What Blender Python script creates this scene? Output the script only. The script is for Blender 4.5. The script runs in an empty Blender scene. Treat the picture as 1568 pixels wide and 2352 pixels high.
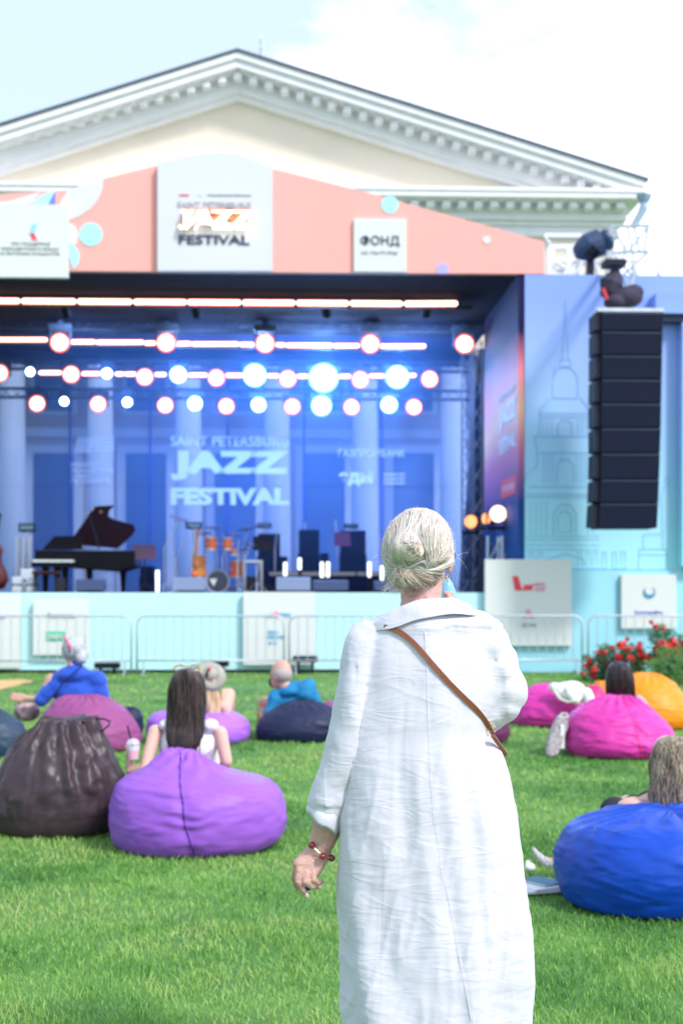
import bpy, bmesh, math, random
import numpy as np
from mathutils import Vector, Matrix, noise
from mathutils.bvhtree import BVHTree
random.seed(7); np.random.seed(7)
PI = math.pi; R = math.radians
sc = bpy.context.scene
C = sc.collection
# ------------------------------------------------------------------ camera
FP = 3267.0          # focal length in units of the 1568 x 2352 picture plane
CX, HY, CH = 784.0, 1365.0, 1.5
YAW = R(2.3)
cd = bpy.data.cameras.new('camera'); cam = bpy.data.objects.new('camera', cd); C.objects.link(cam)
sc.camera = cam
cd.sensor_fit = 'VERTICAL'; cd.sensor_height = 36; cd.lens = 50 
cd.shift_y = (HY-1176)/2352.0
cam.location = (0, 0, CH); cam.rotation_euler = (R(90), 0, -YAW)
cd.clip_end = 3000; cd.clip_start = 0.05
cd.dof.use_dof = True; cd.dof.focus_distance = 3.72; cd.dof.aperture_fstop = 4.0; cd.dof.aperture_blades = 9
# ------------------------------------------------------------------ world, sun, exposure
w = bpy.data.worlds.new('World'); sc.world = w; w.use_nodes = True
SUN_EL, SUN_AZ = R(44), R(140)   # azimuth measured from +y (view direction) towards +x
nt = w.node_tree; N = nt.nodes; L = nt.links
for n in list(N): N.remove(n)
out = N.new('ShaderNodeOutputWorld'); bg = N.new('ShaderNodeBackground')
sky = N.new('ShaderNodeTexSky'); sky.sky_type = 'NISHITA'; sky.sun_disc = False
sky.sun_elevation = SUN_EL; sky.sun_rotation = SUN_AZ; sky.dust_density = 3.0; sky.air_density = 1.0; sky.ozone_density = 2.0
tc = N.new('ShaderNodeTexCoord'); mp = N.new('ShaderNodeMapping'); mp.inputs['Scale'].default_value = (1.0, 1.0, 2.2)
mp.inputs['Location'].default_value = (0.35, 0.1, 0.15)
nz = N.new('ShaderNodeTexNoise'); nz.inputs['Scale'].default_value = 2.6; nz.inputs['Detail'].default_value = 9; nz.inputs['Roughness'].default_value = .58
cr = N.new('ShaderNodeValToRGB'); cr.color_ramp.elements[0].position = .42; cr.color_ramp.elements[1].position = .54
L.new(tc.outputs['Generated'], mp.inputs['Vector']); L.new(mp.outputs[0], nz.inputs['Vector']); sx = N.new('ShaderNodeSeparateXYZ'); L.new(tc.outputs['Generated'], sx.inputs[0])
m1 = N.new('ShaderNodeMath'); m1.operation = 'MULTIPLY_ADD'; m1.inputs[1].default_value = .55; L.new(sx.outputs['X'], m1.inputs[0]); L.new(nz.outputs['Fac'], m1.inputs[2])
m2 = N.new('ShaderNodeMath'); m2.operation = 'MULTIPLY_ADD'; m2.inputs[1].default_value = -.30; L.new(sx.outputs['Z'], m2.inputs[0]); L.new(m1.outputs[0], m2.inputs[2]); L.new(m2.outputs[0], cr.inputs[0])
mx = N.new('ShaderNodeMix'); mx.data_type = 'RGBA'
mx.inputs['B'].default_value = (9.8, 10.0, 12.2, 1)
sat = N.new('ShaderNodeMix'); sat.data_type = 'RGBA'; sat.inputs['Factor'].default_value = .82
sat.inputs['B'].default_value = (5.3, 6.5, 8.0, 1)
L.new(sky.outputs[0], sat.inputs['A']); L.new(sat.outputs['Result'], mx.inputs['A'])
L.new(cr.outputs[0], mx.inputs['Factor']); L.new(mx.outputs['Result'], bg.inputs['Color'])
bg.inputs['Strength'].default_value = .085
L.new(bg.outputs[0], out.inputs[0])
sd = bpy.data.lights.new('sun', 'SUN'); sun = bpy.data.objects.new('sun', sd); C.objects.link(sun)
sd.energy = 1.65; sd.angle = R(9); sd.color = (1, .965, .94)
sdir = Vector((math.sin(SUN_AZ)*math.cos(SUN_EL), math.cos(SUN_AZ)*math.cos(SUN_EL), math.sin(SUN_EL)))
sun.rotation_euler = sdir.to_track_quat('Z', 'Y').to_euler(); sun.location = (8, -10, 20)
sc.view_settings.view_transform = 'Standard'; sc.view_settings.look = 'None'
sc.view_settings.exposure = 1.0; sc.view_settings.gamma = 1
sc.cycles.use_denoising = True
try: sc.cycles.denoiser = 'OPENIMAGEDENOISE'
except Exception: pass
sc.cycles.max_bounces = 8; sc.cycles.transparent_max_bounces = 24
sc.cycles.volume_bounces = 0; sc.cycles.sample_clamp_indirect = 4
# ------------------------------------------------------------------ pixel -> world
FWD = Vector((math.sin(YAW), math.cos(YAW), 0)); RGT = Vector((math.cos(YAW), -math.sin(YAW), 0))
def P(px, py, d):
    return Vector((0, 0, CH)) + FWD*d + RGT*((px-CX)/FP*d) + Vector((0, 0, (HY-py)/FP*d))
def PY(px, py, Y):
    t = (px-CX)/FP
    return P(px, py, Y/(FWD.y + RGT.y*t))
def GX(px, Y): return PY(px, 0, Y).x
def GZ(px, py, Y): return PY(px, py, Y).z
# ------------------------------------------------------------------ materials
MATS = {}
def mat(name, col, rough=.6, metal=0, spec=.5, bump=0, bscale=40, var=0, vscale=6, sheen=0, sss=0, emit=None, estr=0, alpha=1, trans=0, stretch=None, detail=4, coat=0):
    m = bpy.data.materials.new(name); m.use_nodes = True; MATS[name] = m
    t = m.node_tree; b = t.nodes['Principled BSDF']
    b.inputs['Base Color'].default_value = (*col, 1); b.inputs['Roughness'].default_value = rough
    b.inputs['Metallic'].default_value = metal; b.inputs['Specular IOR Level'].default_value = spec
    if sheen: b.inputs['Sheen Weight'].default_value = sheen
    if coat: b.inputs['Coat Weight'].default_value = coat
    if trans: b.inputs['Transmission Weight'].default_value = trans
    if sss:
        b.inputs['Subsurface Weight'].default_value = sss; b.inputs['Subsurface Radius'].default_value = (.01, .004, .002); b.inputs['Subsurface Scale'].default_value = 1
    if emit: b.inputs['Emission Color'].default_value = (*emit, 1); b.inputs['Emission Strength'].default_value = estr
    b.inputs['Alpha'].default_value = alpha
    if bump or var:
        co = t.nodes.new('ShaderNodeTexCoord'); mpn = t.nodes.new('ShaderNodeMapping')
        if stretch: mpn.inputs['Scale'].default_value = stretch
        t.links.new(co.outputs['Object'], mpn.inputs['Vector'])
    if bump:
        n = t.nodes.new('ShaderNodeTexNoise'); n.inputs['Scale'].default_value = bscale; n.inputs['Detail'].default_value = detail
        bu = t.nodes.new('ShaderNodeBump'); bu.inputs['Strength'].default_value = min(1, bump); bu.inputs['Distance'].default_value = .02*max(1, bump)
        t.links.new(mpn.outputs[0], n.inputs['Vector']); t.links.new(n.outputs['Fac'], bu.inputs['Height']); t.links.new(bu.outputs[0], b.inputs['Normal'])
    if var:
        n = t.nodes.new('ShaderNodeTexNoise'); n.inputs['Scale'].default_value = vscale; n.inputs['Detail'].default_value = 6; n.inputs['Roughness'].default_value = .6
        cr_ = t.nodes.new('ShaderNodeMix'); cr_.data_type = 'RGBA'
        cr_.inputs['A'].default_value = (*[c*(1-var) for c in col], 1); cr_.inputs['B'].default_value = (*[min(1, c*(1+var)) for c in col], 1)
        rr = t.nodes.new('ShaderNodeMapRange'); rr.inputs['From Min'].default_value = .3; rr.inputs['From Max'].default_value = .7
        t.links.new(mpn.outputs[0], n.inputs['Vector']); t.links.new(n.outputs['Fac'], rr.inputs['Value']); t.links.new(rr.outputs[0], cr_.inputs['Factor'])
        t.links.new(cr_.outputs['Result'], b.inputs['Base Color'])
    return m
def emis(name, col, s):
    m = bpy.data.materials.new(name); m.use_nodes = True; MATS[name] = m
    t = m.node_tree; t.nodes.remove(t.nodes['Principled BSDF']); e = t.nodes.new('ShaderNodeEmission')
    e.inputs['Color'].default_value = (*col, 1); e.inputs['Strength'].default_value = s
    t.links.new(e.outputs[0], t.nodes['Material Output'].inputs['Surface']); return m
# ------------------------------------------------------------------ objects
ROOTM = {}
def tag(o, label=None, cat=None, group=None, kind=None):
    if label: o['label'] = label
    if cat: o['category'] = cat
    if group: o['group'] = group
    if kind: o['kind'] = kind
    return o
def thing(name, label, cat, loc=(0, 0, 0), rotz=0, group=None):
    o = bpy.data.objects.new(name, None); C.objects.link(o); o.empty_display_size = .2
    o.location = loc; o.rotation_euler = (0, 0, rotz)
    ROOTM[o.name] = (Matrix.Translation(Vector(loc)) @ Matrix.Rotation(rotz, 4, 'Z')).inverted()
    return tag(o, label, cat, group)
def dup(root, loc=None, label=None, group=None, rotz=None):
    r = root.copy(); C.objects.link(r)
    if loc is not None: r.location = loc
    if rotz is not None: r.rotation_euler = (0, 0, rotz)
    if label: r['label'] = label
    if group: r['group'] = group
    for ch in list(root.children):
        c = ch.copy(); C.objects.link(c); c.parent = r
        for g in ch.children:
            e = g.copy(); C.objects.link(e); e.parent = c
    return r
class MB:
    def __init__(s): s.v = []; s.f = []; s.mi = []; s.m = 0
    def add(s, vs, fs):
        o = len(s.v); s.v += [tuple(v) for v in vs]; s.f += [tuple(i+o for i in f) for f in fs]; s.mi += [s.m]*len(fs); return s
    def box(s, x0, x1, y0, y1, z0, z1):
        v = [(x, y, z) for z in (z0, z1) for y in (y0, y1) for x in (x0, x1)]
        return s.add(v, [(0, 2, 3, 1), (4, 5, 7, 6), (0, 1, 5, 4), (1, 3, 7, 5), (3, 2, 6, 7), (2, 0, 4, 6)])
    def obox(s, c, sz, M):
        v = [Vector(c) + M @ Vector((x*sz[0]/2, y*sz[1]/2, z*sz[2]/2)) for z in (-1, 1) for y in (-1, 1) for x in (-1, 1)]
        return s.add(v, [(0, 2, 3, 1), (4, 5, 7, 6), (0, 1, 5, 4), (1, 3, 7, 5), (3, 2, 6, 7), (2, 0, 4, 6)])
    def tube(s, pts, r, n=8, cap=True, closed=False):
        pts = [Vector(p) for p in pts]; k = len(pts)
        rs = list(r) if hasattr(r, '__len__') else [r]*k
        vs = []; up = None
        for i, p in enumerate(pts):
            if closed: t = pts[(i+1) % k]-pts[i-1]
            else: t = pts[min(i+1, k-1)]-pts[max(i-1, 0)]
            if t.length < 1e-9: t = Vector((0, 0, 1))
            t.normalize()
            if up is None:
                up = t.orthogonal().normalized()
            else:
                up = up - t*up.dot(t)
                up = up.normalized() if up.length > 1e-6 else t.orthogonal().normalized()
            q = t.cross(up)
            for j in range(n):
                a = 2*PI*j/n; vs.append(p + (up*math.cos(a)+q*math.sin(a))*rs[i])
        fs = []
        for i in range(k if closed else k-1):
            a0 = i*n; b0 = ((i+1) % k)*n
            for j in range(n):
                fs.append((a0+j, a0+(j+1) % n, b0+(j+1) % n, b0+j))
        if cap and not closed: fs.append(tuple(range(n))[::-1]); fs.append(tuple((k-1)*n+j for j in range(n)))
        return s.add(vs, fs)
    def cyl(s, p0, p1, r0, r1=None, n=16): return s.tube([p0, p1], [r0, r0 if r1 is None else r1], n)
    def sph(s, c, r, nu=16, nv=10):
        rx, ry, rz = r if hasattr(r, '__len__') else (r, r, r)
        vs = [(c[0], c[1], c[2]-rz)]
        for i in range(1, nv):
            a = -PI/2+PI*i/nv
            for j in range(nu):
                b = 2*PI*j/nu; vs.append((c[0]+rx*math.cos(a)*math.cos(b), c[1]+ry*math.cos(a)*math.sin(b), c[2]+rz*math.sin(a)))
        vs.append((c[0], c[1], c[2]+rz)); fs = []
        for j in range(nu): fs.append((0, 1+(j+1) % nu, 1+j))
        for i in range(nv-2):
            for j in range(nu):
                a = 1+i*nu; b = a+nu; fs.append((a+j, a+(j+1) % nu, b+(j+1) % nu, b+j))
        l = len(vs)-1; a = 1+(nv-2)*nu
        for j in range(nu): fs.append((a+j, a+(j+1) % nu, l))
        return s.add(vs, fs)
    def slab(s, poly, y0, y1):
        """poly: (x,z) outline, extruded from y0 to y1"""
        n = len(poly); vs = [(x, y0, z) for x, z in poly]+[(x, y1, z) for x, z in poly]
        fs = [tuple(range(n)), tuple(range(n, 2*n))[::-1]]+[(i, i+n, (i+1) % n+n, (i+1) % n) for i in range(n)]
        return s.add(vs, fs)
    def rings(s, rs, cap=True):
        n = len(rs[0]); vs = [p for r in rs for p in r]; fs = []
        for i in range(len(rs)-1):
            for j in range(n): fs.append((i*n+j, i*n+(j+1) % n, (i+1)*n+(j+1) % n, (i+1)*n+j))
        if cap: fs.append(tuple(range(n))[::-1]); fs.append(tuple((len(rs)-1)*n+j for j in range(n)))
        return s.add(vs, fs)
    def build(s, name, m, parent=None, smooth=False, world=True, origin=None, bevel=0):
        me = bpy.data.meshes.new(name); V = s.v
        if parent is not None and world:
            M = ROOTM[parent.name]; V = [tuple(M @ Vector(v)) for v in V]
        if origin is not None: V = [(v[0]-origin[0], v[1]-origin[1], v[2]-origin[2]) for v in V]
        me.from_pydata(V, [], s.f); me.update()
        bm_ = bmesh.new(); bm_.from_mesh(me); bmesh.ops.recalc_face_normals(bm_, faces=bm_.faces); bm_.to_mesh(me); bm_.free()
        for mm in (m if isinstance(m, (list, tuple)) else [m]): me.materials.append(mm)
        if any(s.mi): me.polygons.foreach_set('material_index', s.mi)
        if smooth: me.polygons.foreach_set('use_smooth', [True]*len(me.polygons)); 
        o = bpy.data.objects.new(name, me); C.objects.link(o)
        if parent is not None:
            o.parent = parent
            if world: ROOTM[o.name] = ROOTM[parent.name]
        if origin is not None: o.location = origin
        if bevel:
            md = o.modifiers.new('bevel', 'BEVEL'); md.width = bevel; md.segments = 2; md.limit_method = 'ANGLE'
        return o
def autosmooth(o, ang=40):
    me = o.data; bm_ = bmesh.new(); bm_.from_mesh(me)
    for e in bm_.edges:
        if len(e.link_faces) == 2 and e.calc_face_angle(0) > R(ang): e.smooth = False
    bm_.to_mesh(me); bm_.free(); me.polygons.foreach_set('use_smooth', [True]*len(me.polygons))
def prect(mb, px0, py0, px1, py1, Y, th=.05):
    a = PY(px0, py0, Y); b = PY(px1, py1, Y)
    return mb.box(min(a.x, b.x), max(a.x, b.x), Y, Y+th, min(a.z, b.z), max(a.z, b.z))
def pslab(mb, pts, Y, th=.05):
    q = [PY(x, y, Y) for x, y in pts]; return mb.slab([(p.x, p.z) for p in q], Y, Y+th)
def text_mesh(body, bold=0.0, ext=.02):
    cu = bpy.data.curves.new('t', 'FONT'); cu.body = body; cu.offset = bold; cu.extrude = ext; cu.resolution_u = 3
    cu.align_x = 'LEFT'
    o = bpy.data.objects.new('t', cu); C.objects.link(o); bpy.context.view_layer.update()
    dg = bpy.context.evaluated_depsgraph_get(); me = bpy.data.meshes.new_from_object(o.evaluated_get(dg))
    vs = np.array([v.co[:] for v in me.vertices]); fs = [tuple(p.vertices) for p in me.polygons]
    bpy.data.objects.remove(o); bpy.data.curves.remove(cu); bpy.data.meshes.remove(me)
    lo = vs.min(0); hi = vs.max(0); vs[:, :2] = (vs[:, :2]-lo[:2])/(hi[:2]-lo[:2]); vs[:, 2] = (vs[:, 2]-lo[2])/max(1e-9, hi[2]-lo[2])
    return vs, fs
def text(body, px0, py0, px1, py1, Y, m, parent, name='lettering', bold=.02, th=.02, smooth=False, label=None):
    vs, fs = text_mesh(body, bold); a = PY(px0, py1, Y); b = PY(px1, py0, Y)
    V = [(a.x+(b.x-a.x)*v[0], Y-th*v[2], a.z+(b.z-a.z)*v[1]) for v in vs]
    o = MB().add(V, fs).build(name, m, parent)
    if label: o['label'] = label
    return o
def remesh(mbo, name, m, parent=None, voxel=.01, iters=4, smooth=True):
    """turn overlapping closed pieces into ONE continuous surface; returns object (local coords of parent)"""
    me = bpy.data.meshes.new('tmp'); me.from_pydata(mbo.v, [], mbo.f); me.update()
    bm_ = bmesh.new(); bm_.from_mesh(me); bmesh.ops.recalc_face_normals(bm_, faces=bm_.faces); bm_.to_mesh(me); bm_.free()
    o = bpy.data.objects.new('tmp', me); C.objects.link(o)
    md = o.modifiers.new('r', 'REMESH'); md.mode = 'VOXEL'; md.voxel_size = voxel
    if iters: sm = o.modifiers.new('s', 'SMOOTH'); sm.factor = .5; sm.iterations = iters
    bpy.context.view_layer.update(); dg = bpy.context.evaluated_depsgraph_get()
    me2 = bpy.data.meshes.new_from_object(o.evaluated_get(dg)); me2.name = name
    bpy.data.objects.remove(o); bpy.data.meshes.remove(me)
    me2.materials.clear()
    for mm in (m if isinstance(m, (list, tuple)) else [m]): me2.materials.append(mm)
    me2.polygons.foreach_set('use_smooth', [True]*len(me2.polygons))
    o2 = bpy.data.objects.new(name, me2); C.objects.link(o2)
    if parent is not None: o2.parent = parent
    return o2
def get_v(o):
    n = len(o.data.vertices); a = np.empty(n*3); o.data.vertices.foreach_get('co', a); b = np.empty(n*3); o.data.vertices.foreach_get('normal', b)
    return a.reshape(-1, 3), b.reshape(-1, 3)
def set_v(o, v): o.data.vertices.foreach_set('co', v.reshape(-1)); o.data.update()
def nz3(p, sx, sy, sz, off=0, octv=3):
    return np.array([noise.fractal((a[0]*sx+off, a[1]*sy+off*.7, a[2]*sz-off*.3), 1.0, 2.0, octv) for a in p])
def bvh(o): return BVHTree.FromPolygons([v.co[:] for v in o.data.vertices], [p.vertices[:] for p in o.data.polygons])
# ================================================================== MATERIALS
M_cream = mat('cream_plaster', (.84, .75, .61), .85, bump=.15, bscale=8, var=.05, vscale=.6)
M_white = mat('white_plaster', (.86, .86, .86), .8, var=.05, vscale=2)
M_roofm = mat('grey_roof_metal', (.10, .14, .18), .5, metal=.3)
M_dkwin = mat('dark_window', (.05, .08, .16), .25)
M_black = mat('matt_black', (.007, .009, .020), .6, spec=.3)
M_black2 = mat('black_grille', (.006, .010, .030), .7, spec=.15, bump=.3, bscale=150)
M_dkblue = mat('dark_stage_cloth', (.008, .009, .028), .9, spec=.1, var=.2, vscale=2)
M_alu = mat('aluminium', (.62, .66, .70), .35, metal=.85)
M_steel = mat('galvanised_steel', (.55, .60, .66), .45, metal=.6, var=.1, vscale=9)
M_coral = mat('coral_print', (.90, .40, .36), .7, var=.02, vscale=1)
M_board = mat('white_board', (.68, .70, .69), .65)
M_cyan = mat('cyan_print', (.42, .80, .88), .6)
M_blueprint = mat('blue_print', (.10, .22, .62), .6)
M_navy = mat('navy_print', (.03, .035, .10), .6)
M_grey = mat('grey_print', (.45, .47, .52), .6)
M_red = mat('red_print', (.78, .05, .08), .6)
M_pinkp = mat('pink_print', (.85, .30, .45), .6)
M_green = mat('green_print', (.03, .55, .30), .6)
M_lblue = mat('light_blue_print', (.28, .62, .90), .6)
M_lilacp = mat('lilac_print', (.45, .40, .85), .6)
M_skirt = mat('aqua_stage_skirt', (.52, .84, .89), .6, var=.03, vscale=1.5)
M_plinth = mat('aqua_plinth', (.33, .67, .80), .6, var=.03, vscale=1.5)
M_sand = mat('sandy_path', (.62, .40, .16), .9, var=.15, vscale=6)
M_warm = emis('warm_lamp', (1, .84, .72), 3.2)
M_halo = emis('orange_lamp_halo', (1, .13, .04), 1.4)  # reddish glow around the lamps, built as emissive rims
M_bar = emis('warm_led_bar', (1, .80, .68), 2.6)
M_star = emis('cool_white_beam_lamp', (.80, .92, 1), 14)
M_bulb = emis('bulb', (1, .90, .72), 3)
M_orangelamp = emis('orange_lamp', (1, .35, .14), 1.2)
M_peach = emis('peach_lamp', (1, .66, .50), 1.6)
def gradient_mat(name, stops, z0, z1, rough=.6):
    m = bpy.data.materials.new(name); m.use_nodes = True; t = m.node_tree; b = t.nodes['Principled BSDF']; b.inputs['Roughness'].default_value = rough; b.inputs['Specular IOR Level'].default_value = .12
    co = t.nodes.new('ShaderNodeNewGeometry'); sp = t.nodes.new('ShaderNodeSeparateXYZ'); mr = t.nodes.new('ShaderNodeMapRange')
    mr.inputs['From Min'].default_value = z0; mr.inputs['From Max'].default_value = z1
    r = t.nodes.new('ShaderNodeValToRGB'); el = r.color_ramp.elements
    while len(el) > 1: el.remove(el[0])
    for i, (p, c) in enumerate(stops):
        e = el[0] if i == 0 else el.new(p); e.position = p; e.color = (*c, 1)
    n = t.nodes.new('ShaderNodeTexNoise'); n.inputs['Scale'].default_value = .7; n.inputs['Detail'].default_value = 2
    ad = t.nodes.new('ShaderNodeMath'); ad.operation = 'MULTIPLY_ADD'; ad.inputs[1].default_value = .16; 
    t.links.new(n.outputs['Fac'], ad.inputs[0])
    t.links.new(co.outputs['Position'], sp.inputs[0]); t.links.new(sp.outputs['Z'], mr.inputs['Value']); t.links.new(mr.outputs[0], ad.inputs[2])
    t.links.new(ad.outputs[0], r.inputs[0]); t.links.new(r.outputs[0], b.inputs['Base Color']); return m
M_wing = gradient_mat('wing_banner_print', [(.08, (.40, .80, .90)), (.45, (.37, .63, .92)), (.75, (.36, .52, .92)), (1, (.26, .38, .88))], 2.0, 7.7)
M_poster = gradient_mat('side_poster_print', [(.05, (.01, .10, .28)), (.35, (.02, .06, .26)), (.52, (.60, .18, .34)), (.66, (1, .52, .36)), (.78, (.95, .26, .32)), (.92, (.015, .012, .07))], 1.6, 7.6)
# ================================================================== GROUND
def grass_mat():
    m = bpy.data.materials.new('lawn'); m.use_nodes = True; t = m.node_tree; b = t.nodes['Principled BSDF']; b.inputs['Roughness'].default_value = .85
    g = t.nodes.new('ShaderNodeNewGeometry'); n = t.nodes.new('ShaderNodeTexNoise'); n.inputs['Scale'].default_value = .9; n.inputs['Detail'].default_value = 8; n.inputs['Roughness'].default_value = .65
    r = t.nodes.new('ShaderNodeValToRGB'); r.color_ramp.elements[0].position = .35; r.color_ramp.elements[0].color = (.035, .13, .025, 1); r.color_ramp.elements[1].position = .7; r.color_ramp.elements[1].color = (.12, .28, .05, 1)
    t.links.new(g.outputs['Position'], n.inputs['Vector']); t.links.new(n.outputs['Fac'], r.inputs[0]); t.links.new(r.outputs[0], b.inputs['Base Color']); return m
o = MB().add([(-400, -60, 0), (400, -60, 0), (400, 1200, 0), (-400, 1200, 0)], [(0, 1, 2, 3)]).build('ground', grass_mat()); tag(o, kind='structure')
a, b_ = P(-40, 1557, 23), P(98, 1557, 24.5)
o = MB().add([(a.x-3, 22.6, .006), (a.x+.4, 22.3, .006), (P(95, 1557, 25).x, 24.6, .006), (P(60, 1557, 25.2).x, 25.2, .006), (a.x-3, 24.0, .006)], [(0, 1, 2, 3, 4)]).build('path', M_sand); tag(o, kind='structure')
def blade_mat():
    m = bpy.data.materials.new('grass_blades'); m.use_nodes = True; t = m.node_tree; b = t.nodes['Principled BSDF']; b.inputs['Roughness'].default_value = .55
    at = t.nodes.new('ShaderNodeAttribute'); at.attribute_name = 'tone'
    g = t.nodes.new('ShaderNodeNewGeometry'); n = t.nodes.new('ShaderNodeTexNoise'); n.inputs['Scale'].default_value = .6; n.inputs['Detail'].default_value = 7; n.inputs['Roughness'].default_value = .72
    n.inputs['Distortion'].default_value = .4
    ad = t.nodes.new('ShaderNodeMath'); ad.operation = 'MULTIPLY_ADD'; ad.inputs[1].default_value = .34
    r = t.nodes.new('ShaderNodeValToRGB'); el = r.color_ramp.elements
    el[0].position = .40; el[0].color = (.065, .21, .035, 1); el[1].position = 1.0; el[1].color = (.50, .56, .20, 1)
    e = el.new(.56); e.color = (.15, .37, .06, 1); e = el.new(.74); e.color = (.31, .53, .12, 1); e = el.new(.88); e.color = (.36, .54, .15, 1)
    t.links.new(g.outputs['Position'], n.inputs['Vector']); mr = t.nodes.new('ShaderNodeMapRange'); mr.inputs['From Min'].default_value = .34; mr.inputs['From Max'].default_value = .66; mr.inputs['To Min'].default_value = .20; mr.inputs['To Max'].default_value = .86; t.links.new(n.outputs['Fac'], mr.inputs['Value']); t.links.new(at.outputs['Fac'], ad.inputs[0]); t.links.new(mr.outputs[0], ad.inputs[2])
    t.links.new(ad.outputs[0], r.inputs[0]); t.links.new(r.outputs[0], b.inputs['Base Color'])
    tr = t.nodes.new('ShaderNodeBsdfTranslucent'); mi = t.nodes.new('ShaderNodeMixShader'); mi.inputs[0].default_value = .3
    t.links.new(r.outputs[0], tr.inputs['Color']); t.links.new(b.outputs[0], mi.inputs[1]); t.links.new(tr.outputs[0], mi.inputs[2]); t.links.new(mi.outputs[0], t.nodes['Material Output'].inputs['Surface'])
    return m
def grass():
    rng = np.random.default_rng(3); D = []
    for d0, d1, dens in ((3.9, 6.5, 5200), (6.5, 9, 3000), (9, 13, 1300), (13, 18, 600), (18, 26.9, 240)):
        area = (d1-d0)*(.24*2*(d0+d1)/2+1.6); n = int(area*dens)
        d = rng.uniform(d0, d1, n); t = rng.uniform(-1, 1, n)*(.24*d+.8); D.append(np.stack([d, t], 1))
    D = np.concatenate(D); d = D[:, 0]; t = D[:, 1]; n = len(d)
    x = d*FWD.x+t*RGT.x; y = d*FWD.y+t*RGT.y
    keep = ~((y > 22.3) & (x < P(60, 0, 24).x) & (y < 25.1)); x, y, d, t = x[keep], y[keep], d[keep], t[keep]; n = len(d)
    k = np.clip(d/5.5, 1, 3.2)
    cl = np.sin(x*9+np.sin(y*5)*2)*np.sin(y*8+np.sin(x*6)*2)
    h = rng.uniform(.013, .034, n)*(1+.35*cl)*(1+.12*(k-1)); wd = rng.uniform(.0014, .0028, n)*k
    a = rng.uniform(0, 2*PI, n); ln = rng.uniform(.2, 1.3, n)*h; b2 = rng.uniform(0, 2*PI, n)
    dx, dy = np.cos(a)*wd, np.sin(a)*wd; lx, ly = np.cos(b2)*ln, np.sin(b2)*ln
    z0 = np.zeros(n)-.004
    V = np.stack([np.stack([x-dx, y-dy, z0], 1), np.stack([x+dx, y+dy, z0], 1),
                  np.stack([x-dx*.75+lx*.3, y-dy*.75+ly*.3, h*.6], 1), np.stack([x+dx*.75+lx*.3, y+dy*.75+ly*.3, h*.6], 1),
                  np.stack([x+lx, y+ly, h], 1)], 1).reshape(-1, 3)
    i = np.arange(n)*5
    T = np.stack([np.stack([i, i+1, i+3], 1), np.stack([i, i+3, i+2], 1), np.stack([i+2, i+3, i+4], 1)], 1).reshape(-1, 3)
    me = bpy.data.meshes.new('grass'); me.vertices.add(len(V)); me.vertices.foreach_set('co', V.reshape(-1))
    me.loops.add(T.size); me.loops.foreach_set('vertex_index', T.reshape(-1)); me.polygons.add(len(T))
    me.polygons.foreach_set('loop_start', np.arange(len(T))*3); me.update(calc_edges=True)
    at = me.attributes.new('tone', 'FLOAT', 'POINT'); tone = np.repeat(rng.uniform(0, 1, n)**1.3, 5); at.data.foreach_set('value', tone)
    me.materials.append(blade_mat()); o = bpy.data.objects.new('grass', me); C.objects.link(o)
    tag(o, 'short bright green lawn grass with paler straw patches', 'grass', kind='stuff'); print('blades', n)
grass()
# ================================================================== THEATRE BUILDING
YB = 45.0; YC = 44.0      # wall plane, front of the cornice
bl = thing('theatre_building', 'cream classical building with white columns and a wide pediment rising behind the stage', 'building', (GX(545, YB), YB, 0))
xl, xr = GX(-300, YB), GX(1412, YB)
zc = GZ(700, 470, YB)          # underside of horizontal entablature
pk = PY(545, 150, YB); er = PY(1400, 430, YB); el_ = PY(-310, 430, YB)
# tympanum and frieze
MB().slab([(el_.x, er.z), (er.x, er.z), (pk.x, pk.z)], YB+.25, YB+.6).build('tympanum', M_cream, bl)
fr = MB().box(xl, xr, YB+.1, YB+1.3, GZ(700, 524, YB), zc); fr.build('frieze', M_cream, bl)
MB().box(xl-.12, xr+.12, YB-.06, YB+1.3, GZ(700, 538, YB), GZ(700, 524, YB)).build('ledge', M_white, bl)
MB().box(xl, xr, YB+.1, YB+1.3, GZ(700, 800, YB), GZ(700, 538, YB)-.002).build('architrave', M_cream, bl)
# horizontal cornice
xe, xle = GX(1478, YC), GX(-388, YC)
zt, zb = GZ(900, 428, YC), GZ(900, 448, YC)
c = MB(); c.box(xle, xe, YC, YB+1, zb, zt)
c.box(xle+.05, xe-.05, YC+.08, YB+1, zb-.04, zb-.001)
c.box(xle-.04, xe+.04, YC-.05, YC+.2, zt-.10, zt+.015)
c.build('cornice', M_white, bl)
c = MB(); c.box(xl-.34, xr+.34, YB-.34, YB+1, zb-.299, zb-.041); c.box(xl-.3, xr+.3, YB-.28, YB+1, zb-.52, zb-.30); c.box(xl-.15, xr+.15, YB-.12, YB+1, zb-.66, zb-.522); c.box(xl-.05, xr+.05, YB-.02, YB+1, zb-.78, zb-.662)  # first box is plain backing, added to lighten the modillion gaps
c.build('bed_moulding', M_white, bl)
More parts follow.
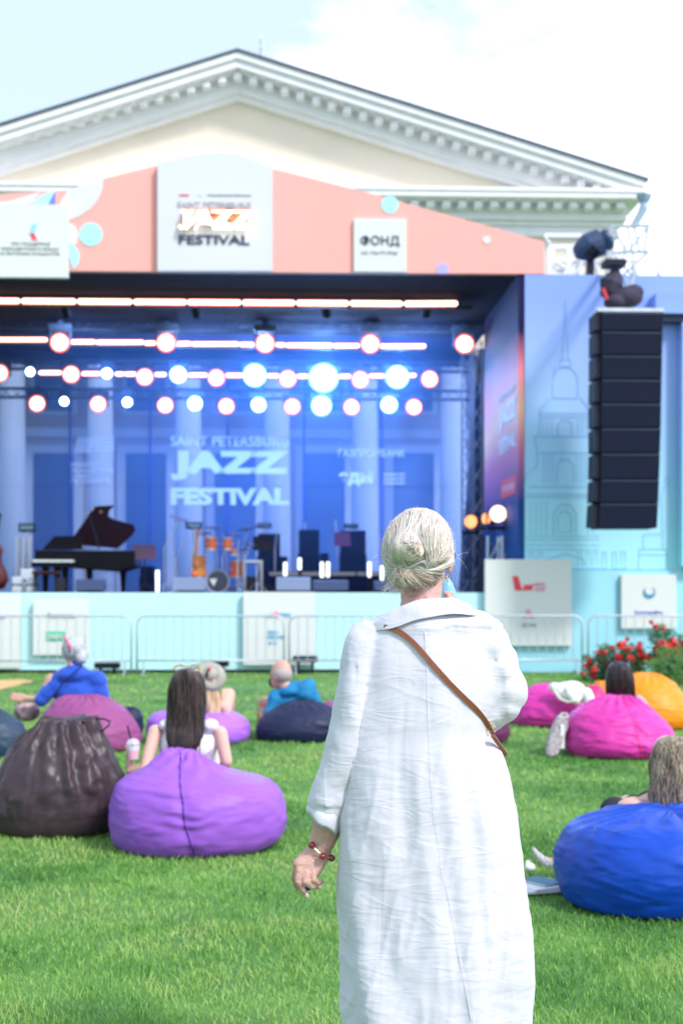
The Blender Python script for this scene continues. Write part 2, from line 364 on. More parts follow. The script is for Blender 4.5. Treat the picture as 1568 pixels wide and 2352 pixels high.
# side face of the corner (wall running back) and roof
MB().box(xr-.4, xr-.02, YB+1.302, YB+30, 0, zb-.3).build('side_wall', M_cream, bl)
PKc = PY(545, 117, YC); ERc = PY(1480, 413, YC); ELc = PY(-390, 413, YC)
rf = MB()
for A, B in ((PKc, ERc), (PKc, ELc)):
    rf.slab([(A.x, A.z+.05), (B.x+(.1 if B.x > A.x else -.1), B.z+.03), (B.x+(.1 if B.x > A.x else -.1), B.z-.03), (A.x, A.z-.0)], YC-.12, YB+30)
rf.build('roof', M_roofm, bl)
rk = MB()
for sgn, E in ((1, ERc), (-1, ELc)):
    def band(t0, t1, y0, inset=0):
        A = PKc; B = E; dz = (B.z-A.z); dx = B.x-A.x
        k = 1-inset
        rk.slab([(A.x, A.z-t0), (A.x+dx*k, A.z+dz*k-t0), (A.x+dx*k, A.z+dz*k-t1), (A.x, A.z-t1)], y0, YB+.249)
    band(.02, .22, YC-.04); band(.221, .46, YC+.06, .01); band(.461, .50, YC+.10, .03)
    band(.501, .779, YB-.34, .05); band(.78, 1.00, YB-.30, .10); band(1.001, 1.14, YB-.12, .13)  # band behind the modillions is backing added to lighten their gaps
rk.build('raking_cornice', M_white, bl)
# modillions: raking and horizontal
mb = MB(); mb.box(-.125, .125, -.34, .34, -.10, .12)
proto = None
def modil(x, y, z):
    global proto
    if proto is None:
        proto = mb.build('modillion', M_white, bl, world=False, bevel=.02); o = proto
    else:
        o = proto.copy(); C.objects.link(o); o.parent = bl
    o.location = (x-bl.location.x, y-YB, z)
s = (ERc.z-PKc.z)/(ERc.x-PKc.x)
for i in range(-17, 25):
    x = PKc.x+i*.488; z = PKc.z+s*abs(x-PKc.x)-.635
    if i == 0: z -= .02
    if 0 <= i < 25 or i < 0: modil(x, YB-.42, z)
for i in list(range(-17, -11))+list(range(8, 25)): modil(PKc.x+i*.5, YB-.42, zb-.17)
# downpipe and side of eave
# columns, wall behind them, doors and upper windows
zcol = GZ(500, 780, YB)
for i in range(-2, 6):
    x = GX(20+i*205, YB)
    c = MB(); c.tube([(x, YB+.62, 1.0), (x, YB+.62, 3.2), (x, YB+.62, zcol-.5)], [.46, .45, .38], 24)
    c.build('column', M_white, bl, smooth=True)
    c = MB(); c.box(x-.55, x+.55, YB+.11, YB+1.17, zcol-.24, zcol); c.tube([(x, YB+.62, zcol-.5), (x, YB+.62, zcol-.4), (x, YB+.62, zcol-.24)], [.42, .47, .54], 20)
    c.build('capital', M_white, bl)
YW = 48.0
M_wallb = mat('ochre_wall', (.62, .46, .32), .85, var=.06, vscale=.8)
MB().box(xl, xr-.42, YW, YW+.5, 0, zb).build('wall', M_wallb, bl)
MB().box(xl, xr-.42, YW-.14, YW-.003, GZ(500, 1005, YW), GZ(500, 985, YW)).build('string_course', M_white, bl)
MB().box(xl-.5, xr+.1, YB-.6, YW-.004, 0, .98).build('portico_floor', M_white, bl)
for i in range(-2, 5):
    xc = 122+i*205+(8 if i > 0 else 0)
    a = GX(xc-47, YW-.2); b_ = GX(xc+47, YW-.2); zt_ = GZ(xc, 1040, YW-.2)
    f = MB(); f.box(a-.28, a, YW-.16, YW-.004, .985, zt_+.26); f.box(b_, b_+.28, YW-.16, YW-.004, .985, zt_+.26); f.box(a+.001, b_-.001, YW-.16, YW-.004, zt_, zt_+.26)
    fo = f.build('door_frame', M_white, bl)
    MB().box(a+.001, b_-.001, YW-.06, YW-.003, .985, zt_-.001).build('door', M_dkwin, fo)
    z0, z1 = GZ(xc, 945, YW), GZ(xc, 862, YW)
    f = MB(); f.box(a-.1, a+.04, YW-.10, YW-.004, z0-.1, z1+.1); f.box(b_-.04, b_+.1, YW-.10, YW-.004, z0-.1, z1+.1)
    f.box(a+.041, b_-.041, YW-.10, YW-.004, z1, z1+.1); f.box(a+.041, b_-.041, YW-.10, YW-.004, z0-.1, z0)
    wo = f.build('window', M_white, bl)
    MB().box(a+.042, b_-.042, YW-.05, YW-.003, z0+.001, z1-.001).build('pane', M_dkwin, wo)
q = PY(600, 128, YB+3)
MB().tube([(q.x, YB+3, q.z-1.2), (q.x, YB+3, GZ(600, 90, YB+3))], .07, 6).add(*(lambda z, x: ([(x-.06, YB+2.9, z), (x+.06, YB+2.9, z), (x+.06, YB+3.1, z+.5), (x-.06, YB+3.1, z+.5)], [(0, 1, 2, 3)]))(GZ(600, 112, YB+3), q.x)).build('antenna', M_steel, bl)
# ================================================================== STAGE
YS = 27.3; ZF = 1.535; YBK = 37.0; ZR = GZ(900, 629, YS)
st = thing('stage', 'covered festival stage with aqua skirt, coral roof fascia and dark interior', 'stage', (GX(600, YS), YS, 0))
xL = GX(-420, YS); xR = GX(1205, YS); 
MB().box(xL, xR, YS+.02, YBK+1, ZF-.15, ZF).build('deck', M_dkblue, st)
MB().box(xL, GX(1340, YS), YS-.02, YS+.015, 0.06, ZF-.003).build('skirt', M_skirt, st)
MB().box(xL, xR+.1, YS+.16, YBK+.4, ZR+.02, ZR+.2).build('roof', M_dkblue, st)
MB().box(xL, xR+.3, YBK-.5, YBK+.4, GZ(600, 835, YBK), ZR+.015).build('rear_valance', M_dkblue, st)
YFa = YS-.02
f = MB(); pslab(f, [(-420, 470), (157, 437), (237, 410), (362, 380), (490, 352), (625, 387), (846, 443), (1248, 555), (1250, 629), (-420, 618)], YFa, .16)
fa = f.build('fascia', M_coral, st)
def shape(pts, Y, m, nm='printed_shape', par=None, th=.012): 
    f = MB(); pslab(f, pts, Y, th); return f.build(nm, m, par)
def circ(cx, cy, r, n=28, a0=0, a1=360): return [(cx+r*math.cos(R(a0+(a1-a0)*i/n)), cy+r*math.sin(R(a0+(a1-a0)*i/n))) for i in range(n if a1-a0 == 360 else n+1)]
shape([(237, 411), (236, 432), (226, 458), (208, 480), (182, 497), (157, 506), (137, 490), (140, 462), (157, 438), (190, 424)], YFa-.016, M_board, par=fa)
shape(circ(209, 538, 27), YFa-.016, M_cyan, par=fa); shape(circ(150, 541, 31), YFa-.015, M_board, par=fa); shape(circ(150, 590, 33, a0=-90, a1=58), YFa-.018, M_cyan, par=fa)
shape([(72, 468), (95, 448), (127, 438), (111, 468)], YFa-.016, M_cyan, par=fa); shape([(112, 468), (127, 440), (128, 468)], YFa-.018, M_blueprint, par=fa)
shape([(-60, 468), (20, 463), (95, 440), (70, 468)], YFa-.015, M_board, par=fa)
shape(circ(895, 470, 20), YFa-.016, M_cyan, par=fa); shape(circ(1117, 551, 9), YFa-.016, M_board, par=fa); shape(circ(1016, 617, 13, 20, 180, 360)+[(1029, 628), (1003, 628)], YFa-.016, M_lilacp, par=fa)
# inner right wall (poster) 
xw = GX(1205, YS)-.13; YPW = 32.0
def poster_poly(px0, pt, px1, pb): pass
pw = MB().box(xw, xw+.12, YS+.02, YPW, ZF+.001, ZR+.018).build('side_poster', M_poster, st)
def wall_text(body, pxa, pxb, pyt, pyb, m, bold=.03):
    vs, fs = text_mesh(body, bold)
    def Yof(px):   # depth where the wall plane meets the view column px
        t = (px-CX)/FP; d = (xw-.03)/(FWD.x+RGT.x*t); return d*(FWD.y+RGT.y*t)
    Ya, Yb = Yof(pxa), Yof(pxb); ym = (Ya+Yb)/2; zt_ = GZ((pxa+pxb)/2, pyt, ym); zb_ = GZ((pxa+pxb)/2, pyb, ym)
    V = [(xw-.012*v[2]-.002, Ya+(Yb-Ya)*v[0], zb_+(zt_-zb_)*v[1]) for v in vs]
    MB().add(V, fs).build('lettering', m, pw)
M_postertext = mat('poster_lettering', (.75, .70, .85), .6)
wall_text('SAINT PETERSBURG', 1143, 1181, 898, 912, M_postertext, 0); wall_text('JAZZ', 1144, 1181, 925, 985, M_postertext, .05); wall_text('FESTIVAL', 1143, 1180, 1000, 1036, M_postertext, .03)
def Yof(px):
    t = (px-CX)/FP; d = (xw-.03)/(FWD.x+RGT.x*t); return d*(FWD.y+RGT.y*t)
ya, yb = Yof(1147), Yof(1181); zt_ = GZ(1164, 1098, (ya+yb)/2); zb_ = GZ(1164, 1140, (ya+yb)/2)
MB().box(xw-.012, xw-.001, min(ya, yb), max(ya, yb), zb_, zt_).build('logo_panel', M_red, pw)
wall_text('ГАЗПРОМБАНК', 1151, 1178, 1112, 1127, M_postertext, 0)
for o in pw.children:
    pass
# back curtain at the right, behind the poster wall
def curtain(x0, x1, Y, z0, z1, m, name, parent, amp=.06, k=9, lean=0):
    n = 60; vs = []; fs = []
    for j, z in enumerate(np.linspace(z0, z1, 8)):
        for i in range(n+1):
            u = i/n; x = x0+(x1-x0)*u + lean*(z-z0)*(1-.7*u); vs.append((x, Y+amp*math.sin(u*k*2*PI+.3*j)+.02*math.sin(u*37), z))
    for j in range(7):
        for i in range(n): fs.append((j*(n+1)+i, j*(n+1)+i+1, (j+1)*(n+1)+i+1, (j+1)*(n+1)+i))
    return MB().add(vs, fs).build(name, m, parent, smooth=True)
M_curt = mat('navy_curtain', (.006, .010, .04), .6)
curtain(GX(1052, 35.5), xw+.6, 35.5, ZF, ZR, M_curt, 'curtain', st, .10, 8, .085)
# see-through printed backdrop
def scrim_mat():
    m = bpy.data.materials.new('printed_mesh_scrim'); m.use_nodes = True; t = m.node_tree; b = t.nodes['Principled BSDF']
    b.inputs['Base Color'].default_value = (.12, .20, .42, 1); b.inputs['Roughness'].default_value = .8
    tr = t.nodes.new('ShaderNodeBsdfTransparent'); tr.inputs['Color'].default_value = (.74, .84, 1, 1)
    mi = t.nodes.new('ShaderNodeMixShader'); mi.inputs[0].default_value = .36
    t.links.new(tr.outputs[0], mi.inputs[1]); t.links.new(b.outputs[0], mi.inputs[2]); t.links.new(mi.outputs[0], t.nodes['Material Output'].inputs['Surface']); return m
bd = thing('printed_backdrop', 'see-through blue mesh backdrop printed with large pale JAZZ FESTIVAL lettering', 'backdrop', (GX(500, YBK), YBK, ZF))
MB().box(xL, GX(1090, YBK), YBK, YBK+.01, ZF+.01, GZ(600, 832, YBK)).build('mesh_sheet', scrim_mat(), bd)
sm = MB()
for px in (161, 345, 523, 698, 876): prect(sm, px-2.6, 834, px+2.6, 1362, YBK-.02, .012)
prect(sm, -400, 1112, 1060, 1116, YBK-.034, .012)
M_seam = mat('scrim_seam', (.04, .08, .35), .8)
sm.build('seam', M_seam, bd)
def pale_mat():
    m = bpy.data.materials.new('pale_scrim_print'); m.use_nodes = True; t = m.node_tree; b = t.nodes['Principled BSDF']
    b.inputs['Base Color'].default_value = (.80, .80, .98, 1); b.inputs['Emission Color'].default_value = (.5, .7, 1, 1); b.inputs['Emission Strength'].default_value = .0
    tr = t.nodes.new('ShaderNodeBsdfTransparent'); mi = t.nodes.new('ShaderNodeMixShader'); mi.inputs[0].default_value = .70
    t.links.new(tr.outputs[0], mi.inputs[1]); t.links.new(b.outputs[0], mi.inputs[2]); t.links.new(mi.outputs[0], t.nodes['Material Output'].inputs['Surface']); return m
M_pale = pale_mat(); YT = YBK-.05
text('SAINT PETERSBURG', 392, 1003, 664, 1024, YT, M_pale, bd, bold=.01, th=.004); text('JAZZ', 392, 1036, 664, 1103, YT, M_pale, bd, bold=.06, th=.004); text('FESTIVAL', 392, 1121, 664, 1160, YT, M_pale, bd, bold=.05, th=.004)
text('ГАЗПРОМБАНК', 777, 1032, 929, 1049, YT, M_pale, bd, bold=.01, th=.004); text('адм', 777, 1085, 856, 1116, YT, M_pale, bd, bold=.05, th=.004)
for i in range(3): text('ЛЛЛЛ' if False else 'комитет', 880, 1087+i*10, 930, 1093+i*10, YT, M_pale, bd, bold=0, th=.003)
text('КОМИТЕТ', 164, 1062, 225, 1073, YT, M_pale, bd, bold=.01, th=.004); text('ПО КУЛЬТУРЕ', 164, 1077, 260, 1087, YT, M_pale, bd, bold=.01, th=.004)
text('САНКТ-', 164, 1090, 218, 1098, YT, M_pale, bd, bold=.01, th=.004); text('ПЕТЕРБУРГА', 164, 1101, 254, 1111, YT, M_pale, bd, bold=.01, th=.004)
sm = MB()
for k in range(5): pslab(sm, [(172+k*8, 1040), (180+k*8, 1004), (184+k*8, 1004), (176+k*8, 1040)], YT, .004)
for k in range(4): prect(sm, 216, 1005+k*9, 262, 1009+k*9, YT, .004)
sm.build('emblem', M_pale, bd)
# ---------- right wing wall
wg = thing('stage_wing_wall', 'tall pale blue printed wing wall with a fine tower line drawing right of the stage', 'wall', (GX(1450, YS), YS, 0))
xW1 = GX(1960, YS); zwt = GZ(1400, 632, YS); zpl = GZ(1400, 1310, YS)
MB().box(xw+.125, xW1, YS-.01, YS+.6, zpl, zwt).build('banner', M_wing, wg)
MB().box(GX(1113, YS), xW1, YS-.06, YS+.014, .0, zpl-.002).build('plinth', M_plinth, wg)
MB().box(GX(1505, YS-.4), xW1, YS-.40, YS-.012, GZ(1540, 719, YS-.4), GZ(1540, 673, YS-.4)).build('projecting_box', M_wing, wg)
MB().box(GX(1508, YS-.3), xW1, YS-.30, YS-.012, GZ(1540, 738, YS-.3), GZ(1540, 720, YS-.3)).build('box_shade_strip', M_navy, wg)  # navy strip painted in for the shadow under the projecting box
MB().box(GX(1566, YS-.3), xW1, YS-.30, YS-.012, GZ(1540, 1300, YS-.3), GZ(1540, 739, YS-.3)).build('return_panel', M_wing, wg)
M_line = mat('blue_line_print', (.12, .30, .62), .6)
ln = MB(); YL = YS-.014
def pl(pts, closed=False, wd=1.3):
    q = [PY(x, y, YL) for x, y in pts]; ln.tube([(p.x, YL, p.z) for p in q], wd/120*.5, 4, closed=closed)
cx = 1297
pl([(1297, 690), (1294, 760), (1290, 826)], wd=.9); pl([(1297, 690), (1300, 760), (1304, 826)], wd=.9)
pl([(1285, 826), (1309, 826), (1310, 842), (1284, 842)], True)
pl([(1276, 842)]+[(1297-30*math.cos(R(a)), 880-36*math.sin(R(a))) for a in range(10, 180, 17)]+[(1326, 915), (1268, 915), (1268, 880)])
pl([(1262, 915), (1240, 940), (1236, 1000)]); pl([(1332, 915), (1352, 940), (1358, 1000)])
pl([(1236, 950), (1356, 950)]); pl([(1238, 958), (1354, 958)])
for x in (1246, 1256, 1266, 1326, 1336, 1346): pl([(x, 962), (x, 1000)], wd=1)
pl([(1280, 1000), (1280, 975), (1288, 966), (1304, 966), (1312, 975), (1312, 1000)])
pl([(1225, 1003), (1366, 1003)]); pl([(1225, 1003), (1234, 1040), (1232, 1072), (1212, 1085), (1200, 1120)]); pl([(1366, 1003), (1362, 1040), (1368, 1072), (1376, 1085)])
for x in (1248, 1258, 1268, 1324, 1334, 1344): pl([(x, 1042), (x, 1110)], wd=1)
pl([(1278, 1110), (1278, 1070), (1288, 1055), (1305, 1055), (1316, 1070), (1316, 1110)])
pl([(1240, 1040), (1355, 1040)]); pl([(1212, 1118), (1380, 1118)]); pl([(1208, 1135), (1376, 1135)]); pl([(1206, 1142), (1375, 1142)])
for x in (1218, 1230, 1242, 1254, 1350, 1362): pl([(x, 1150), (x, 1228)], wd=1)
pl([(1270, 1228), (1270, 1180), (1284, 1160), (1308, 1160), (1322, 1180), (1322, 1228)]); pl([(1280, 1222), (1280, 1186), (1290, 1174), (1302, 1174), (1312, 1186), (1312, 1222)], True)
for y in (1232, 1240, 1252, 1262): pl([(1207, y), (1375, y)])
pl([(1256, 1300), (1256, 1285), (1297, 1272), (1340, 1285), (1340, 1300)])
for x in (1220, 1240, 1330, 1350, 1366, 1386, 1410, 1430):
    pl([(x-6, 1268), (x+6, 1268)]); pl([(x-4, 1268), (x-5, 1302)], wd=1.1); pl([(x+4, 1268), (x+5, 1302)], wd=1.1); pl([(x-8, 1306), (x+8, 1306)])
pl([(1256, 1300), (1256, 1308)]); pl([(1200+10, 1308), (1550, 1308)], wd=1.6)
pl([(1466, 1308), (1466, 1262), (1530, 1262), (1530, 1308)]); pl([(1476, 1262), (1476, 1228), (1520, 1228), (1520, 1262)]); pl([(1466, 1275), (1530, 1275)]); pl([(1520, 1228), (1517, 1140), (1522, 1120), (1534, 1112), (1536, 1098), (1528, 1096), (1524, 1108)])
pl([(1208, 1290), (1256, 1290)])
ln.build('line_drawing', M_line, wg)
# ---------- sponsor boards
def board(px0, py0, px1, py1, Y, label, th=.10, name='sponsor_board'):
    a = PY(px0, py1, Y); b = PY(px1, py0, Y)
    t = thing(name, label, 'sign board', ((a.x+b.x)/2, Y, a.z), group='white sponsor boards on the stage front')
    MB().box(a.x, b.x, Y, Y+th, a.z, b.z).build('panel', M_board, t, bevel=.01); return t
YP = YS-.18
t = board(1113, 1285, 1312, 1484, YP, 'square white sponsor board with a red L shaped mark right of the standing woman')
f = MB(); pslab(f, [(1176, 1323), (1189, 1323), (1199, 1356), (1182, 1356)], YP-.012, .01); pslab(f, [(1204, 1343), (1224, 1343), (1221, 1356), (1199, 1356)], YP-.012, .01); f.build('logo', M_red, t)
text('МТС', 1226, 1338, 1252, 1346, YP-.002, M_pinkp, t); text('LIVE', 1228, 1349, 1251, 1357, YP-.002, M_pinkp, t)
f = MB()
for k in range(5): prect(f, 1213-k*2.4-3, 1398+k*4.6, 1213+k*2.4+3, 1401+k*4.6, YP-.012, .01)
f.build('emblem', M_pinkp, t); text('АУРА', 1196, 1431, 1232, 1439, YP-.002, M_grey, t, bold=.03)
t = board(1426, 1320, 1552, 1444, YP, 'small square white sponsor board with a blue ring emblem above the red roses')
f = MB(); n = 30; pts = []
for i in range(n+1): a = R(-60+300*i/n); pts.append((1490+14*math.cos(a), 1361+14*math.sin(a)))
for i in range(n, -1, -1): a = R(-60+300*i/n); r = 14-7*math.sin(PI*i/n); pts.append((1490+2*math.sin(PI*i/n)+r*math.cos(a), 1361-2*math.sin(PI*i/n)+r*math.sin(a)))
for i in range(n): pslab(f, [pts[i], pts[i+1], pts[2*n-i], pts[2*n+1-i]], YP-.012, .01)
f.build('emblem', mat('teal_print', (.06, .25, .45), .6), t); text('Балтнефть', 1458, 1401, 1522, 1413, YP-.002, M_lilacp, t, bold=0)
t = board(558, 1360, 723, 1528, YP, 'large white sponsor board with a pink dot and blue lettering, left of the standing woman')
f = MB(); pslab(f, circ(634, 1412, 8), YP-.012, .01); f.build('emblem', M_pinkp, t)
text('мой', 608, 1408, 625, 1417, YP-.002, M_lblue, t); text('город', 645, 1407, 668, 1418, YP-.002, M_lblue, t)
text('ЛЕНТА', 615, 1447, 639, 1455, YP-.002, M_lblue, t); text('НЕВЫ СПБ', 615, 1458, 656, 1466, YP-.002, M_lblue, t); text('тв 24', 616, 1472, 636, 1479, YP-.002, M_lblue, t, bold=0)
t = board(76, 1378, 204, 1505, YP, 'white sponsor board with a green lettered label behind the grey haired woman')
f = MB(); prect(f, 107, 1450, 150, 1472, YP-.012, .01); lp = f.build('logo_panel', M_green, t); text('mart', 113, 1455, 145, 1468, YP-.014, M_board, lp)
text('Фестиваль', 110, 1406, 172, 1419, YP-.002, M_grey, t, bold=0)
t = board(-110, 1365, 47, 1536, YP, 'white sponsor board cut by the left picture edge with small lilac lettering')
text('радио', -40, 1412, 14, 1423, YP-.002, M_lilacp, t)
# upper boards
YU = YFa-.16
t = board(-190, 470, 157, 635, YU, 'wide white board at the upper left of the stage roof, red and blue mark', .12)
f = MB(); pslab(f, [(75, 514), (86, 514), (79, 535), (69, 535)], YU-.012, .01); f.build('emblem', M_lblue, t)
f = MB(); pslab(f, [(69, 536), (79, 536), (86, 551), (76, 551)], YU-.012, .01); f.build('emblem', M_red, t)
M_lgrey = mat('pale_grey_print', (.5, .54, .54), .6)
text('ПРИ ПОДДЕРЖКЕ', 28, 556, 116, 563, YU-.002, M_lgrey, t, bold=0); text('ПРЕЗИДЕНТСКОГО ФОНДА', 4, 568, 137, 574, YU-.002, M_lgrey, t, bold=0); text('КУЛЬТУРНЫХ ИНИЦИАТИВ', 2, 579, 138, 585, YU-.002, M_lgrey, t, bold=0)
t = board(812, 503, 933, 624, YU+.08, 'white board lettered in dark capitals on the coral fascia right of the festival sign')
text('ФОНД', 828, 541, 917, 566, YU+.078, M_navy, t, bold=0); text('КУЛЬТУРЫ', 830, 577, 913, 583, YU+.078, M_grey, t, bold=0)
a = PY(494, 622, YU)
t = thing('festival_sign', 'tall white arched sign with glowing bulb letters JAZZ over the stage', 'sign board', (a.x, YU, a.z))
f = MB(); pslab(f, [(362, 622), (362, 375), (395, 367), (440, 357), (490, 351), (520, 351), (550, 355), (590, 369), (626, 386), (626, 622)], YU, .14); f.build('panel', mat('sign_white', (.64, .65, .71), .6), t)
text('SAINT PETERSBURG', 408, 465, 576, 476, YU-.002, M_grey, t, bold=.01); text('FESTIVAL', 411, 541, 573, 561, YU-.002, M_navy, t, bold=.02)
M_jz = emis('glowing_letter_face', (1, .86, .70), 1.6); M_jzs = mat('orange_letter_side', (.80, .22, .07), .5)
text('JAZZ', 412, 484, 576, 528, YU-.002, M_jzs, t, 'letter_box', bold=.09, th=.12); text('JAZZ', 412, 484, 576, 527, YU-.124, M_jz, t, 'letter_face', bold=.005, th=.01)
f = MB()
for pts in ([(437, 486), (437, 516), (428, 524), (414, 520)], [(420, 486), (440, 486)], [(450, 524), (466, 486), (474, 486), (492, 524)], [(458, 512), (484, 512)], [(500, 486), (531, 486), (501, 524), (532, 524)], [(543, 486), (573, 486), (543, 524), (575, 524)]):
    for (x0, y0), (x1, y1) in zip(pts, pts[1:]):
        k = max(1, int(math.hypot(x1-x0, y1-y0)/6))
        for i in range(k+1): q = PY(x0+(x1-x0)*i/k, y0+(y1-y0)*i/k, YU-.15); f.sph(q, .021, 8, 6)
f.build('bulbs', M_bulb, t)
f = MB(); prect(f, 412, 446, 434, 450, YU-.012, .01); f.build('colour_strip', M_red, t); f = MB(); prect(f, 455, 446, 466, 450, YU-.012, .01); f.build('colour_strip', M_cyan, t)
text('международный фестиваль', 476, 446, 578, 450, YU-.002, M_lgrey, t, bold=0)
# ================================================================== STAGE RIGGING
def truss(name, p0, p1, w_, label, group=None, n=None, m=None, rad=.022):
    p0 = Vector(p0); p1 = Vector(p1); d = (p1-p0); Ln = d.length; d.normalize(); u = d.orthogonal().normalized() if abs(d.z) > .9 else d.cross(Vector((0, 0, 1))).normalized(); v = d.cross(u)
    n = n or max(2, int(Ln/(w_*1.1))); mb_ = MB(); cs = [u*a*w_/2+v*b*w_/2 for a, b in ((-1, -1), (1, -1), (1, 1), (-1, 1))]
    for c_ in cs: mb_.cyl(p0+c_, p1+c_, rad, n=6)
    for i in range(n):
        a = p0+d*(Ln*i/n); b = p0+d*(Ln*(i+1)/n)
        for k in range(4):
            q, r_ = (cs[k], cs[(k+1) % 4]) if i % 2 else (cs[(k+1) % 4], cs[k]); mb_.cyl(a+q, b+r_, rad*.55, n=5)
    o = mb_.build(name, m or M_alu, origin=tuple(p0)); return tag(o, label, 'truss', group)
M_dktruss = mat('dark_truss', (.05, .055, .08), .5, metal=.4)
ROWS = ((29.7, 697, 'front'), (32.4, 752, 'second'), (35.3, 838, 'third'), (35.6, 905, 'lowest'))
zr = [GZ(600, 681, 29.75), GZ(600, 745, 32.6), GZ(600, 838, 35.4), GZ(600, 903, 35.7)]
for i, (Y, zz, lab) in enumerate(((29.95, zr[0], 'frontmost dark truss above the longest row of glowing bars'), (32.75, zr[1], 'dark truss carrying the five big moving heads'), (35.6, zr[2], 'rear dark truss with upper row of round lamps'), (35.9, zr[3], 'lowest rear dark truss in front of the mesh backdrop'))):
    truss('lighting_truss', (xL+.3, Y, zz), (GX(1085, Y), Y, zz), .3 if i < 2 else .22, lab, 'horizontal lighting trusses', m=M_dktruss)
# LED bars
def led_bar(px0, px1, py0, py1, Y, hh, label):
    a = PY(px0, py0, Y); b = PY(px1, py1, Y); h = hh/FP*Y
    t = thing('led_bar', label, 'stage light', ((a.x+b.x)/2, Y, (a.z+b.z)/2), group='glowing LED bars in rows under the roof')
    MB().box(a.x, b.x, Y+.03, Y+.13, a.z-h*.9, a.z+h*.9).build('housing', M_black, t)
    f = MB(); n = max(3, int((b.x-a.x)/.05)); r = h/2*.9
    f.tube([(a.x+r, Y, a.z), (b.x-r, Y, b.z)], r, 10); f.sph((a.x+r, Y, a.z), r, 10, 6); f.sph((b.x-r, Y, b.z), r, 10, 6); f.build('diffuser', M_bar, t)
    f = MB()
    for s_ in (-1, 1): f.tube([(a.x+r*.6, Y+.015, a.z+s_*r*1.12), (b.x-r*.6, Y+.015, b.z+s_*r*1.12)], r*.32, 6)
    f.build('red_edge', M_halo, t)
row1 = [-78, 1, 49, 178, 305, 430, 555, 679, 803, 927, 1051]
row1 = [(-78, 46), (50, 175), (179, 303), (307, 428), (431, 553), (557, 677), (681, 800), (804, 924), (928, 1050)]
ords = ['first', 'second', 'third', 'fourth', 'fifth', 'sixth', 'seventh', 'eighth', 'ninth', 'tenth', 'eleventh', 'twelfth', 'thirteenth']
for i, (a, b) in enumerate(row1): led_bar(a, b, 691+a*.007, 691+b*.007 if i < 8 else 697, 29.6, 11, f'thick glowing bar, {ords[i]} from the left in the top row under the roof')
row2 = [(-60, 109, 780), (164, 219, 785), (221, 330, 786), (332, 358, 788), (407, 439, 789), (441, 548, 790), (550, 583, 791), (634, 655, 792), (657, 763, 793), (765, 825, 794), (873, 977, 795)]
for i, (a, b, y) in enumerate(row2): led_bar(a, b, y, y, 32.5, 8.5, f'glowing bar, {ords[i]} from the left in the second row between the big lamps')
row3 = [(90, 142, 856), (188, 231, 858), (265, 285, 859), (287, 314, 859), (356, 382, 860), (431, 478, 861), (518, 570, 862), (572, 640, 863), (681, 720, 864), (766, 807, 864), (843, 895, 863), (928, 955, 862)]
for i, (a, b, y) in enumerate(row3): led_bar(a, b, y, y, 35.5, 8, f'thin glowing bar, {ords[i]} from the left in the third row behind the star lamps')
# big moving heads
def disc(f, c, r, y, n=24):
    v = [(c[0]+r*math.cos(2*PI*i/n), y, c[2]+r*math.sin(2*PI*i/n)) for i in range(n)]; f.add(v, [tuple(range(n))])
def moving_head(px, py, r, Y, lens, ring, label, group, name='moving_head_light', cat='stage light', top=None):
    p = PY(px, py, Y); s = Y/FP; R0 = r*s
    t = thing(name, label, cat, tuple(p), group=group)
    f = MB(); f.tube([(p.x, Y+.30, p.z), (p.x, Y+.22, p.z), (p.x, Y+.02, p.z), (p.x, Y, p.z)], [R0*.6, R0*.95, R0*1.15, R0*1.15], 20); f.build('head', M_black, t, smooth=False)
    f = MB(); f.tube([(p.x, Y-.012, p.z), (p.x, Y+.004, p.z)], [R0*1.16, R0*1.16], 24); f.build('halo_rim', ring, t)  # emissive rim standing in for the glow around the lens
    f = MB(); f.tube([(p.x, Y-.04, p.z), (p.x, Y-.015, p.z)], [R0*.88, R0*.92], 28); f.build('lens', lens, t)
    if top:
        zt_ = p.z+top*s; f = MB()
        for k in (-1, 1): f.box(p.x+k*R0*1.2-.02, p.x+k*R0*1.2+.02, Y+.08, Y+.2, p.z-.05, zt_-.15)
        f.box(p.x-R0*1.2-.02, p.x+R0*1.2+.02, Y+.08, Y+.2, zt_-.16, zt_-.132)
        f.build('yoke', M_dktruss if top > 40 else M_black, t)
        f = MB(); f.box(p.x-R0*1.35, p.x+R0*1.35, Y+.0, Y+.28, zt_-.13, zt_); f.box(p.x-.05, p.x+.05, Y+.1, Y+.2, zt_+.001, zt_+.1); f.build('base', M_dktruss if top > 40 else M_black, t)
    return t
g = 'big round moving heads in the second row'
for i, (x, y) in enumerate(((138, 787), (382, 787), (609, 789), (850, 790), (1066, 790))):
    moving_head(x, y, 19, 32.2, M_warm, M_halo, f'large round warm lamp with bracket, {ords[i]} from the left in the second row', g, top=44)
for i, (x, y) in enumerate(((0, 857), (164, 860), (333, 866), (497, 868), (661, 870), (827, 872), (986, 871))):
    moving_head(x, y, 17, 35.2, M_warm, M_halo, f'round warm lamp, {ords[i]} from the left in the third row', 'round warm lamps on the rear trusses', 'par_lamp', top=30)
for i, (x, y) in enumerate(((86, 927), (226, 928), (380, 931), (520, 933), (671, 934), (807, 935), (950, 935))):
    moving_head(x, y, 16, 35.4, M_warm, M_halo, f'round warm lamp, {ords[i]} from the left in the lowest row', 'round warm lamps on the rear trusses', 'par_lamp', top=30)
M_bluerim = emis('blue_lamp_rim', (.15, .42, 1), 3)
stars = ((70, 854, 9), (246, 858, 11), (410, 861, 17), (585, 862, 23), (743, 868, 29), (912, 866, 23))
stars2 = ((148, 922, 9), (293, 924, 10), (448, 927, 15), (594, 930, 15), (738, 932, 20), (893, 930, 17))
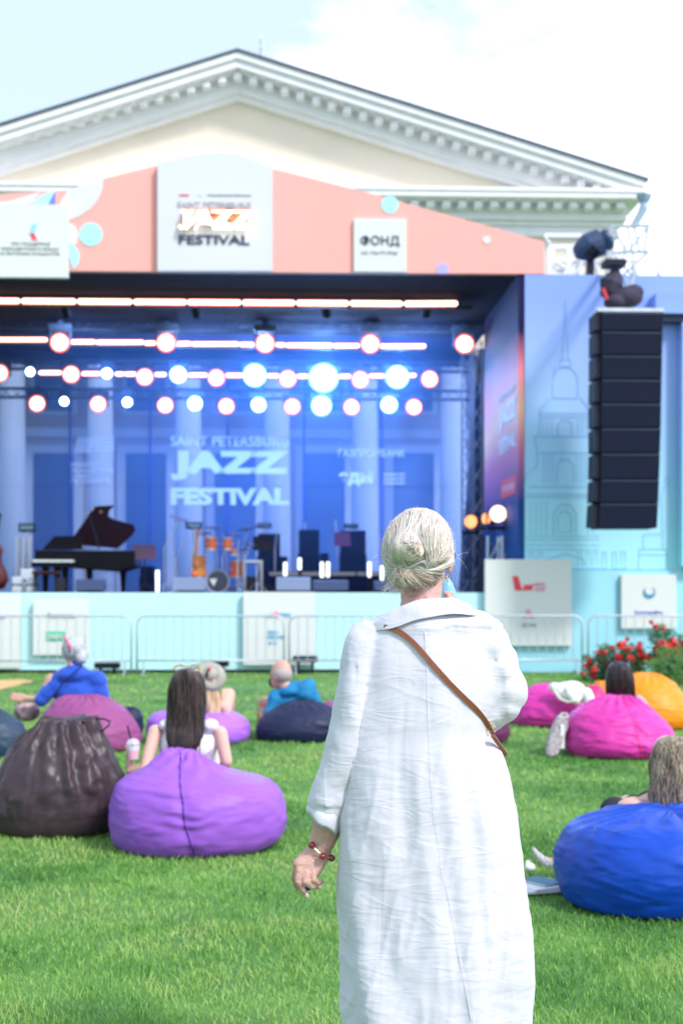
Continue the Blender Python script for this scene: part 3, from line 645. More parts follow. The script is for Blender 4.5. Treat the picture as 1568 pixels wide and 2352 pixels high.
for rw, lst, nm in ((0, stars, 'third'), (1, stars2, 'lowest')):
    for i, (x, y, r) in enumerate(lst):
        t = moving_head(x, y, r, 35.0 if rw == 0 else 35.2, M_star, M_bluerim, f'dazzling bluish white beam lamp, {ords[i]} from the left in the {nm} row', 'bluish white beam lamps', 'beam_lamp', top=28)
        p = PY(x, y, 34.9)
        if r > 9:
            l = bpy.data.lights.new('lamp_beam', 'POINT'); l.energy = 75*(r/15)**2.3; l.color = (.17, .42, 1); l.shadow_soft_size = .14
            lo = bpy.data.objects.new('lamp_beam', l); C.objects.link(lo); lo.parent = t; lo.location = (0, -.28, 0)
# blue wash lamps on the front truss lighting the backdrop (theatre wash)
for x in (150, 450, 750, 980):
    p = PY(x, 715, 30.3)
    t = thing('wash_lamp', f'small dark wash lamp on the front truss at its {["left","middle left","middle right","right"][(150,450,750,980).index(x)]} aimed at the backdrop', 'stage light', tuple(p), group='dark wash lamps on the front truss')
    f = MB(); f.tube([(p.x, 30.2, p.z+.1), (p.x, 30.5, p.z-.02)], [.09, .11], 12); f.build('body', M_black, t)
    l = bpy.data.lights.new('wash_light', 'SPOT'); l.energy = 620 if x > 600 else 360; l.color = (.30, .52, 1); l.spot_size = R(95); l.spot_blend = .9; l.shadow_soft_size = .25
    lo = bpy.data.objects.new('wash_light', l); C.objects.link(lo); lo.parent = t; lo.location = (0, .4, -.08); lo.rotation_euler = (R(68), 0, 0)
# thin theatrical haze inside the stage; blue light put into its colour
def haze_mat():
    m = bpy.data.materials.new('stage_smoke'); m.use_nodes = True; t = m.node_tree; t.nodes.remove(t.nodes['Principled BSDF'])
    v = t.nodes.new('ShaderNodeVolumePrincipled'); v.inputs['Color'].default_value = (.22, .46, 1, 1); v.inputs['Density'].default_value = .034; v.inputs['Anisotropy'].default_value = .35
    t.links.new(v.outputs[0], t.nodes['Material Output'].inputs['Volume']); return m
o = MB().box(xL+.4, xw-.05, YS+3.9, YBK-.55, ZF+.02, ZR-.02).build('stage_smoke', haze_mat()); tag(o, 'thin smoke coloured blue as if lit, hanging between the lamps inside the stage', 'smoke', kind='stuff')
# vertical truss tower and hanging cables at the right
truss('truss_tower', (GX(1083, 34.4), 34.4, ZF), (GX(1083, 34.4), 34.4, ZR), .34, 'tall aluminium truss tower in front of the navy curtain', rad=.024, m=M_dktruss)
truss('truss_tower', (GX(1148, 29.0), 29.0, ZF), (GX(1148, 29.0), 29.0, GZ(1148, 1232, 29.0)), .36, 'short aluminium truss stand under the peach lamp', rad=.035)
truss('truss_tower', (GX(1104, 31), 31, ZF), (GX(1104, 31), 31, GZ(1104, 1228, 31)), .34, 'short aluminium truss stand under the orange lamps', rad=.022, m=M_dktruss)
def side_lamp(px, py, r, Y, m, label, ax=0):
    p = PY(px, py, Y); s = Y/FP*r; d = Vector((-math.sin(ax), -math.cos(ax), 0)); t = thing('side_lamp', label, 'stage light', tuple(p), group='round side lamps near the curtain')
    f = MB(); f.tube([p-d*.35, p-d*.22, p], [s*.6, s*1.0, s*1.15], 18); f.build('head', M_black, t)
    f = MB(); f.tube([p+d*.004, p+d*.03], [s*1.0, s*.96], 24); f.build('lens', m, t)
    f = MB(); f.box(p.x-s*1.3, p.x+s*1.3, Y+.05, Y+.25, p.z-s*1.9, p.z-s*1.5); f.box(p.x-s*1.35, p.x-s*1.2, Y+.08, Y+.18, p.z-s*1.5, p.z+.05); f.box(p.x+s*1.2, p.x+s*1.35, Y+.08, Y+.18, p.z-s*1.5, p.z+.05); f.build('yoke', M_black, t)
side_lamp(1143, 1180, 19, 28.9, M_peach, 'bright peach round side lamp on the right stand')
side_lamp(1081, 1198, 15, 31.4, M_orangelamp, 'dim orange round side lamp left of its neighbours', .5)
side_lamp(1117, 1191, 13, 30.6, M_orangelamp, 'small orange side lamp half hidden behind the peach lamp', .9)
# ================================================================== LINE ARRAY right
YA = 25.2; cA = PY(1445, 960, YA)
la = thing('line_array_speaker', 'tall hanging column of black loudspeaker boxes beside the stage wing', 'loudspeaker', (cA.x, YA, GZ(1445, 1215, YA)))
edges = [(715, 1380, 1523), (760, 1380, 1521), (815, 1380, 1520), (870, 1380, 1519), (925, 1379, 1518), (982, 1379, 1517), (1040, 1379, 1515), (1100, 1378, 1513), (1155, 1376, 1511), (1213, 1373, 1508)]
for i in range(9):
    (y0, a0, b0), (y1, a1, b1) = edges[i], edges[i+1]; Yf = YA+.035*i; lean = .02*i
    q = [PY(a0, y0+.5, Yf), PY(b0, y0+.5, Yf), PY(b1, y1-.4, Yf), PY(a1, y1-.4, Yf)]
    f = MB(); f.slab([(p.x, p.z) for p in q], Yf, Yf+.7); bx = f.build('cabinet', M_black2, la, bevel=.012)
    f = MB(); f.slab([(q[0].x-.10, q[0].z-.015), (q[0].x-.001, q[0].z-.02), (q[3].x-.001, q[3].z+.02), (q[3].x-.10, q[3].z+.025)], Yf+.05, Yf+.6)
    f.build('side_bracket', M_black, la)
    f = MB(); f.box(q[0].x+.02, q[1].x-.02, Yf-.006, Yf-.001, q[0].z-.035, q[0].z-.015); f.build('trim_line', mat('grille_trim', (.05, .07, .13), .5) if i == 0 else MATS['grille_trim'], la)
f = MB(); f.box(PY(1372, 700, YA).x, PY(1525, 700, YA).x, YA+.05, YA+.6, GZ(1445, 714, YA), GZ(1445, 706, YA)); f.build('flying_frame', M_steel, la)
# canvas chain bag and hoist
M_canvas = mat('dark_canvas', (.035, .03, .06), .8, bump=.4, bscale=14)
hb = MB(); c_ = PY(1438, 683, YA+.3); hb.sph(c_, (.30, .22, .20), 20, 12); hb.sph(PY(1410, 694, YA+.25), (.20, .2, .14), 16, 10); hb.sph(PY(1455, 672, YA+.3), (.18, .18, .15), 16, 10)
h = remesh(hb, 'chain_bag', M_canvas, None, .025, 3); tag(h, 'dark canvas chain bag slumped on top of the hanging speaker column', 'bag')
t = thing('chain_hoist', 'dark chain hoist above the hanging speaker column', 'hoist', tuple(PY(1405, 700, YA+.3)))
f = MB(); q = PY(1410, 650, YA+.3); f.tube([PY(1415, 698, YA+.3), PY(1400, 670, YA+.3), PY(1403, 650, YA+.3), PY(1412, 632, YA+.3), PY(1412, 618, YA+.3)], [.10, .19, .22, .14, .07], 10); f.build('motor', M_canvas, t)
f = MB(); f.box(PY(1384, 0, YA+.3).x, PY(1432, 0, YA+.3).x, YA+.1, YA+.5, GZ(1400, 613, YA+.3), GZ(1400, 600, YA+.3)); f.build('beam_clamp', M_black, t)
f = MB(); f.tube([PY(1383, 662, YA+.1), PY(1393, 688, YA+.1)], .03, 6); f.build('red_strap', M_red, t)
f = MB(); f.tube([PY(1448, 655, YA+.3), PY(1455, 625, YA+.3), PY(1452, 600, YA+.35)], .035, 6); f.tube([PY(1440, 660, YA+.3), PY(1434, 640, YA+.3)], .03, 6); f.build('chain', M_steel, t)
# outrigger truss tower behind wing wall holding the array, with curved top arm
YT_ = 29.0
f = MB()
def tb(a, b, r=.03, Y0=YT_, Y1=None): f.cyl(PY(*a, Y0), PY(*b, Y1 or Y0), r, n=6)
for dy in (0, .8):
    Y = YT_+dy
    tb((1404, 520), (1490, 518), .03, Y); tb((1404, 580), (1488, 578), .03, Y); tb((1404, 520), (1404, 632), .035, Y); tb((1488, 518), (1478, 578), .03, Y); tb((1440, 520), (1462, 632), .025, Y)
    tb((1404, 520), (1440, 580), .025, Y); tb((1440, 580), (1488, 518), .025, Y); tb((1404, 580), (1450, 632), .025, Y); tb((1488, 578), (1430, 632), .03, Y); tb((1420, 600), (1470, 545), .02, Y); tb((1455, 520), (1468, 578), .025, Y)
    tb((1380, 540), (1404, 632), .025, Y); tb((1404, 545), (1380, 600), .02, Y); tb((1380, 600), (1460, 600), .02, Y); tb((1395, 620), (1440, 560), .02, Y)
for px, py in ((1404, 520), (1490, 518), (1404, 580), (1488, 578), (1404, 632), (1440, 580)): f.cyl(PY(px, py, YT_), PY(px, py, YT_+.8), .025, n=6)
for px in (1404, 1452): f.cyl((PY(px, 632, YT_).x, YT_, 0), PY(px, 632, YT_), .04, n=8)
f.cyl((PY(1404, 632, YT_).x, YT_-.02, GZ(1404, 590, YT_)), PY(1404, 600, YA+.3), .05, n=8); f.cyl(PY(1430, 606, YT_), PY(1430, 606, YA+.3), .05, n=8)
tw = f.build('rigging_tower', M_alu, origin=tuple(PY(1430, 1480, YT_)-Vector((0, 0, 0)))); tag(tw, 'tangled aluminium rigging tower rising behind the wing wall', 'truss tower')
f = MB(); f.tube([PY(1452, 522, YT_+.3), PY(1470, 492, YT_+.3), PY(1477, 478, YT_+.3), PY(1478, 466, YT_+.3)], [.07, .08, .09, .08], 8); f.tube([PY(1478, 466, YT_+.3), PY(1478, 456, YT_+.3), PY(1478, 448, YT_+.3)], [.09, .14, .17], 8)
tag(f.build('funnel_arm', mat('blue_grey_metal', (.34, .45, .52), .5, metal=.3), origin=tuple(PY(1465, 500, YT_+.3))), 'blue grey bent metal arm with a flared top above the rigging tower', 'metal arm')
# white scaffold structure behind fascia right
f = MB(); Y = 29.6
def pr(a, b, c, d, th=.1, Y_=Y): prect(f, a, b, c, d, Y_, th)
pr(1250, 535, 1376, 545); pr(1255, 560, 1273, 632); pr(1300, 560, 1318, 632); pr(1273.2, 560, 1299.8, 572); pr(1273.2, 589, 1299.8, 602, .1); pr(1273.2, 618, 1299.8, 632); 
pr(1330, 560, 1378, 566); pr(1345, 566.5, 1350, 632); pr(1368, 566.5, 1372, 632)
tb_ = f; 
for a, b in (((1250, 545), (1262, 560)), ((1320, 600), (1345, 566)), ((1318, 632), (1345, 590)), ((1350, 632), (1368, 590)), ((1350, 580), (1368, 620)), ((1275, 603), (1298, 617))):
    f.cyl(PY(*a, Y-.05), PY(*b, Y-.05), .03, n=6)
for px in (1262, 1309, 1347): f.cyl((PY(px, 632, Y+.05).x, Y+.06, 0), PY(px, 625, Y+.06), .05, n=8)
tag(f.build('scaffold', mat('white_metal', (.80, .82, .86), .5), origin=tuple(PY(1300, 632, Y))), 'white scaffold frame behind the end of the coral fascia', 'scaffold')
f = MB(); Y = 30.2
for k in range(14):
    x0, y0 = random.uniform(1316, 1400), random.uniform(560, 632); f.cyl(PY(x0, y0, Y), PY(x0+random.uniform(-16, 16), y0+random.uniform(-26, 26), Y+random.uniform(-.2, .2)), .02, n=5)
for px in (1325, 1360, 1392): f.cyl((PY(px, 560, Y).x, Y, 0), PY(px, 556, Y), .035, n=8)
pr_ = f; prect(f, 1316, 556, 1400, 560, Y, .06); prect(f, 1316, 600, 1400, 603, Y+.1, .06)
tag(f.build('scaffold', M_alu, origin=tuple(PY(1350, 632, Y))), 'jumbled aluminium bracing under the dark moving head', 'scaffold')
# moving head standing on the wall top
YM = 27.6; s = YM/FP
t = thing('roof_spotlight', 'dark blue moving head spotlight tilted on top of the wing wall', 'stage light', tuple(PY(1357, 625, YM)))
M_mh = mat('dark_blue_plastic', (.02, .045, .12), .45)
f = MB(); f.box(PY(1350, 0, YM).x, PY(1364, 0, YM).x, YM, YM+.2, GZ(1357, 632, YM), GZ(1357, 590, YM)); f.build('post', M_black, t, bevel=.01)
f = MB(); a = PY(1322, 580, YM+.1); b = PY(1352, 560, YM+.1); c_ = PY(1386, 548, YM+.1); e_ = PY(1404, 534, YM+.1)
f.tube([PY(1320, 582, YM+.1), PY(1330, 578, YM+.1), PY(1348, 568, YM+.1), PY(1378, 556, YM+.1)], [.12, .19, .27, .27], 14); f.build('head', M_mh, t, smooth=False)
f = MB(); f.tube([PY(1381, 556, YM+.1), PY(1392, 551, YM+.1), PY(1399, 548, YM+.1)], [.17, .22, .20], 14); f.build('lens_hood', M_mh, t)
f = MB(); f.tube([PY(1357, 592, YM-.05), PY(1345, 585, YM-.12), PY(1362, 566, YM-.20), PY(1376, 577, YM-.12), PY(1362, 592, YM-.05)], .05, 8); f.build('yoke', M_black, t)
# stub spike on wall
for px, py in ((1238, 612), (1512, 612)):
    f = MB(); f.cyl(PY(px, 631, 27.7), PY(px, py, 27.7), .05, .02, n=8); tag(f.build('pole_tip', M_alu, origin=tuple(PY(px, 631, 27.7))), f'short pale metal stub on the wall top {"at the end of the coral fascia" if px < 1300 else "right of the rigging tower"}', 'metal stub')
# ================================================================== INSTRUMENTS
ZS = ZF+.002
def SP(px, py, Y): return PY(px, py, Y)
M_gloss = mat('black_lacquer', (.004, .004, .008), .35, spec=.15)
M_wood = mat('reddish_wood', (.045, .014, .010), .4, spec=.2)
M_ivory = mat('ivory_keys', (.72, .80, .80), .4)
M_gold = mat('brass', (.7, .5, .2), .3, metal=1)
M_cym = mat('cymbal_bronze', (.35, .10, .06), .35, metal=.6)
M_orange = mat('orange_drum_shell', (.70, .13, .03), .3, coat=.4)
M_head = mat('drum_head', (.85, .85, .85), .5)
Yp = 31.5; s = Yp/FP
pn = thing('grand_piano', 'black grand piano with raised lid at the left of the stage', 'piano', (GX(195, Yp), Yp, ZS))
f = MB(); q = [PY(x, y, Yp-.6) for x, y in ((80, 1264), (310, 1264), (310, 1300), (270, 1313), (80, 1297))]; f.slab([(p.x, p.z) for p in q], Yp-.6, Yp+.9); f.build('case', M_gloss, pn, bevel=.02)
f = MB(); q = [PY(x, y, Yp-.55) for x, y in ((97, 1262.5), (125, 1232), (186, 1230), (190, 1262.5))]; f.slab([(p.x, p.z) for p in q], Yp-.55, Yp-.5); f.build('music_desk', M_gloss, pn)
f = MB(); f.box(PY(72, 0, Yp-.9).x, PY(172, 0, Yp-.9).x, Yp-.9, Yp-.605, GZ(100, 1302, Yp-.9), GZ(100, 1291, Yp-.9)); f.build('key_bed', M_gloss, pn)
f = MB(); f.box(PY(76, 0, Yp-.88).x, PY(168, 0, Yp-.88).x, Yp-.905, Yp-.62, GZ(100, 1290.8, Yp-.9), GZ(100, 1286, Yp-.9)); f.build('keyboard', M_ivory, pn)
f = MB(); lid = [(146, 1247), (213, 1160), (258, 1158), (246, 1170), (243, 1182), (255, 1190), (300, 1202), (306, 1212), (298, 1226), (262, 1258)]
q = [PY(x, y, Yp+.0) for x, y in lid]; n = len(q); V = [(p.x, Yp+.75-(p.z-GZ(200, 1262, Yp))*.35, p.z) for p in q]; V2 = [(v[0], v[1]+.03, v[2]) for v in V]
f.add(V+V2, [tuple(range(n)), tuple(range(n, 2*n))[::-1]]+[(i, i+n, (i+1) % n+n, (i+1) % n) for i in range(n)]); f.build('lid', M_wood, pn)
f = MB(); f.cyl(PY(205, 1180, Yp+.3), PY(228, 1262, Yp), .018, n=6); f.build('lid_prop', M_black, pn)
f = MB()
for x, y in ((213, 1170), (203, 1181), (232, 1176)): f.sph(PY(x, y, Yp+.32), .035, 8, 6)
f.build('hinge', M_gold, pn)
for x, Y in ((105, Yp-.5), (150, Yp-.45), (206, Yp-.3), (283, Yp+.5), (132, Yp-.2)):
    f = MB(); p = PY(x, 1300, Y); f.tube([(p.x, Y, p.z+.08), (p.x, Y, p.z-.05), (p.x, Y, ZS)], [.10, .08, .045], 10); f.build('leg', M_gloss, pn)
t = thing('piano_stool', 'low dark stool with reddish seat in front of the piano keys', 'stool', (GX(100, 30.0), 30.0, ZS)); f = MB(); a = PY(98, 1312, 30.0); f.box(a.x-.2, a.x+.35, 29.85, 30.2, a.z-.07, a.z); f.build('seat', M_wood, t, bevel=.02)
for dx in (-.15, .3):
    for dy in (-.1, .12): f = MB(); f.cyl((a.x+dx, 30.02+dy, a.z-.072), (a.x+dx, 30.02+dy, ZS), .02); f.build('leg', M_black, t)
# double bass at left edge
t = thing('double_bass', 'red brown double bass cut by the left picture edge', 'double bass', (GX(0, 30.5), 30.5, ZS))
f = MB(); Yb = 30.5
rs = []
for z_, hw in ((0.05, .02), (.08, .22), (.25, .33), (.45, .30), (.62, .22), (.75, .21), (.9, .26), (1.02, .22), (1.1, .06)):
    rs.append([(GX(-14, Yb)+hw*math.cos(a_)*1.0-z_*.06, Yb+.12*math.sin(a_)*(1 if hw > .1 else .4), ZS+z_) for a_ in np.linspace(0, 2*PI, 20, endpoint=False)])
f.rings(rs); f.build('body', mat('bass_varnish', (.08, .010, .008), .4), t, smooth=True)
f = MB(); f.tube([(GX(-14, Yb)-.05, Yb-.10, ZS+.5), (GX(-6, Yb), Yb-.05, ZS+1.1), (GX(0, Yb), Yb, ZS+1.62)], [.03, .03, .022], 8); f.sph((GX(0, Yb), Yb, ZS+1.64), .05, 8, 6); f.build('neck', M_black, t)
# laptop / pedal table at left (speaker stand with panel)
def stand_panel(px, py0, py1, w_, Y, label, legs=True, name='panel_light', m=None):
    a = PY(px, py1, Y); b = PY(px, py0, Y); hw = w_/2*Y/FP; t = thing(name, label, 'stage light', (a.x, Y, ZS), group='small flat panels on stands')
    MB().box(a.x-hw, a.x+hw, Y, Y+.1, a.z, b.z).build('housing', M_black, t, bevel=.01); MB().box(a.x-hw*.78, a.x+hw*.78, Y-.008, Y-.001, a.z+.06, b.z-.05).build('face', m or mat('pale_green_glass', (.35, .50, .48), .3), t)
    f = MB(); f.cyl((a.x, Y+.05, a.z-.001), (a.x, Y+.05, ZS+.03), .03, n=8); f.box(a.x-.25, a.x+.25, Y-.1, Y+.2, ZS, ZS+.03); f.build('stand', M_alu, t); return t
stand_panel(62, 1202, 1222, 38, 33.5, 'pale framed panel on a stand left of the piano')
stand_panel(445, 1199, 1215, 38, 34.5, 'pale framed panel on a stand behind the drum kit', m=MATS['pale_green_glass'])
stand_panel(607, 1201, 1213, 34, 34.8, 'pale framed panel on a stand above the dark amplifier', m=MATS['pale_green_glass'])
stand_panel(806, 1203, 1214, 34, 34.8, 'pale framed panel on a stand behind the rightmost amplifier', m=MATS['pale_green_glass'])
for i, px in enumerate((42, 56, 70)):
    f = MB(); a = PY(px, 1232, 33); f.cyl((a.x, 33, ZS), (a.x, 33, a.z), .05, n=10); f.cyl((a.x, 33, ZS), (a.x, 33, ZS+.04), .14, n=12)
    tag(f.build('chrome_post', M_alu, origin=(a.x, 33, ZS)), f'chrome post standing left of the piano, {["leftmost","middle","rightmost"][i]} of three', 'post', 'chrome posts left of the piano')
# monitors (wedges)
def wedge(px0, px1, py, Y, label, m=None):
    a = PY(px0, py, Y); b = PY(px1, py, Y); t = thing('monitor_wedge', label, 'monitor speaker', ((a.x+b.x)/2, Y, ZS), group='wedge monitors along the stage edge')
    z1 = a.z; f = MB(); V = []
    for x in (a.x, b.x): V += [(x, Y, ZS+.04), (x, Y+.5, ZS+.04), (x, Y+.5, ZS+.12), (x, Y+.32, z1), (x, Y+.12, z1-.02)]
    f.add(V, [(0, 1, 2, 3, 4), (9, 8, 7, 6, 5), (0, 5, 6, 1), (1, 6, 7, 2), (2, 7, 8, 3), (3, 8, 9, 4), (4, 9, 5, 0)]); f.build('cabinet', m or M_wedge, t, bevel=.01)
    f = MB(); f.box(a.x+.04, b.x-.04, Y+.12, Y+.45, ZS, ZS+.035); f.build('foot', M_black, t)
M_wedge = mat('grey_blue_speaker', (.045, .07, .15), .6, spec=.2)
M_wedge2 = mat('light_grey_speaker', (.16, .22, .36), .6)
wedge(172, 238, 1330, 28.4, 'dark wedge monitor in front of the piano'); wedge(395, 471, 1326, 28.4, 'pale grey wedge monitor in front of the drum kit', M_wedge2); wedge(634, 713, 1325, 28.4, 'pale grey wedge monitor left of the pale tubes', M_wedge2); wedge(718, 800, 1332, 28.5, 'dark wedge monitor beside the pale grey one, right of centre')
wedge(860, 925, 1334, 28.5, 'dark wedge monitor half hidden behind the blonde woman')
# white light tubes
M_tube = emis('white_tube', (.85, .93, 1), 1.6)
for i, (px, y0, y1, Y) in enumerate(((362, 1310, 1362, 28.2), (420, 1330, 1345, 30.2), (655, 1292, 1322, 30.5), (688, 1282, 1308, 31), (739, 1291, 1326, 30.5), (753, 1291, 1325, 30.6), (848, 1291, 1325, 30.6), (877, 1300, 1332, 29.5))):
    a = PY(px, y1, Y); b = PY(px, y0, Y); t = thing('light_tube', f'short upright glowing white tube, {ords[i]} from the left along the stage front', 'stage light', (a.x, Y, ZS), group='upright white light tubes')
    f = MB(); f.cyl((a.x, Y, a.z), (a.x, Y, b.z), .035, n=10); f.build('tube', M_tube, t); f = MB(); f.cyl((a.x, Y, ZS), (a.x, Y, max(a.z-.002, ZS+.02)), .03, n=10); f.cyl((a.x, Y, ZS), (a.x, Y, ZS+.012), .12, n=12); f.build('base', M_black, t)
# drum riser
t = thing('drum_riser', 'low dark platform with pale front edge under the band', 'platform', (GX(740, 33), 33, ZS))
MB().box(GX(610, 32.6), GX(1000, 32.6), 32.6, 35.2, ZS, GZ(740, 1313, 32.6)).build('deck', M_dkblue, t); f = MB()
for a, b in ((618, 690), (693, 757), (760, 816), (820, 890)): f.box(GX(a, 32.58), GX(b, 32.58), 32.56, 32.598, GZ(740, 1313, 32.6)+.002-.09, GZ(740, 1313, 32.6)-.01)
f.build('edge_strip', mat('cream_edge', (.55, .52, .45), .6), t)
# drum kit
Yd = 31.5
dk = thing('drum_kit', 'orange drum kit with dark bass drum head centre left of the stage', 'drum kit', (GX(500, Yd), Yd, ZS))
f = MB(); c_ = PY(500, 1311, Yd-.3); rr = 25*Yd/FP; f.cyl((c_.x, Yd-.3, ZS+rr), (c_.x, Yd+.15, ZS+rr), rr, n=28); bd_ = f.build('bass_drum', M_orange, dk)
f = MB(); f.cyl((c_.x, Yd-.315, ZS+rr), (c_.x, Yd-.301, ZS+rr), rr*.97, n=28); f.build('drum_skin', mat('dark_drum_head', (.03, .045, .08), .4), bd_)
f = MB(); cz = ZS+rr; 
for sx, sy in ((-.55, .3), (.2, .3)): pass
V = [(c_.x-rr*.75, cz+rr*.25), (c_.x-rr*.05, cz+rr*.25), (c_.x-rr*.35, cz-rr*.45)]
f.slab(V, Yd-.325, Yd-.316); f.build('emblem', M_board, bd_)
f = MB(); f.tube([(c_.x+rr*1.02*math.cos(a_), Yd-.31, cz+rr*1.02*math.sin(a_)) for a_ in np.linspace(0, 2*PI, 28, endpoint=False)], .02, 6, closed=True); f.build('hoop', M_alu, bd_)
def drum(px, py0, py1, w_, Y, m=M_orange):
    a = PY(px, py1, Y); b = PY(px, py0, Y); r = w_/2*Y/FP; f = MB(); f.cyl(a, b, r, n=20); d = f.build('drum', m, dk)
    f = MB(); f.cyl((b.x, Y, b.z+.001), (b.x, Y, b.z+.02), r*1.03, n=20); f.cyl((a.x, Y, a.z-.02), (a.x, Y, a.z+.015), r*1.03, n=20); f.build('hoop', M_alu, d)
    f = MB()
    for k in range(8): f.sph((a.x+r*math.cos(k*PI/4), Y+r*math.sin(k*PI/4), (a.z+b.z)/2), .022, 6, 4)
    f.build('lug', M_alu, d)
drum(485, 1236, 1262, 28, Yd-.1); drum(523, 1238, 1262, 24, Yd-.1); drum(457, 1277, 1325, 32, Yd+.25, mat('amber_drum_shell', (.80, .30, .03), .3, coat=.4)); drum(537, 1264, 1274, 22, Yd+.1); drum(545, 1290, 1325, 34, Yd+.3)
def stand(px, py, Y, cym=None, lean=0, label='', cat='stand', name='cymbal_stand', thick=.016, parent=None):
    a = PY(px, py, Y); x0 = a.x+lean; t = thing(name, label, cat, (x0, Y, ZS), group='stands around the drums and microphones')
    f = MB(); f.cyl((x0, Y, ZS+.05), (x0, Y, ZS+(a.z-ZS)*.6), thick, n=6); f.cyl((x0, Y, ZS+(a.z-ZS)*.6), a, thick*.8, n=6); f.build('pole', M_alu, t)
    f = MB()
    for k in range(3): an = k*2.09+.5; f.cyl((x0, Y, ZS+.22), (x0+.25*math.cos(an), Y+.25*math.sin(an), ZS+.012), .012, n=5)
    f.build('tripod', M_alu, t)
    if cym:
        r, tl = cym; f = MB(); nn = 24; V = [(a.x, Y, a.z+.03)]+[(a.x+r*math.cos(2*PI*i/nn), Y+r*math.sin(2*PI*i/nn), a.z+tl*r*math.cos(2*PI*i/nn)) for i in range(nn)]
        V2 = [(v[0], v[1], v[2]-.012) for v in V]
        f.add(V, [(0, 1+i, 1+(i+1) % nn) for i in range(nn)]); f.add(V2, [(0, 1+(i+1) % nn, 1+i) for i in range(nn)]); f.build('cymbal', M_cym, t)
stand(414, 1192, 31.2, (.26, -.35), -.35, 'tilted cymbal on a leaning chrome stand left of the drums', 'cymbal'); stand(452, 1215, 31.0, (.24, -.4), -.1, 'dark tilted cymbal close above the left drum', 'cymbal')
stand(488, 1212, 32.0, (.18, 0), .1, 'small level cymbal above the orange toms', 'cymbal'); stand(572, 1213, 32.0, (.26, .2), -.2, 'tilted red cymbal right of the drums', 'cymbal'); stand(560, 1262, 31.6, (.2, .0), .0, 'low cymbal pair at the right of the drums', 'cymbal')
for i, (px, py, Y, lb) in enumerate(((640, 1192, 33, 'microphone stand behind the dark amplifier'), (700, 1200, 34, 'microphone stand left of the middle amplifier'), (770, 1195, 34, 'microphone stand right of the middle amplifier'), (866, 1205, 32, 'microphone stand beside the blonde head'), (395, 1240, 31, 'microphone stand left of the drums'), (595, 1290, 30.5, 'low microphone stand right of the drums'), (1040, 1185, 32, 'microphone stand hidden partly by the blonde hair'))):
    stand(px, py, Y, None, random.uniform(-.1, .1), lb, 'microphone stand', 'microphone_stand', .014)
for i, (px, py, Y) in enumerate(((512, 1228, 31.9), (536, 1226, 31.4), (548, 1240, 31.0), (575, 1250, 31.3), (470, 1226, 31.7), (430, 1232, 31.9))):
    stand(px, py, Y, (.15+.02*(i % 3), .15*(-1)**i) if i in (1, 3, 4) else None, random.uniform(-.25, .25), 'chrome drum hardware stand, ' + ['just right of the second orange tom', 'with a small cymbal over the right toms', 'leaning at the right of the toms', 'with a low cymbal at the far right of the kit', 'with a small cymbal over the left tom', 'behind the upright orange guitar'][i], 'cymbal stand')
# hardware at right of drums
t = thing('keyboard_stand', 'low chrome equipment rack right of the drum kit', 'rack', (GX(590, 31), 31, ZS)); f = MB()
for px in (562, 600): 
    for dy in (0, .5): f.cyl((GX(px, 31), 31+dy, ZS), (GX(px, 31), 31+dy, GZ(px, 1290, 31)), .025, n=6)
f.build('frame', M_alu, t); f = MB(); f.box(GX(560, 31), GX(603, 31), 30.95, 31.55, GZ(580, 1292, 31), GZ(580, 1287, 31)); f.build('top', M_steel, t); f = MB(); f.box(GX(566, 31), GX(597, 31), 31.0, 31.5, ZS+.05, ZS+.35); f.build('case', M_black, t)
# electric guitar on stand left of drums
t = thing('bass_guitar', 'orange bass guitar upright on its stand at the left of the drums', 'guitar', (GX(442, 30.4), 30.4, ZS)); f = MB(); Yg = 30.4
q = PY(443, 1322, Yg); gb = MB(); gb.sph((q.x+.03, Yg, q.z+.03), (.085, .03, .08), 16, 8); gb.sph((q.x+.05, Yg, q.z+.25), (.08, .03, .08), 16, 8)
for k in range(len(gb.v)): gb.v[k] = tuple(ROOTM[t.name] @ Vector(gb.v[k]))
remesh(gb, 'body', M_orange, t, .02, 2)
f = MB(); f.tube([(q.x+.05, Yg-.03, q.z+.2), PY(453, 1232, Yg), PY(456, 1218, Yg)], [.03, .026, .04], 8); f.build('neck', mat('maple', (.36, .15, .06), .4), t)
# amplifiers
def amp(px0, px1, py, Y, label):
    a = PY(px0, py, Y); b = PY(px1, py, Y); t = thing('amplifier', label, 'amplifier', ((a.x+b.x)/2, Y, ZS), group='dark amplifiers at the back of the stage')
    h_ = a.z-ZS; MB().box(a.x, b.x, Y, Y+.4, ZS, ZS+h_*.62).build('cabinet', M_amp, t, bevel=.015); MB().box(a.x+.02, b.x-.02, Y+.03, Y+.36, ZS+h_*.62+.002, ZS+h_).build('head', M_amp, t, bevel=.015)
    MB().box(a.x+.05, b.x-.05, Y-.008, Y-.001, ZS+.05, ZS+h_*.57).build('grille', M_black2, t)
M_amp = mat('amp_navy', (.008, .011, .04), .7, spec=.15)
amp(590, 645, 1225, 33.6, 'tall dark amplifier right of the drums'); amp(684, 735, 1216, 33.8, 'dark amplifier stack in the middle of the stage'); amp(780, 842, 1218, 33.6, 'wide dark amplifier left of the blonde head')
amp(735, 757, 1270, 33.5, 'small dark amplifier beside the middle stack'); amp(320, 356, 1300, 33.2, 'low dark cabinet right of the piano'); amp(640, 662, 1278, 33.4, 'small dark cabinet between two amplifiers')
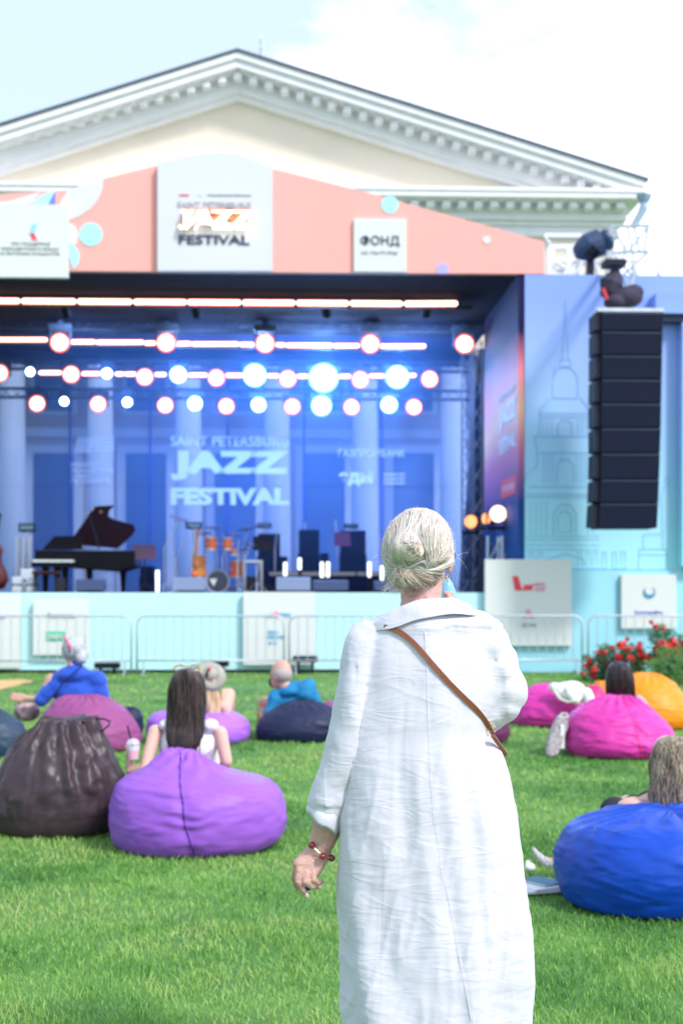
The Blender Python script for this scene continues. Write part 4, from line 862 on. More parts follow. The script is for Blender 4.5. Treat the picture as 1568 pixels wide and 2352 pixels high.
def music_stand(px, py, wpx, Y, label, m=M_black):
    a = PY(px, py, Y); hw = wpx/2*Y/FP; t = thing('music_stand', label, 'music stand', (a.x, Y, ZS), group='music stands on the stage')
    f = MB(); V = [(a.x-hw, Y-.05, a.z-.16), (a.x+hw*.95, Y-.05, a.z-.16), (a.x+hw*.85, Y+.14, a.z+.16), (a.x-hw*1.05, Y+.14, a.z+.16)]; V += [(x, y+.02, z) for x, y, z in V]
    f.add(V, [(0, 1, 2, 3), (7, 6, 5, 4), (0, 4, 5, 1), (1, 5, 6, 2), (2, 6, 7, 3), (3, 7, 4, 0)]); f.build('desk', m, t)
    f = MB(); f.cyl((a.x, Y+.08, a.z-.1), (a.x, Y+.08, ZS+.15), .015, n=6)
    for k in range(3): f.cyl((a.x, Y+.08, ZS+.2), (a.x+.25*math.cos(k*2.09), Y+.08+.25*math.sin(k*2.09), ZS+.01), .012, n=5)
    f.build('pole', M_black, t)
music_stand(332, 1268, 55, 31, 'wide dark music stand right of the piano', mat('plum_metal', (.06, .03, .08), .6)); music_stand(606, 1248, 48, 31.5, 'dark music stand right of the drums'); music_stand(787, 1238, 40, 32.5, 'tilted purple music stand left of the blonde head', mat('purple_metal', (.20, .08, .25), .5)); music_stand(140, 1345, 20, 29.5, 'low folded music stand under the piano')
# clutter boxes low at left, pedals
M_sil = mat('pale_metal_box', (.6, .68, .72), .4, metal=.3)
for i, (a0, b0, y0, y1) in enumerate(((28, 48, 1325, 1350), (52, 74, 1325, 1352), (30, 60, 1305, 1318))):
    a = PY(a0, y1, 29.6); b = PY(b0, y0, 29.6); h_ = b.z-ZS
    t = thing('equipment_case', ['small pale metal box at the far left of the stage', 'small pale metal box left of the piano stool', 'flat pale metal box stacked behind two others at the left'][i], 'box', ((a.x+b.x)/2, 29.6+.4*i, ZS)); MB().box(a.x, b.x, 29.6+.4*i, 29.9+.4*i, ZS, ZS+h_).build('shell', M_sil, t, bevel=.02); MB().box(a.x-.01, b.x+.01, 29.595+.4*i, 29.905+.4*i, ZS+h_*.45, ZS+h_*.55).build('band', M_black, t)
# ================================================================== BARRIERS
def barrier_proto(x0, x1, Y, label):
    H = 1.1; t = thing('crowd_barrier', label, 'barrier', ((x0+x1)/2, Y, 0), group='galvanised crowd barriers before the stage')
    f = MB(); r = .16; pts = [(x0, Y, .03), (x0, Y, H-r)]+[(x0+r-r*math.cos(R(a_)), Y, H-r+r*math.sin(R(a_))) for a_ in (22, 45, 68, 90)]+[(x1-r+r*math.sin(R(a_)), Y, H-r+r*math.cos(R(a_))) for a_ in (0, 22, 45, 68, 90)]+[(x1, Y, .03)]
    f.tube(pts, .019, 8); f.tube([(x0, Y, .28), (x1, Y, .28)], .016, 8); f.build('frame', M_steel, t, smooth=True)
    n = 15; pr0 = None
    for i in range(1, n+1):
        x = x0+(x1-x0)*i/(n+1)
        if pr0 is None: f = MB(); f.cyl((x, Y, .29), (x, Y, H-.012), .009, n=6); pr0 = f.build('bar', M_steel, t); xx = x
        else: c_ = pr0.copy(); C.objects.link(c_); c_.parent = t; c_.location = (x-xx, 0, 0)
    for x in (x0+.12, x1-.12):
        f = MB(); f.tube([(x, Y-.28, .015), (x, Y-.1, .08), (x, Y+.1, .08), (x, Y+.28, .015)], .016, 6); f.cyl((x, Y, .08), (x, Y, .28), .014, n=6); f.build('foot', M_steel, t)
YBr = 26.3
for a, b, lb in ((-38, 302, 'crowd barrier at the left picture edge behind the grey haired woman'), (315, 652, 'crowd barrier behind the brown haired and hatted women'), (664, 998, 'crowd barrier right of the bald man, running behind the woman in white'), (1008, 1336, 'crowd barrier in front of the sponsor board with the red mark'), (1350, 1690, 'crowd barrier behind the red roses at the right edge')):
    barrier_proto(GX(a, YBr), GX(b, YBr), YBr, lb)
for a, b, y0, y1, lb in ((218, 276, 1522, 1541, 'dark floodlight bar on the grass left of the brown haired woman'), (478, 526, 1517, 1541, 'dark floodlight bar on the grass behind the straw hat'), (672, 730, 1507, 1541, 'grey topped floodlight bar on the grass right of the bald head')):
    Yq = 26.85; x0, x1 = GX(a, Yq), GX(b, Yq); t = thing('floor_floodlight', lb, 'floodlight', ((x0+x1)/2, Yq, 0), group='floodlight bars at the foot of the stage')
    zt_ = GZ(a, y0, Yq); MB().box(x0, x1, Yq-.1, Yq+.12, zt_-.11, zt_).build('housing', M_black, t, bevel=.015)
    f = MB(); f.box(x0+.08, x0+.13, Yq-.08, Yq+.08, 0, zt_-.112); f.box(x1-.13, x1-.08, Yq-.08, Yq+.08, 0, zt_-.112); f.build('foot', M_black, t)
    f = MB(); f.box(x0+.02, x1-.02, Yq-.08, Yq+.1, zt_+.001, zt_+.015); f.build('lens', mat('floodlight_glass', (.30, .42, .48), .3) if 'floodlight_glass' not in MATS else MATS['floodlight_glass'], t)
# ================================================================== ROSE BUSHES
def leafcloud(c0, rad, n, size, rng, m, par, name='foliage'):
    vs = []; fs = []
    for i in range(n):
        u = rng.normal(size=3); u /= np.linalg.norm(u); r = rng.uniform(.25, 1)**.6; k = 1+.35*math.sin(u[0]*7+c0[0]*3)*math.cos(u[2]*5)
        p = Vector((c0[0]+u[0]*rad[0]*r*k, c0[1]+u[1]*rad[1]*r, max(.03, c0[2]+u[2]*rad[2]*r*k)))
        a = Vector(rng.normal(size=3)).normalized(); b = a.orthogonal().normalized(); s_ = size*rng.uniform(.6, 1.3); o_ = len(vs)
        vs += [p-a*s_, p+b*s_*.45, p+a*s_, p-b*s_*.45]; fs.append((o_, o_+1, o_+2, o_+3))
    return MB().add(vs, fs).build(name, m, par)
def leafmat(name, c):
    m = mat(name, c, .5, var=.45, vscale=9); t = m.node_tree; b = t.nodes['Principled BSDF']; tr = t.nodes.new('ShaderNodeBsdfTranslucent'); tr.inputs[0].default_value = (*c, 1); mi = t.nodes.new('ShaderNodeMixShader'); mi.inputs[0].default_value = .3
    t.links.new(b.outputs[0], mi.inputs[1]); t.links.new(tr.outputs[0], mi.inputs[2]); t.links.new(mi.outputs[0], t.nodes['Material Output'].inputs['Surface']); return m
M_leaf = leafmat('rose_leaf', (.05, .16, .05)); M_leaf2 = leafmat('bright_leaf', (.10, .26, .05)); M_rose = mat('red_rose', (.62, .02, .04), .5, var=.3, vscale=30); M_rose2 = mat('scarlet_rose', (.80, .06, .05), .5, var=.3, vscale=30); M_stem = mat('green_stem', (.06, .12, .04), .6)
rose_me = {}
def rosemesh(mm, rng):
    vs = []; fs = []
    for k in range(26):
        u = rng.normal(size=3); u /= np.linalg.norm(u); u[2] = abs(u[2])*.8; p = Vector(u*.035*rng.uniform(.3, 1)); nrm = Vector(u); a = nrm.orthogonal().normalized(); b = nrm.cross(a); s_ = .03*rng.uniform(.6, 1.1); o_ = len(vs)
        vs += [p-a*s_, p-b*s_*.8+nrm*.008, p+a*s_, p+b*s_*.8+nrm*.008]; fs += [(o_, o_+1, o_+2, o_+3)]
    return MB().add(vs, fs).build('rose', mm, None, world=False)
rg = np.random.default_rng(11)
pr_roses = [rosemesh(M_rose, rg), rosemesh(M_rose2, rg)]
def rose_bush(blobs, Y, flowers, label, m):
    x0 = GX(blobs[0][0], Y); t = thing('rose_bush', label, 'rose bush', (x0, Y, 0), group='red rose bushes before the stage wing')
    st_ = MB()
    for i, (px, py, rx, rz, n) in enumerate(blobs):
        p = PY(px, py, Y); s_ = Y/FP; leafcloud((p.x, Y, p.z), (rx*s_, .4, rz*s_), n, .035, rg, m, t)
        for k in range(5): st_.tube([(p.x+rg.uniform(-.15, .15), Y+rg.uniform(-.15, .15), 0), (p.x+rg.uniform(-.2, .2), Y, p.z*.6), (p.x+rg.uniform(-1, 1)*rx*s_*.7, Y+rg.uniform(-.2, .2), p.z+rz*s_*rg.uniform(.2, .9))], [.012, .009, .004], 5)
    st_.build('stem', M_stem, t)
    for (px, py, r) in flowers:
        Yf = Y-.25+rg.uniform(-.15, .15); p = PY(px, py, Yf); src = pr_roses[int(rg.random() < .45)]; o = src.copy(); C.objects.link(o); o.parent = t; o.location = (p.x-x0, p.y-Y, p.z); sc_ = r/4.6; o.scale = (sc_, sc_, sc_); o.rotation_euler = (R(60)+rg.uniform(-.5, .5), 0, rg.uniform(-1, 1))
Fl = [(1345, 1530, 7), (1352, 1517, 7), (1365, 1538, 8), (1373, 1500, 6), (1383, 1518, 8), (1395, 1532, 8), (1400, 1525, 7), (1388, 1498, 6), (1338, 1548, 6), (1360, 1550, 8), (1405, 1490, 7), (1412, 1552, 7)]
rose_bush([(1375, 1530, 38, 34, 900), (1392, 1498, 24, 22, 260)], 24.4, Fl, 'leftmost red rose bush in front of the aqua wall', M_leaf)
Fl = [(1425, 1484, 10), (1431, 1478, 8), (1438, 1500, 8), (1444, 1491, 7), (1448, 1512, 8), (1466, 1490, 8), (1468, 1480, 6), (1472, 1505, 9), (1458, 1520, 8), (1418, 1510, 8), (1430, 1515, 8), (1484, 1510, 8), (1462, 1535, 8), (1440, 1468, 5), (1478, 1520, 9), (1422, 1530, 8)]
rose_bush([(1440, 1525, 44, 40, 1100), (1450, 1500, 36, 24, 350)], 24.0, Fl, 'middle rose bush with dense red blooms above the dark haired woman', M_leaf)
Fl = [(1505, 1440, 6), (1494, 1430, 5), (1523, 1444, 5), (1520, 1478, 9), (1535, 1486, 9), (1543, 1474, 10), (1551, 1484, 8), (1508, 1488, 7), (1512, 1502, 8), (1528, 1504, 8), (1556, 1500, 7), (1498, 1515, 8), (1548, 1520, 7), (1570, 1478, 8), (1590, 1490, 8)]
rose_bush([(1530, 1515, 50, 44, 1400), (1515, 1465, 26, 34, 420), (1575, 1500, 50, 50, 900)], 23.8, Fl, 'tallest red rose bush at the right picture edge', M_leaf)
t = thing('leafy_shrub', 'bright green low shrub under the roses behind the orange beanbag', 'shrub', (GX(1550, 23), 23, 0)); p = PY(1550, 1548, 23); leafcloud((p.x, 23, .3), (.6, .35, .38), 1500, .035, rg, M_leaf2, t); f = MB(); f.tube([(p.x, 23, 0), (p.x+.05, 23, .3)], [.02, .01], 6); f.build('stem', M_stem, t)
for o in pr_roses: bpy.data.objects.remove(o)
# ================================================================== BEANBAGS
def bagmat(name, col, rough=.5, sheen=.3):
    m = mat(name, col, rough, spec=.35, bump=.22, bscale=4, stretch=(1, 1, 3.5), detail=5)
    return m
def beanbag(nm_label, rings_px, d, m, group, pleat=.010, crumple=0, seams=(), seam_mat=None, depth=1.0, topshift=0, flap=False, base_px=None, voxseed=0, stitch=0):
    """rings_px: (py, left px, right px) from bottom to top, silhouette as seen from behind at distance d"""
    s = d/FP; cxp = (rings_px[1][1]+rings_px[1][2])/2 if base_px is None else base_px
    base = P(cxp, HY+CH*FP/d, d); base.z = 0
    t = thing('beanbag', nm_label, 'beanbag', tuple(base), -YAW, group)
    zs = np.array([(CH-(r[0]-HY)*s) for r in rings_px]); ls = np.array([(r[1]-cxp)*s for r in rings_px]); rs_ = np.array([(r[2]-cxp)*s for r in rings_px])
    zs = np.maximum(zs, 0)
    # parameter by arc length, smooth interpolation
    k = np.concatenate([[0], np.cumsum(np.hypot(np.diff(zs), np.maximum(abs(np.diff(ls)), abs(np.diff(rs_)))))]); k /= k[-1]
    NV, NU = 90, 160
    u = np.linspace(0, 1, NV)
    def smooth_interp(y):
        v = np.interp(u, k, y); ker = np.array([1, 2, 3, 2, 1])/9
        for _ in range(4): v = np.concatenate([[v[0]]*2, v, [v[-1]]*2]); v = np.convolve(v, ker, 'valid')
        return v
    Z = smooth_interp(zs); Lf = smooth_interp(ls); Rt = smooth_interp(rs_)
    hmax = zs.max(); wmax = (rs_-ls).max()
    V = [(0, 0, 0)]; 
    th = np.linspace(0, 2*PI, NU, endpoint=False)
    for i in range(NV):
        c = (Lf[i]+Rt[i])/2; h = max(.004, (Rt[i]-Lf[i])/2)
        ry = h*depth*(wmax*.5/max(wmax*.5, h)) if False else min(h*depth, wmax*.5*depth)
        e = 2/2.3
        X = np.sign(np.cos(th))*abs(np.cos(th))**e*h+c; Y_ = np.sign(np.sin(th))*abs(np.sin(th))**e*ry + topshift*(Z[i]/hmax)**2
        for a, (x, y) in enumerate(zip(X, Y_)): V.append((x, y, Z[i]))
    V = np.array(V)
    nrm = V.copy(); nrm[:, 2] -= hmax*.4; nrm[:, 0] -= 0; nl = np.linalg.norm(nrm, axis=1)+1e-9; nrm /= nl[:, None]
    zz = V[:, 2]/hmax; ang = np.arctan2(V[:, 1], V[:, 0])
    so = voxseed*3.7
    n1 = nz3(V, 3.2, 3.2, 5, so); n2 = nz3(V, 7, 7, 16, so+9)
    mask = np.clip(zz*5, 0, 1)
    # thin taut wrinkles, pleats converging near the top, general softness
    dsp = .010*n1+pleat*.55*n2*mask
    dsp += pleat*np.clip((zz-.72)/.28, 0, 1)*np.sin(ang*17+3*n1)*.9
    if crumple:
        n3 = np.array([noise.fractal((math.cos(a)*2.6+so, math.sin(a)*2.6, z*1.1), 1, 2, 4) for a, z in zip(ang, V[:, 2])])
        r3 = 1-abs(n3)*2.4
        n4 = nz3(V, 6, 6, 5, so+20, 4); fold = np.sin(ang*15+2.2*n1+1.5*n3)*(.35+.65*zz); dsp += crumple*(r3**2*.45+.08*n4-.1+.55*fold*np.clip(.7+1.6*n1, .15, 1.5))*mask
    n5 = np.array([1-min(1, abs(noise.noise((a[0]*3+so, a[1]*3, a[2]*26+a[0]*4)))*5) for a in V]); dsp += pleat*.30*n5*mask*np.clip(n1*3+.6, 0, 1)*(0 if crumple else 1.8)
    for sx in seams:   # pinched stitching columns on the viewer side
        px0 = np.interp(zz, [0, 1], [(sx[0]-cxp)*s, (sx[1]-cxp)*s]); near = np.exp(-((V[:, 0]-px0)/.035)**2)*(V[:, 1] < 0)
        dsp -= .012*near*(zz > .03)
        near2 = np.exp(-((V[:, 0]-px0)/.16)**2)*(V[:, 1] < 0); dsp += .007*near2*np.sin(V[:, 2]*70+6*n1)*np.clip(zz*4, 0, 1)
    V = V+nrm*dsp[:, None]; V[:, 2] = np.maximum(V[:, 2], .003)
    V[0] = (0, 0, .003)
    fs = [(0, 1+(j+1) % NU, 1+j) for j in range(NU)]
    for i in range(NV-1):
        a = 1+i*NU; b = a+NU
        for j in range(NU): fs.append((a+j, a+(j+1) % NU, b+(j+1) % NU, b+j))
    top = len(V); V = np.vstack([V, V[-NU:].mean(0)+np.array([0, 0, .004])]); a = 1+(NV-1)*NU
    for j in range(NU): fs.append((a+j, a+(j+1) % NU, top))
    f = MB(); f.v = [tuple(v) for v in V]; f.f = fs; f.mi = [0]*len(fs); bag = f.build('bag', m, t, smooth=True, world=False)
    tree = bvh(bag)
    for sx in seams:
        pts = []
        for zq in np.linspace(.02, hmax*.97, 40):
            x = np.interp(zq/hmax, [0, 1], [(sx[0]-cxp)*s, (sx[1]-cxp)*s])+.006*math.sin(zq*23)
            h_ = tree.ray_cast(Vector((x, -3, zq)), Vector((0, 1, 0)))
            if h_[0]: pts.append(h_[0]+Vector((0, -.0015, 0)))
        if len(pts) > 4:
            rr = [.004+.003*(1+math.sin(i*2.1))*.5 for i in range(len(pts))]
            MB().tube(pts, rr, 6).build('seam', seam_mat or m, t, world=False)
    if flap:
        f = MB(); rows = []
        for i, (x, z) in enumerate(((95, 1653), (108, 1649), (135, 1651), (165, 1649), (195, 1648), (215, 1654), (228, 1672), (222, 1685))):
            X = (x-cxp)*s; Zz = CH-(z-HY)*s; rows.append(((X, -.10-.03*math.sin(i*1.7), Zz-.005), (X+.01, .10+.02*math.cos(i*2), Zz+.010), (X+.015, .12, Zz-.01), (X+.01, -.02, Zz-.06-.02*math.sin(i*2.3))))
        vs = [p for r in rows for p in r]; fs = [(i*4+j, i*4+j+1, (i+1)*4+j+1, (i+1)*4+j) for i in range(len(rows)-1) for j in range(3)]
        f.add(vs, fs); fl = f.build('opening_flap', m, t, world=False, smooth=True); sd_ = fl.modifiers.new('s', 'SOLIDIFY'); sd_.thickness = .012; sb_ = fl.modifiers.new('b', 'SUBSURF'); sb_.levels = 2; sb_.render_levels = 2
        f = MB(); f.tube([((x-cxp)*s, -.06, CH-(z-HY)*s) for x, z in ((214, 1668), (216, 1654), (226, 1648), (245, 1650), (256, 1655), (254, 1664), (240, 1676), (225, 1682), (214, 1684))], .006, 6); f.build('strap_loop', M_black, t, world=False)
    return t, s, cxp
G = 'beanbags scattered over the lawn'
M_purple = bagmat('purple_nylon', (.30, .10, .57), .5); M_purpleS = mat('dark_purple_thread', (.10, .02, .28), .7)
M_brown = bagmat('brown_nylon', (.050, .032, .040), .40); M_mauve = bagmat('mauve_nylon', (.27, .06, .20), .55); M_navy2 = bagmat('navy_nylon', (.008, .014, .055), .5)
M_teal = bagmat('slate_nylon', (.022, .05, .09), .5); M_lilac = bagmat('lilac_nylon', (.38, .14, .75), .5); M_pink = bagmat('pink_nylon', (.62, .035, .33), .5); M_pinkS = mat('hot_pink_thread', (.9, .03, .25), .6)
M_orangeb = bagmat('orange_nylon', (.95, .27, .008), .45); M_blue = bagmat('blue_nylon', (.001, .055, .44), .45); M_plum = bagmat('plum_nylon', (.12, .02, .09), .5); M_mag = bagmat('magenta_nylon', (.85, .03, .22), .5)
beanbag('big purple beanbag with dark vertical seam behind the long haired woman in white', [(1941, 285, 600), (1937, 268, 632), (1915, 258, 652), (1875, 254, 660), (1840, 258, 656), (1812, 264, 642), (1792, 274, 618), (1779, 292, 575), (1766, 320, 525), (1750, 345, 492), (1735, 362, 465), (1722, 385, 440), (1716, 400, 425)], 8.5, M_purple, G, seams=((466, 418),), seam_mat=M_purpleS, depth=1.0, topshift=-.06, voxseed=1)
beanbag('crumpled half empty brown beanbag with gathered top and black strap loop', [(1909, 18, 240), (1905, -4, 266), (1880, -14, 282), (1840, -16, 288), (1800, -12, 286), (1770, -2, 276), (1740, 12, 262), (1715, 34, 250), (1690, 60, 236), (1670, 82, 228), (1658, 92, 222), (1652, 100, 214)], 9.0, M_brown, G, crumple=.036, depth=.9, flap=True, voxseed=2, pleat=.006)
beanbag('mauve pink beanbag carrying the grey haired woman in blue', [(1720, 95, 300), (1716, 80, 318), (1700, 75, 324), (1675, 80, 320), (1650, 94, 306), (1630, 108, 290), (1612, 125, 265), (1601, 140, 240), (1596, 155, 222)], 13.8, M_mauve, G, voxseed=3, depth=.95)
beanbag('dark navy beanbag peeking out behind the mauve one', [(1691, 262, 318), (1686, 250, 328), (1665, 246, 331), (1645, 250, 328), (1630, 258, 318), (1624, 266, 306)], 15.0, M_navy2, G, voxseed=4, depth=.9)
beanbag('dark slate beanbag cut by the left picture edge', [(1735, -65, 40), (1730, -80, 55), (1710, -85, 63), (1685, -80, 62), (1660, -70, 45), (1640, -50, 18), (1627, -35, -5)], 13.2, M_teal, G, voxseed=5)
beanbag('lilac beanbag under the straw hatted woman', [(1703, 350, 550), (1699, 344, 568), (1684, 336, 575), (1665, 336, 573), (1650, 341, 562), (1640, 350, 545), (1635, 364, 528)], 14.5, M_lilac, G, voxseed=6)
beanbag('navy beanbag carrying the bald man in a teal shirt', [(1698, 602, 770), (1695, 590, 785), (1675, 587, 792), (1655, 593, 792), (1638, 608, 780), (1625, 630, 765), (1615, 655, 745), (1610, 675, 725)], 14.7, M_navy2, G, voxseed=7, depth=.9)
beanbag('dull mauve beanbag just behind the navy one of the bald man', [(1668, 735, 815), (1660, 725, 825), (1640, 725, 828), (1622, 735, 815), (1612, 750, 800)], 16.2, M_mauve, G, voxseed=8)
beanbag('dark plum beanbag mostly hidden by the white dress', [(1702, 1010, 1150), (1697, 1000, 1166), (1680, 996, 1171), (1655, 1004, 1168), (1635, 1025, 1150), (1622, 1050, 1120)], 14.3, M_plum, G, voxseed=9)
beanbag('pink beanbag with pale cloth lying on top, right of the white dress', [(1663, 1185, 1350), (1660, 1174, 1365), (1640, 1170, 1372), (1620, 1176, 1366), (1600, 1190, 1352), (1583, 1210, 1325), (1574, 1228, 1290), (1571, 1240, 1265)], 16.4, M_pink, G, voxseed=10, pleat=.016)
beanbag('large pink beanbag behind the dark haired woman', [(1733, 1320, 1525), (1729, 1302, 1545), (1710, 1294, 1553), (1685, 1293, 1545), (1660, 1298, 1528), (1640, 1310, 1510), (1622, 1335, 1490), (1608, 1370, 1468), (1602, 1385, 1452), (1599, 1395, 1440)], 13.3, M_pink, G, seams=((1448, 1425),), seam_mat=M_pinkS, voxseed=11, pleat=.016)
beanbag('bright orange beanbag behind the dark haired woman', [(1672, 1430, 1560), (1668, 1410, 1580), (1645, 1400, 1588), (1615, 1402, 1582), (1590, 1410, 1566), (1568, 1425, 1545), (1552, 1450, 1520), (1547, 1462, 1500)], 16.0, M_orangeb, G, voxseed=12)
beanbag('low orange beanbag corner left of the dark hair', [(1650, 1375, 1420), (1645, 1366, 1430), (1620, 1362, 1432), (1595, 1362, 1425), (1575, 1364, 1410), (1565, 1368, 1395)], 17.2, M_orangeb, G, voxseed=13)
beanbag('magenta beanbag glimpsed between the two pink ones', [(1655, 1330, 1385), (1648, 1322, 1394), (1625, 1322, 1396), (1600, 1332, 1390), (1585, 1345, 1384), (1576, 1352, 1375)], 16.8, M_mag, G, voxseed=14)
beanbag('shiny royal blue beanbag under the blonde woman at the right edge', [(2070, 1325, 1735), (2062, 1290, 1770), (2010, 1276, 1795), (1965, 1275, 1800), (1930, 1286, 1790), (1905, 1304, 1770), (1888, 1330, 1745), (1876, 1365, 1710), (1868, 1400, 1680), (1861, 1440, 1640), (1857, 1480, 1600)], 6.95, M_blue, G, voxseed=15, depth=.95, pleat=.014)
# ================================================================== PEOPLE
M_skin = mat('fair_skin', (.68, .42, .33), .5, sss=.15, var=.05, vscale=12); M_skin2 = mat('warm_skin', (.58, .33, .25), .5, sss=.15, var=.05, vscale=12)
def hairmat(name, c1, c2, rough=.45, sc=(38, 38, 2.2)):
    m = bpy.data.materials.new(name); m.use_nodes = True; t = m.node_tree; b = t.nodes['Principled BSDF']; b.inputs['Roughness'].default_value = rough; b.inputs['Specular IOR Level'].default_value = .5
    co = t.nodes.new('ShaderNodeTexCoord'); mp_ = t.nodes.new('ShaderNodeMapping'); mp_.inputs['Scale'].default_value = sc; n = t.nodes.new('ShaderNodeTexNoise'); n.inputs['Scale'].default_value = 1.6; n.inputs['Detail'].default_value = 5
    r = t.nodes.new('ShaderNodeValToRGB'); r.color_ramp.elements[0].position = .35; r.color_ramp.elements[0].color = (*c1, 1); r.color_ramp.elements[1].position = .68; r.color_ramp.elements[1].color = (*c2, 1)
    bu = t.nodes.new('ShaderNodeBump'); bu.inputs['Strength'].default_value = .5; bu.inputs['Distance'].default_value = .01
    t.links.new(co.outputs['Object'], mp_.inputs[0]); t.links.new(mp_.outputs[0], n.inputs['Vector']); t.links.new(n.outputs['Fac'], r.inputs[0]); t.links.new(r.outputs[0], b.inputs['Base Color']); t.links.new(n.outputs['Fac'], bu.inputs['Height']); t.links.new(bu.outputs[0], b.inputs['Normal'])
    MATS[name] = m; return m
def cap(mb_, p0, p1, r0, r1, n=12):
    """tapered capsule"""
    p0 = Vector(p0); p1 = Vector(p1); d = p1-p0; L_ = d.length; d = d.normalized() if L_ > 1e-6 else Vector((0, 0, 1)); pts = []; rr = []
    for a in (-85, -60, -30): pts.append(p0+d*r0*math.sin(R(a))); rr.append(r0*math.cos(R(a)))
    pts.append(p0); rr.append(r0); pts.append(p1); rr.append(r1)
    for a in (30, 60, 85): pts.append(p1+d*r1*math.sin(R(a))); rr.append(r1*math.cos(R(a)))
    return mb_.tube(pts, rr, n)
def limb(mb_, pts, rs, n=12):
    for i in range(len(pts)-1): cap(mb_, pts[i], pts[i+1], rs[i], rs[i+1], n)
def ell(mb_, c, r): return mb_.sph(c, r, 20, 14)
def torso(mb_, sh_l, sh_r, hip, nr=.16, grow=0, chest=.11):
    sh_l, sh_r, hip = Vector(sh_l), Vector(sh_r), Vector(hip); mid = (sh_l+sh_r)/2; w_ = (sh_r-sh_l).length/2
    rings = []
    ax = (sh_r-sh_l).normalized(); up = (mid-hip).normalized(); fw = ax.cross(up)
    for t_, wx, wy in ((-.04, .70, .95), (.0, .95, 1.1), (.2, .92, 1.05), (.45, .80, .92), (.7, .88, 1.0), (.88, .97, .92), (.97, .80, .72), (1.04, .42, .5)):
        c = hip+(mid-hip)*t_; rings.append([c+ax*math.cos(a)*(w_*wx+grow)+fw*math.sin(a)*(chest*wy+grow) for a in np.linspace(0, 2*PI, 20, endpoint=False)])
    mb_.rings(rings)
def hand(mb_, wrist, dirv, side, sc_=1.0, curl=.4, spread=.10):
    """palm plus five separate fingers"""
    w_ = Vector(wrist); d = Vector(dirv).normalized(); sd_ = Vector(side).normalized(); sd_ = (sd_-d*sd_.dot(d)).normalized(); pn_ = d.cross(sd_)
    pc = w_+d*.045*sc_
    for k in range(4): cap(mb_, w_+sd_*(k-1.5)*.012*sc_, w_+d*.082*sc_+sd_*(k-1.5)*.0185*sc_, .014*sc_, .0115*sc_, 8)
    for k, ln_ in enumerate((.062, .074, .070, .055)):
        b = w_+d*.085*sc_+sd_*(k-1.5)*.0195*sc_; dd = (d+sd_*(k-1.5)*spread).normalized()
        for j in range(3):
            e = b+dd*ln_*sc_*(.44, .32, .26)[j]; cap(mb_, b, e, (.0088, .0080, .0070)[j]*sc_, (.0080, .0070, .0058)[j]*sc_, 8); b = e; dd = (dd+pn_*curl).normalized()
    b = w_+d*.02*sc_-sd_*.018*sc_; dd = (d*.75-sd_*.75+pn_*.3).normalized()
    for j in range(2): e = b+dd*.038*sc_; cap(mb_, b, e, (.0125, .0095)[j]*sc_, (.0095, .0075)[j]*sc_, 8); b = e; dd = (dd+d*.5).normalized()
def head(mb_, c, rz_=.115, face=(0, 1, 0)):
    c = Vector(c); f = Vector(face).normalized(); s_ = f.cross(Vector((0, 0, 1))).normalized(); k = rz_/.115; U = Vector((0, 0, 1))
    def e3(cc, a, b, h): # oriented ellipsoid
        vs = MB().sph((0, 0, 0), 1, 18, 12); o_ = [cc+s_*v[0]*a+f*v[1]*b+U*v[2]*h for v in vs.v]; mb_.add(o_, vs.f)
    e3(c+U*.015*k, .076*k, .092*k, .095*k); e3(c+f*.035*k-U*.05*k, .054*k, .055*k, .062*k)
    e3(c+f*.096*k-U*.02*k, .011*k, .018*k, .022*k); e3(c+f*.088*k-U*.055*k, .022*k, .010*k, .008*k); e3(c+f*.083*k-U*.093*k, .02*k, .014*k, .014*k)
    for q in (-1, 1): e3(c+s_*q*.079*k-U*.02*k-f*.005*k, .010*k, .017*k, .030*k); e3(c+s_*q*.028*k+f*.085*k+U*.012*k, .014*k, .008*k, .006*k)
def face_parts(par, c, rz_, face, lip=True):
    c = Vector(c); f = Vector(face).normalized(); s_ = f.cross(Vector((0, 0, 1))).normalized(); k = rz_/.115; U = Vector((0, 0, 1))
    for q in (-1, 1): MB().sph(c+s_*q*.028*k+f*.091*k+U*.004*k, .009*k, 10, 8).build('eye', MATS.get('eye_dark') or mat('eye_dark', (.05, .04, .04), .2), par, world=False, smooth=True)
def wavy(o, amp, kx, ky, kz, off=0, octv=3):
    v, n = get_v(o); d = nz3(v, kx, ky, kz, off, octv); set_v(o, v+n*(d*amp)[:, None])
class Sitter:
    def __init__(s, label, px, d):
        s.d = d; s.s = d/FP; s.px = px; b = P(px, HY, d); b.z = 0; s.t = thing('person', label, 'person', tuple(b), -YAW)
    def q(s, x, y, dy=0): # pixel -> local, dy metres further away
        return Vector(((x-s.px)*s.s+(x-CX)/FP*dy, dy, CH-(y-HY)*(s.d+dy)/FP))
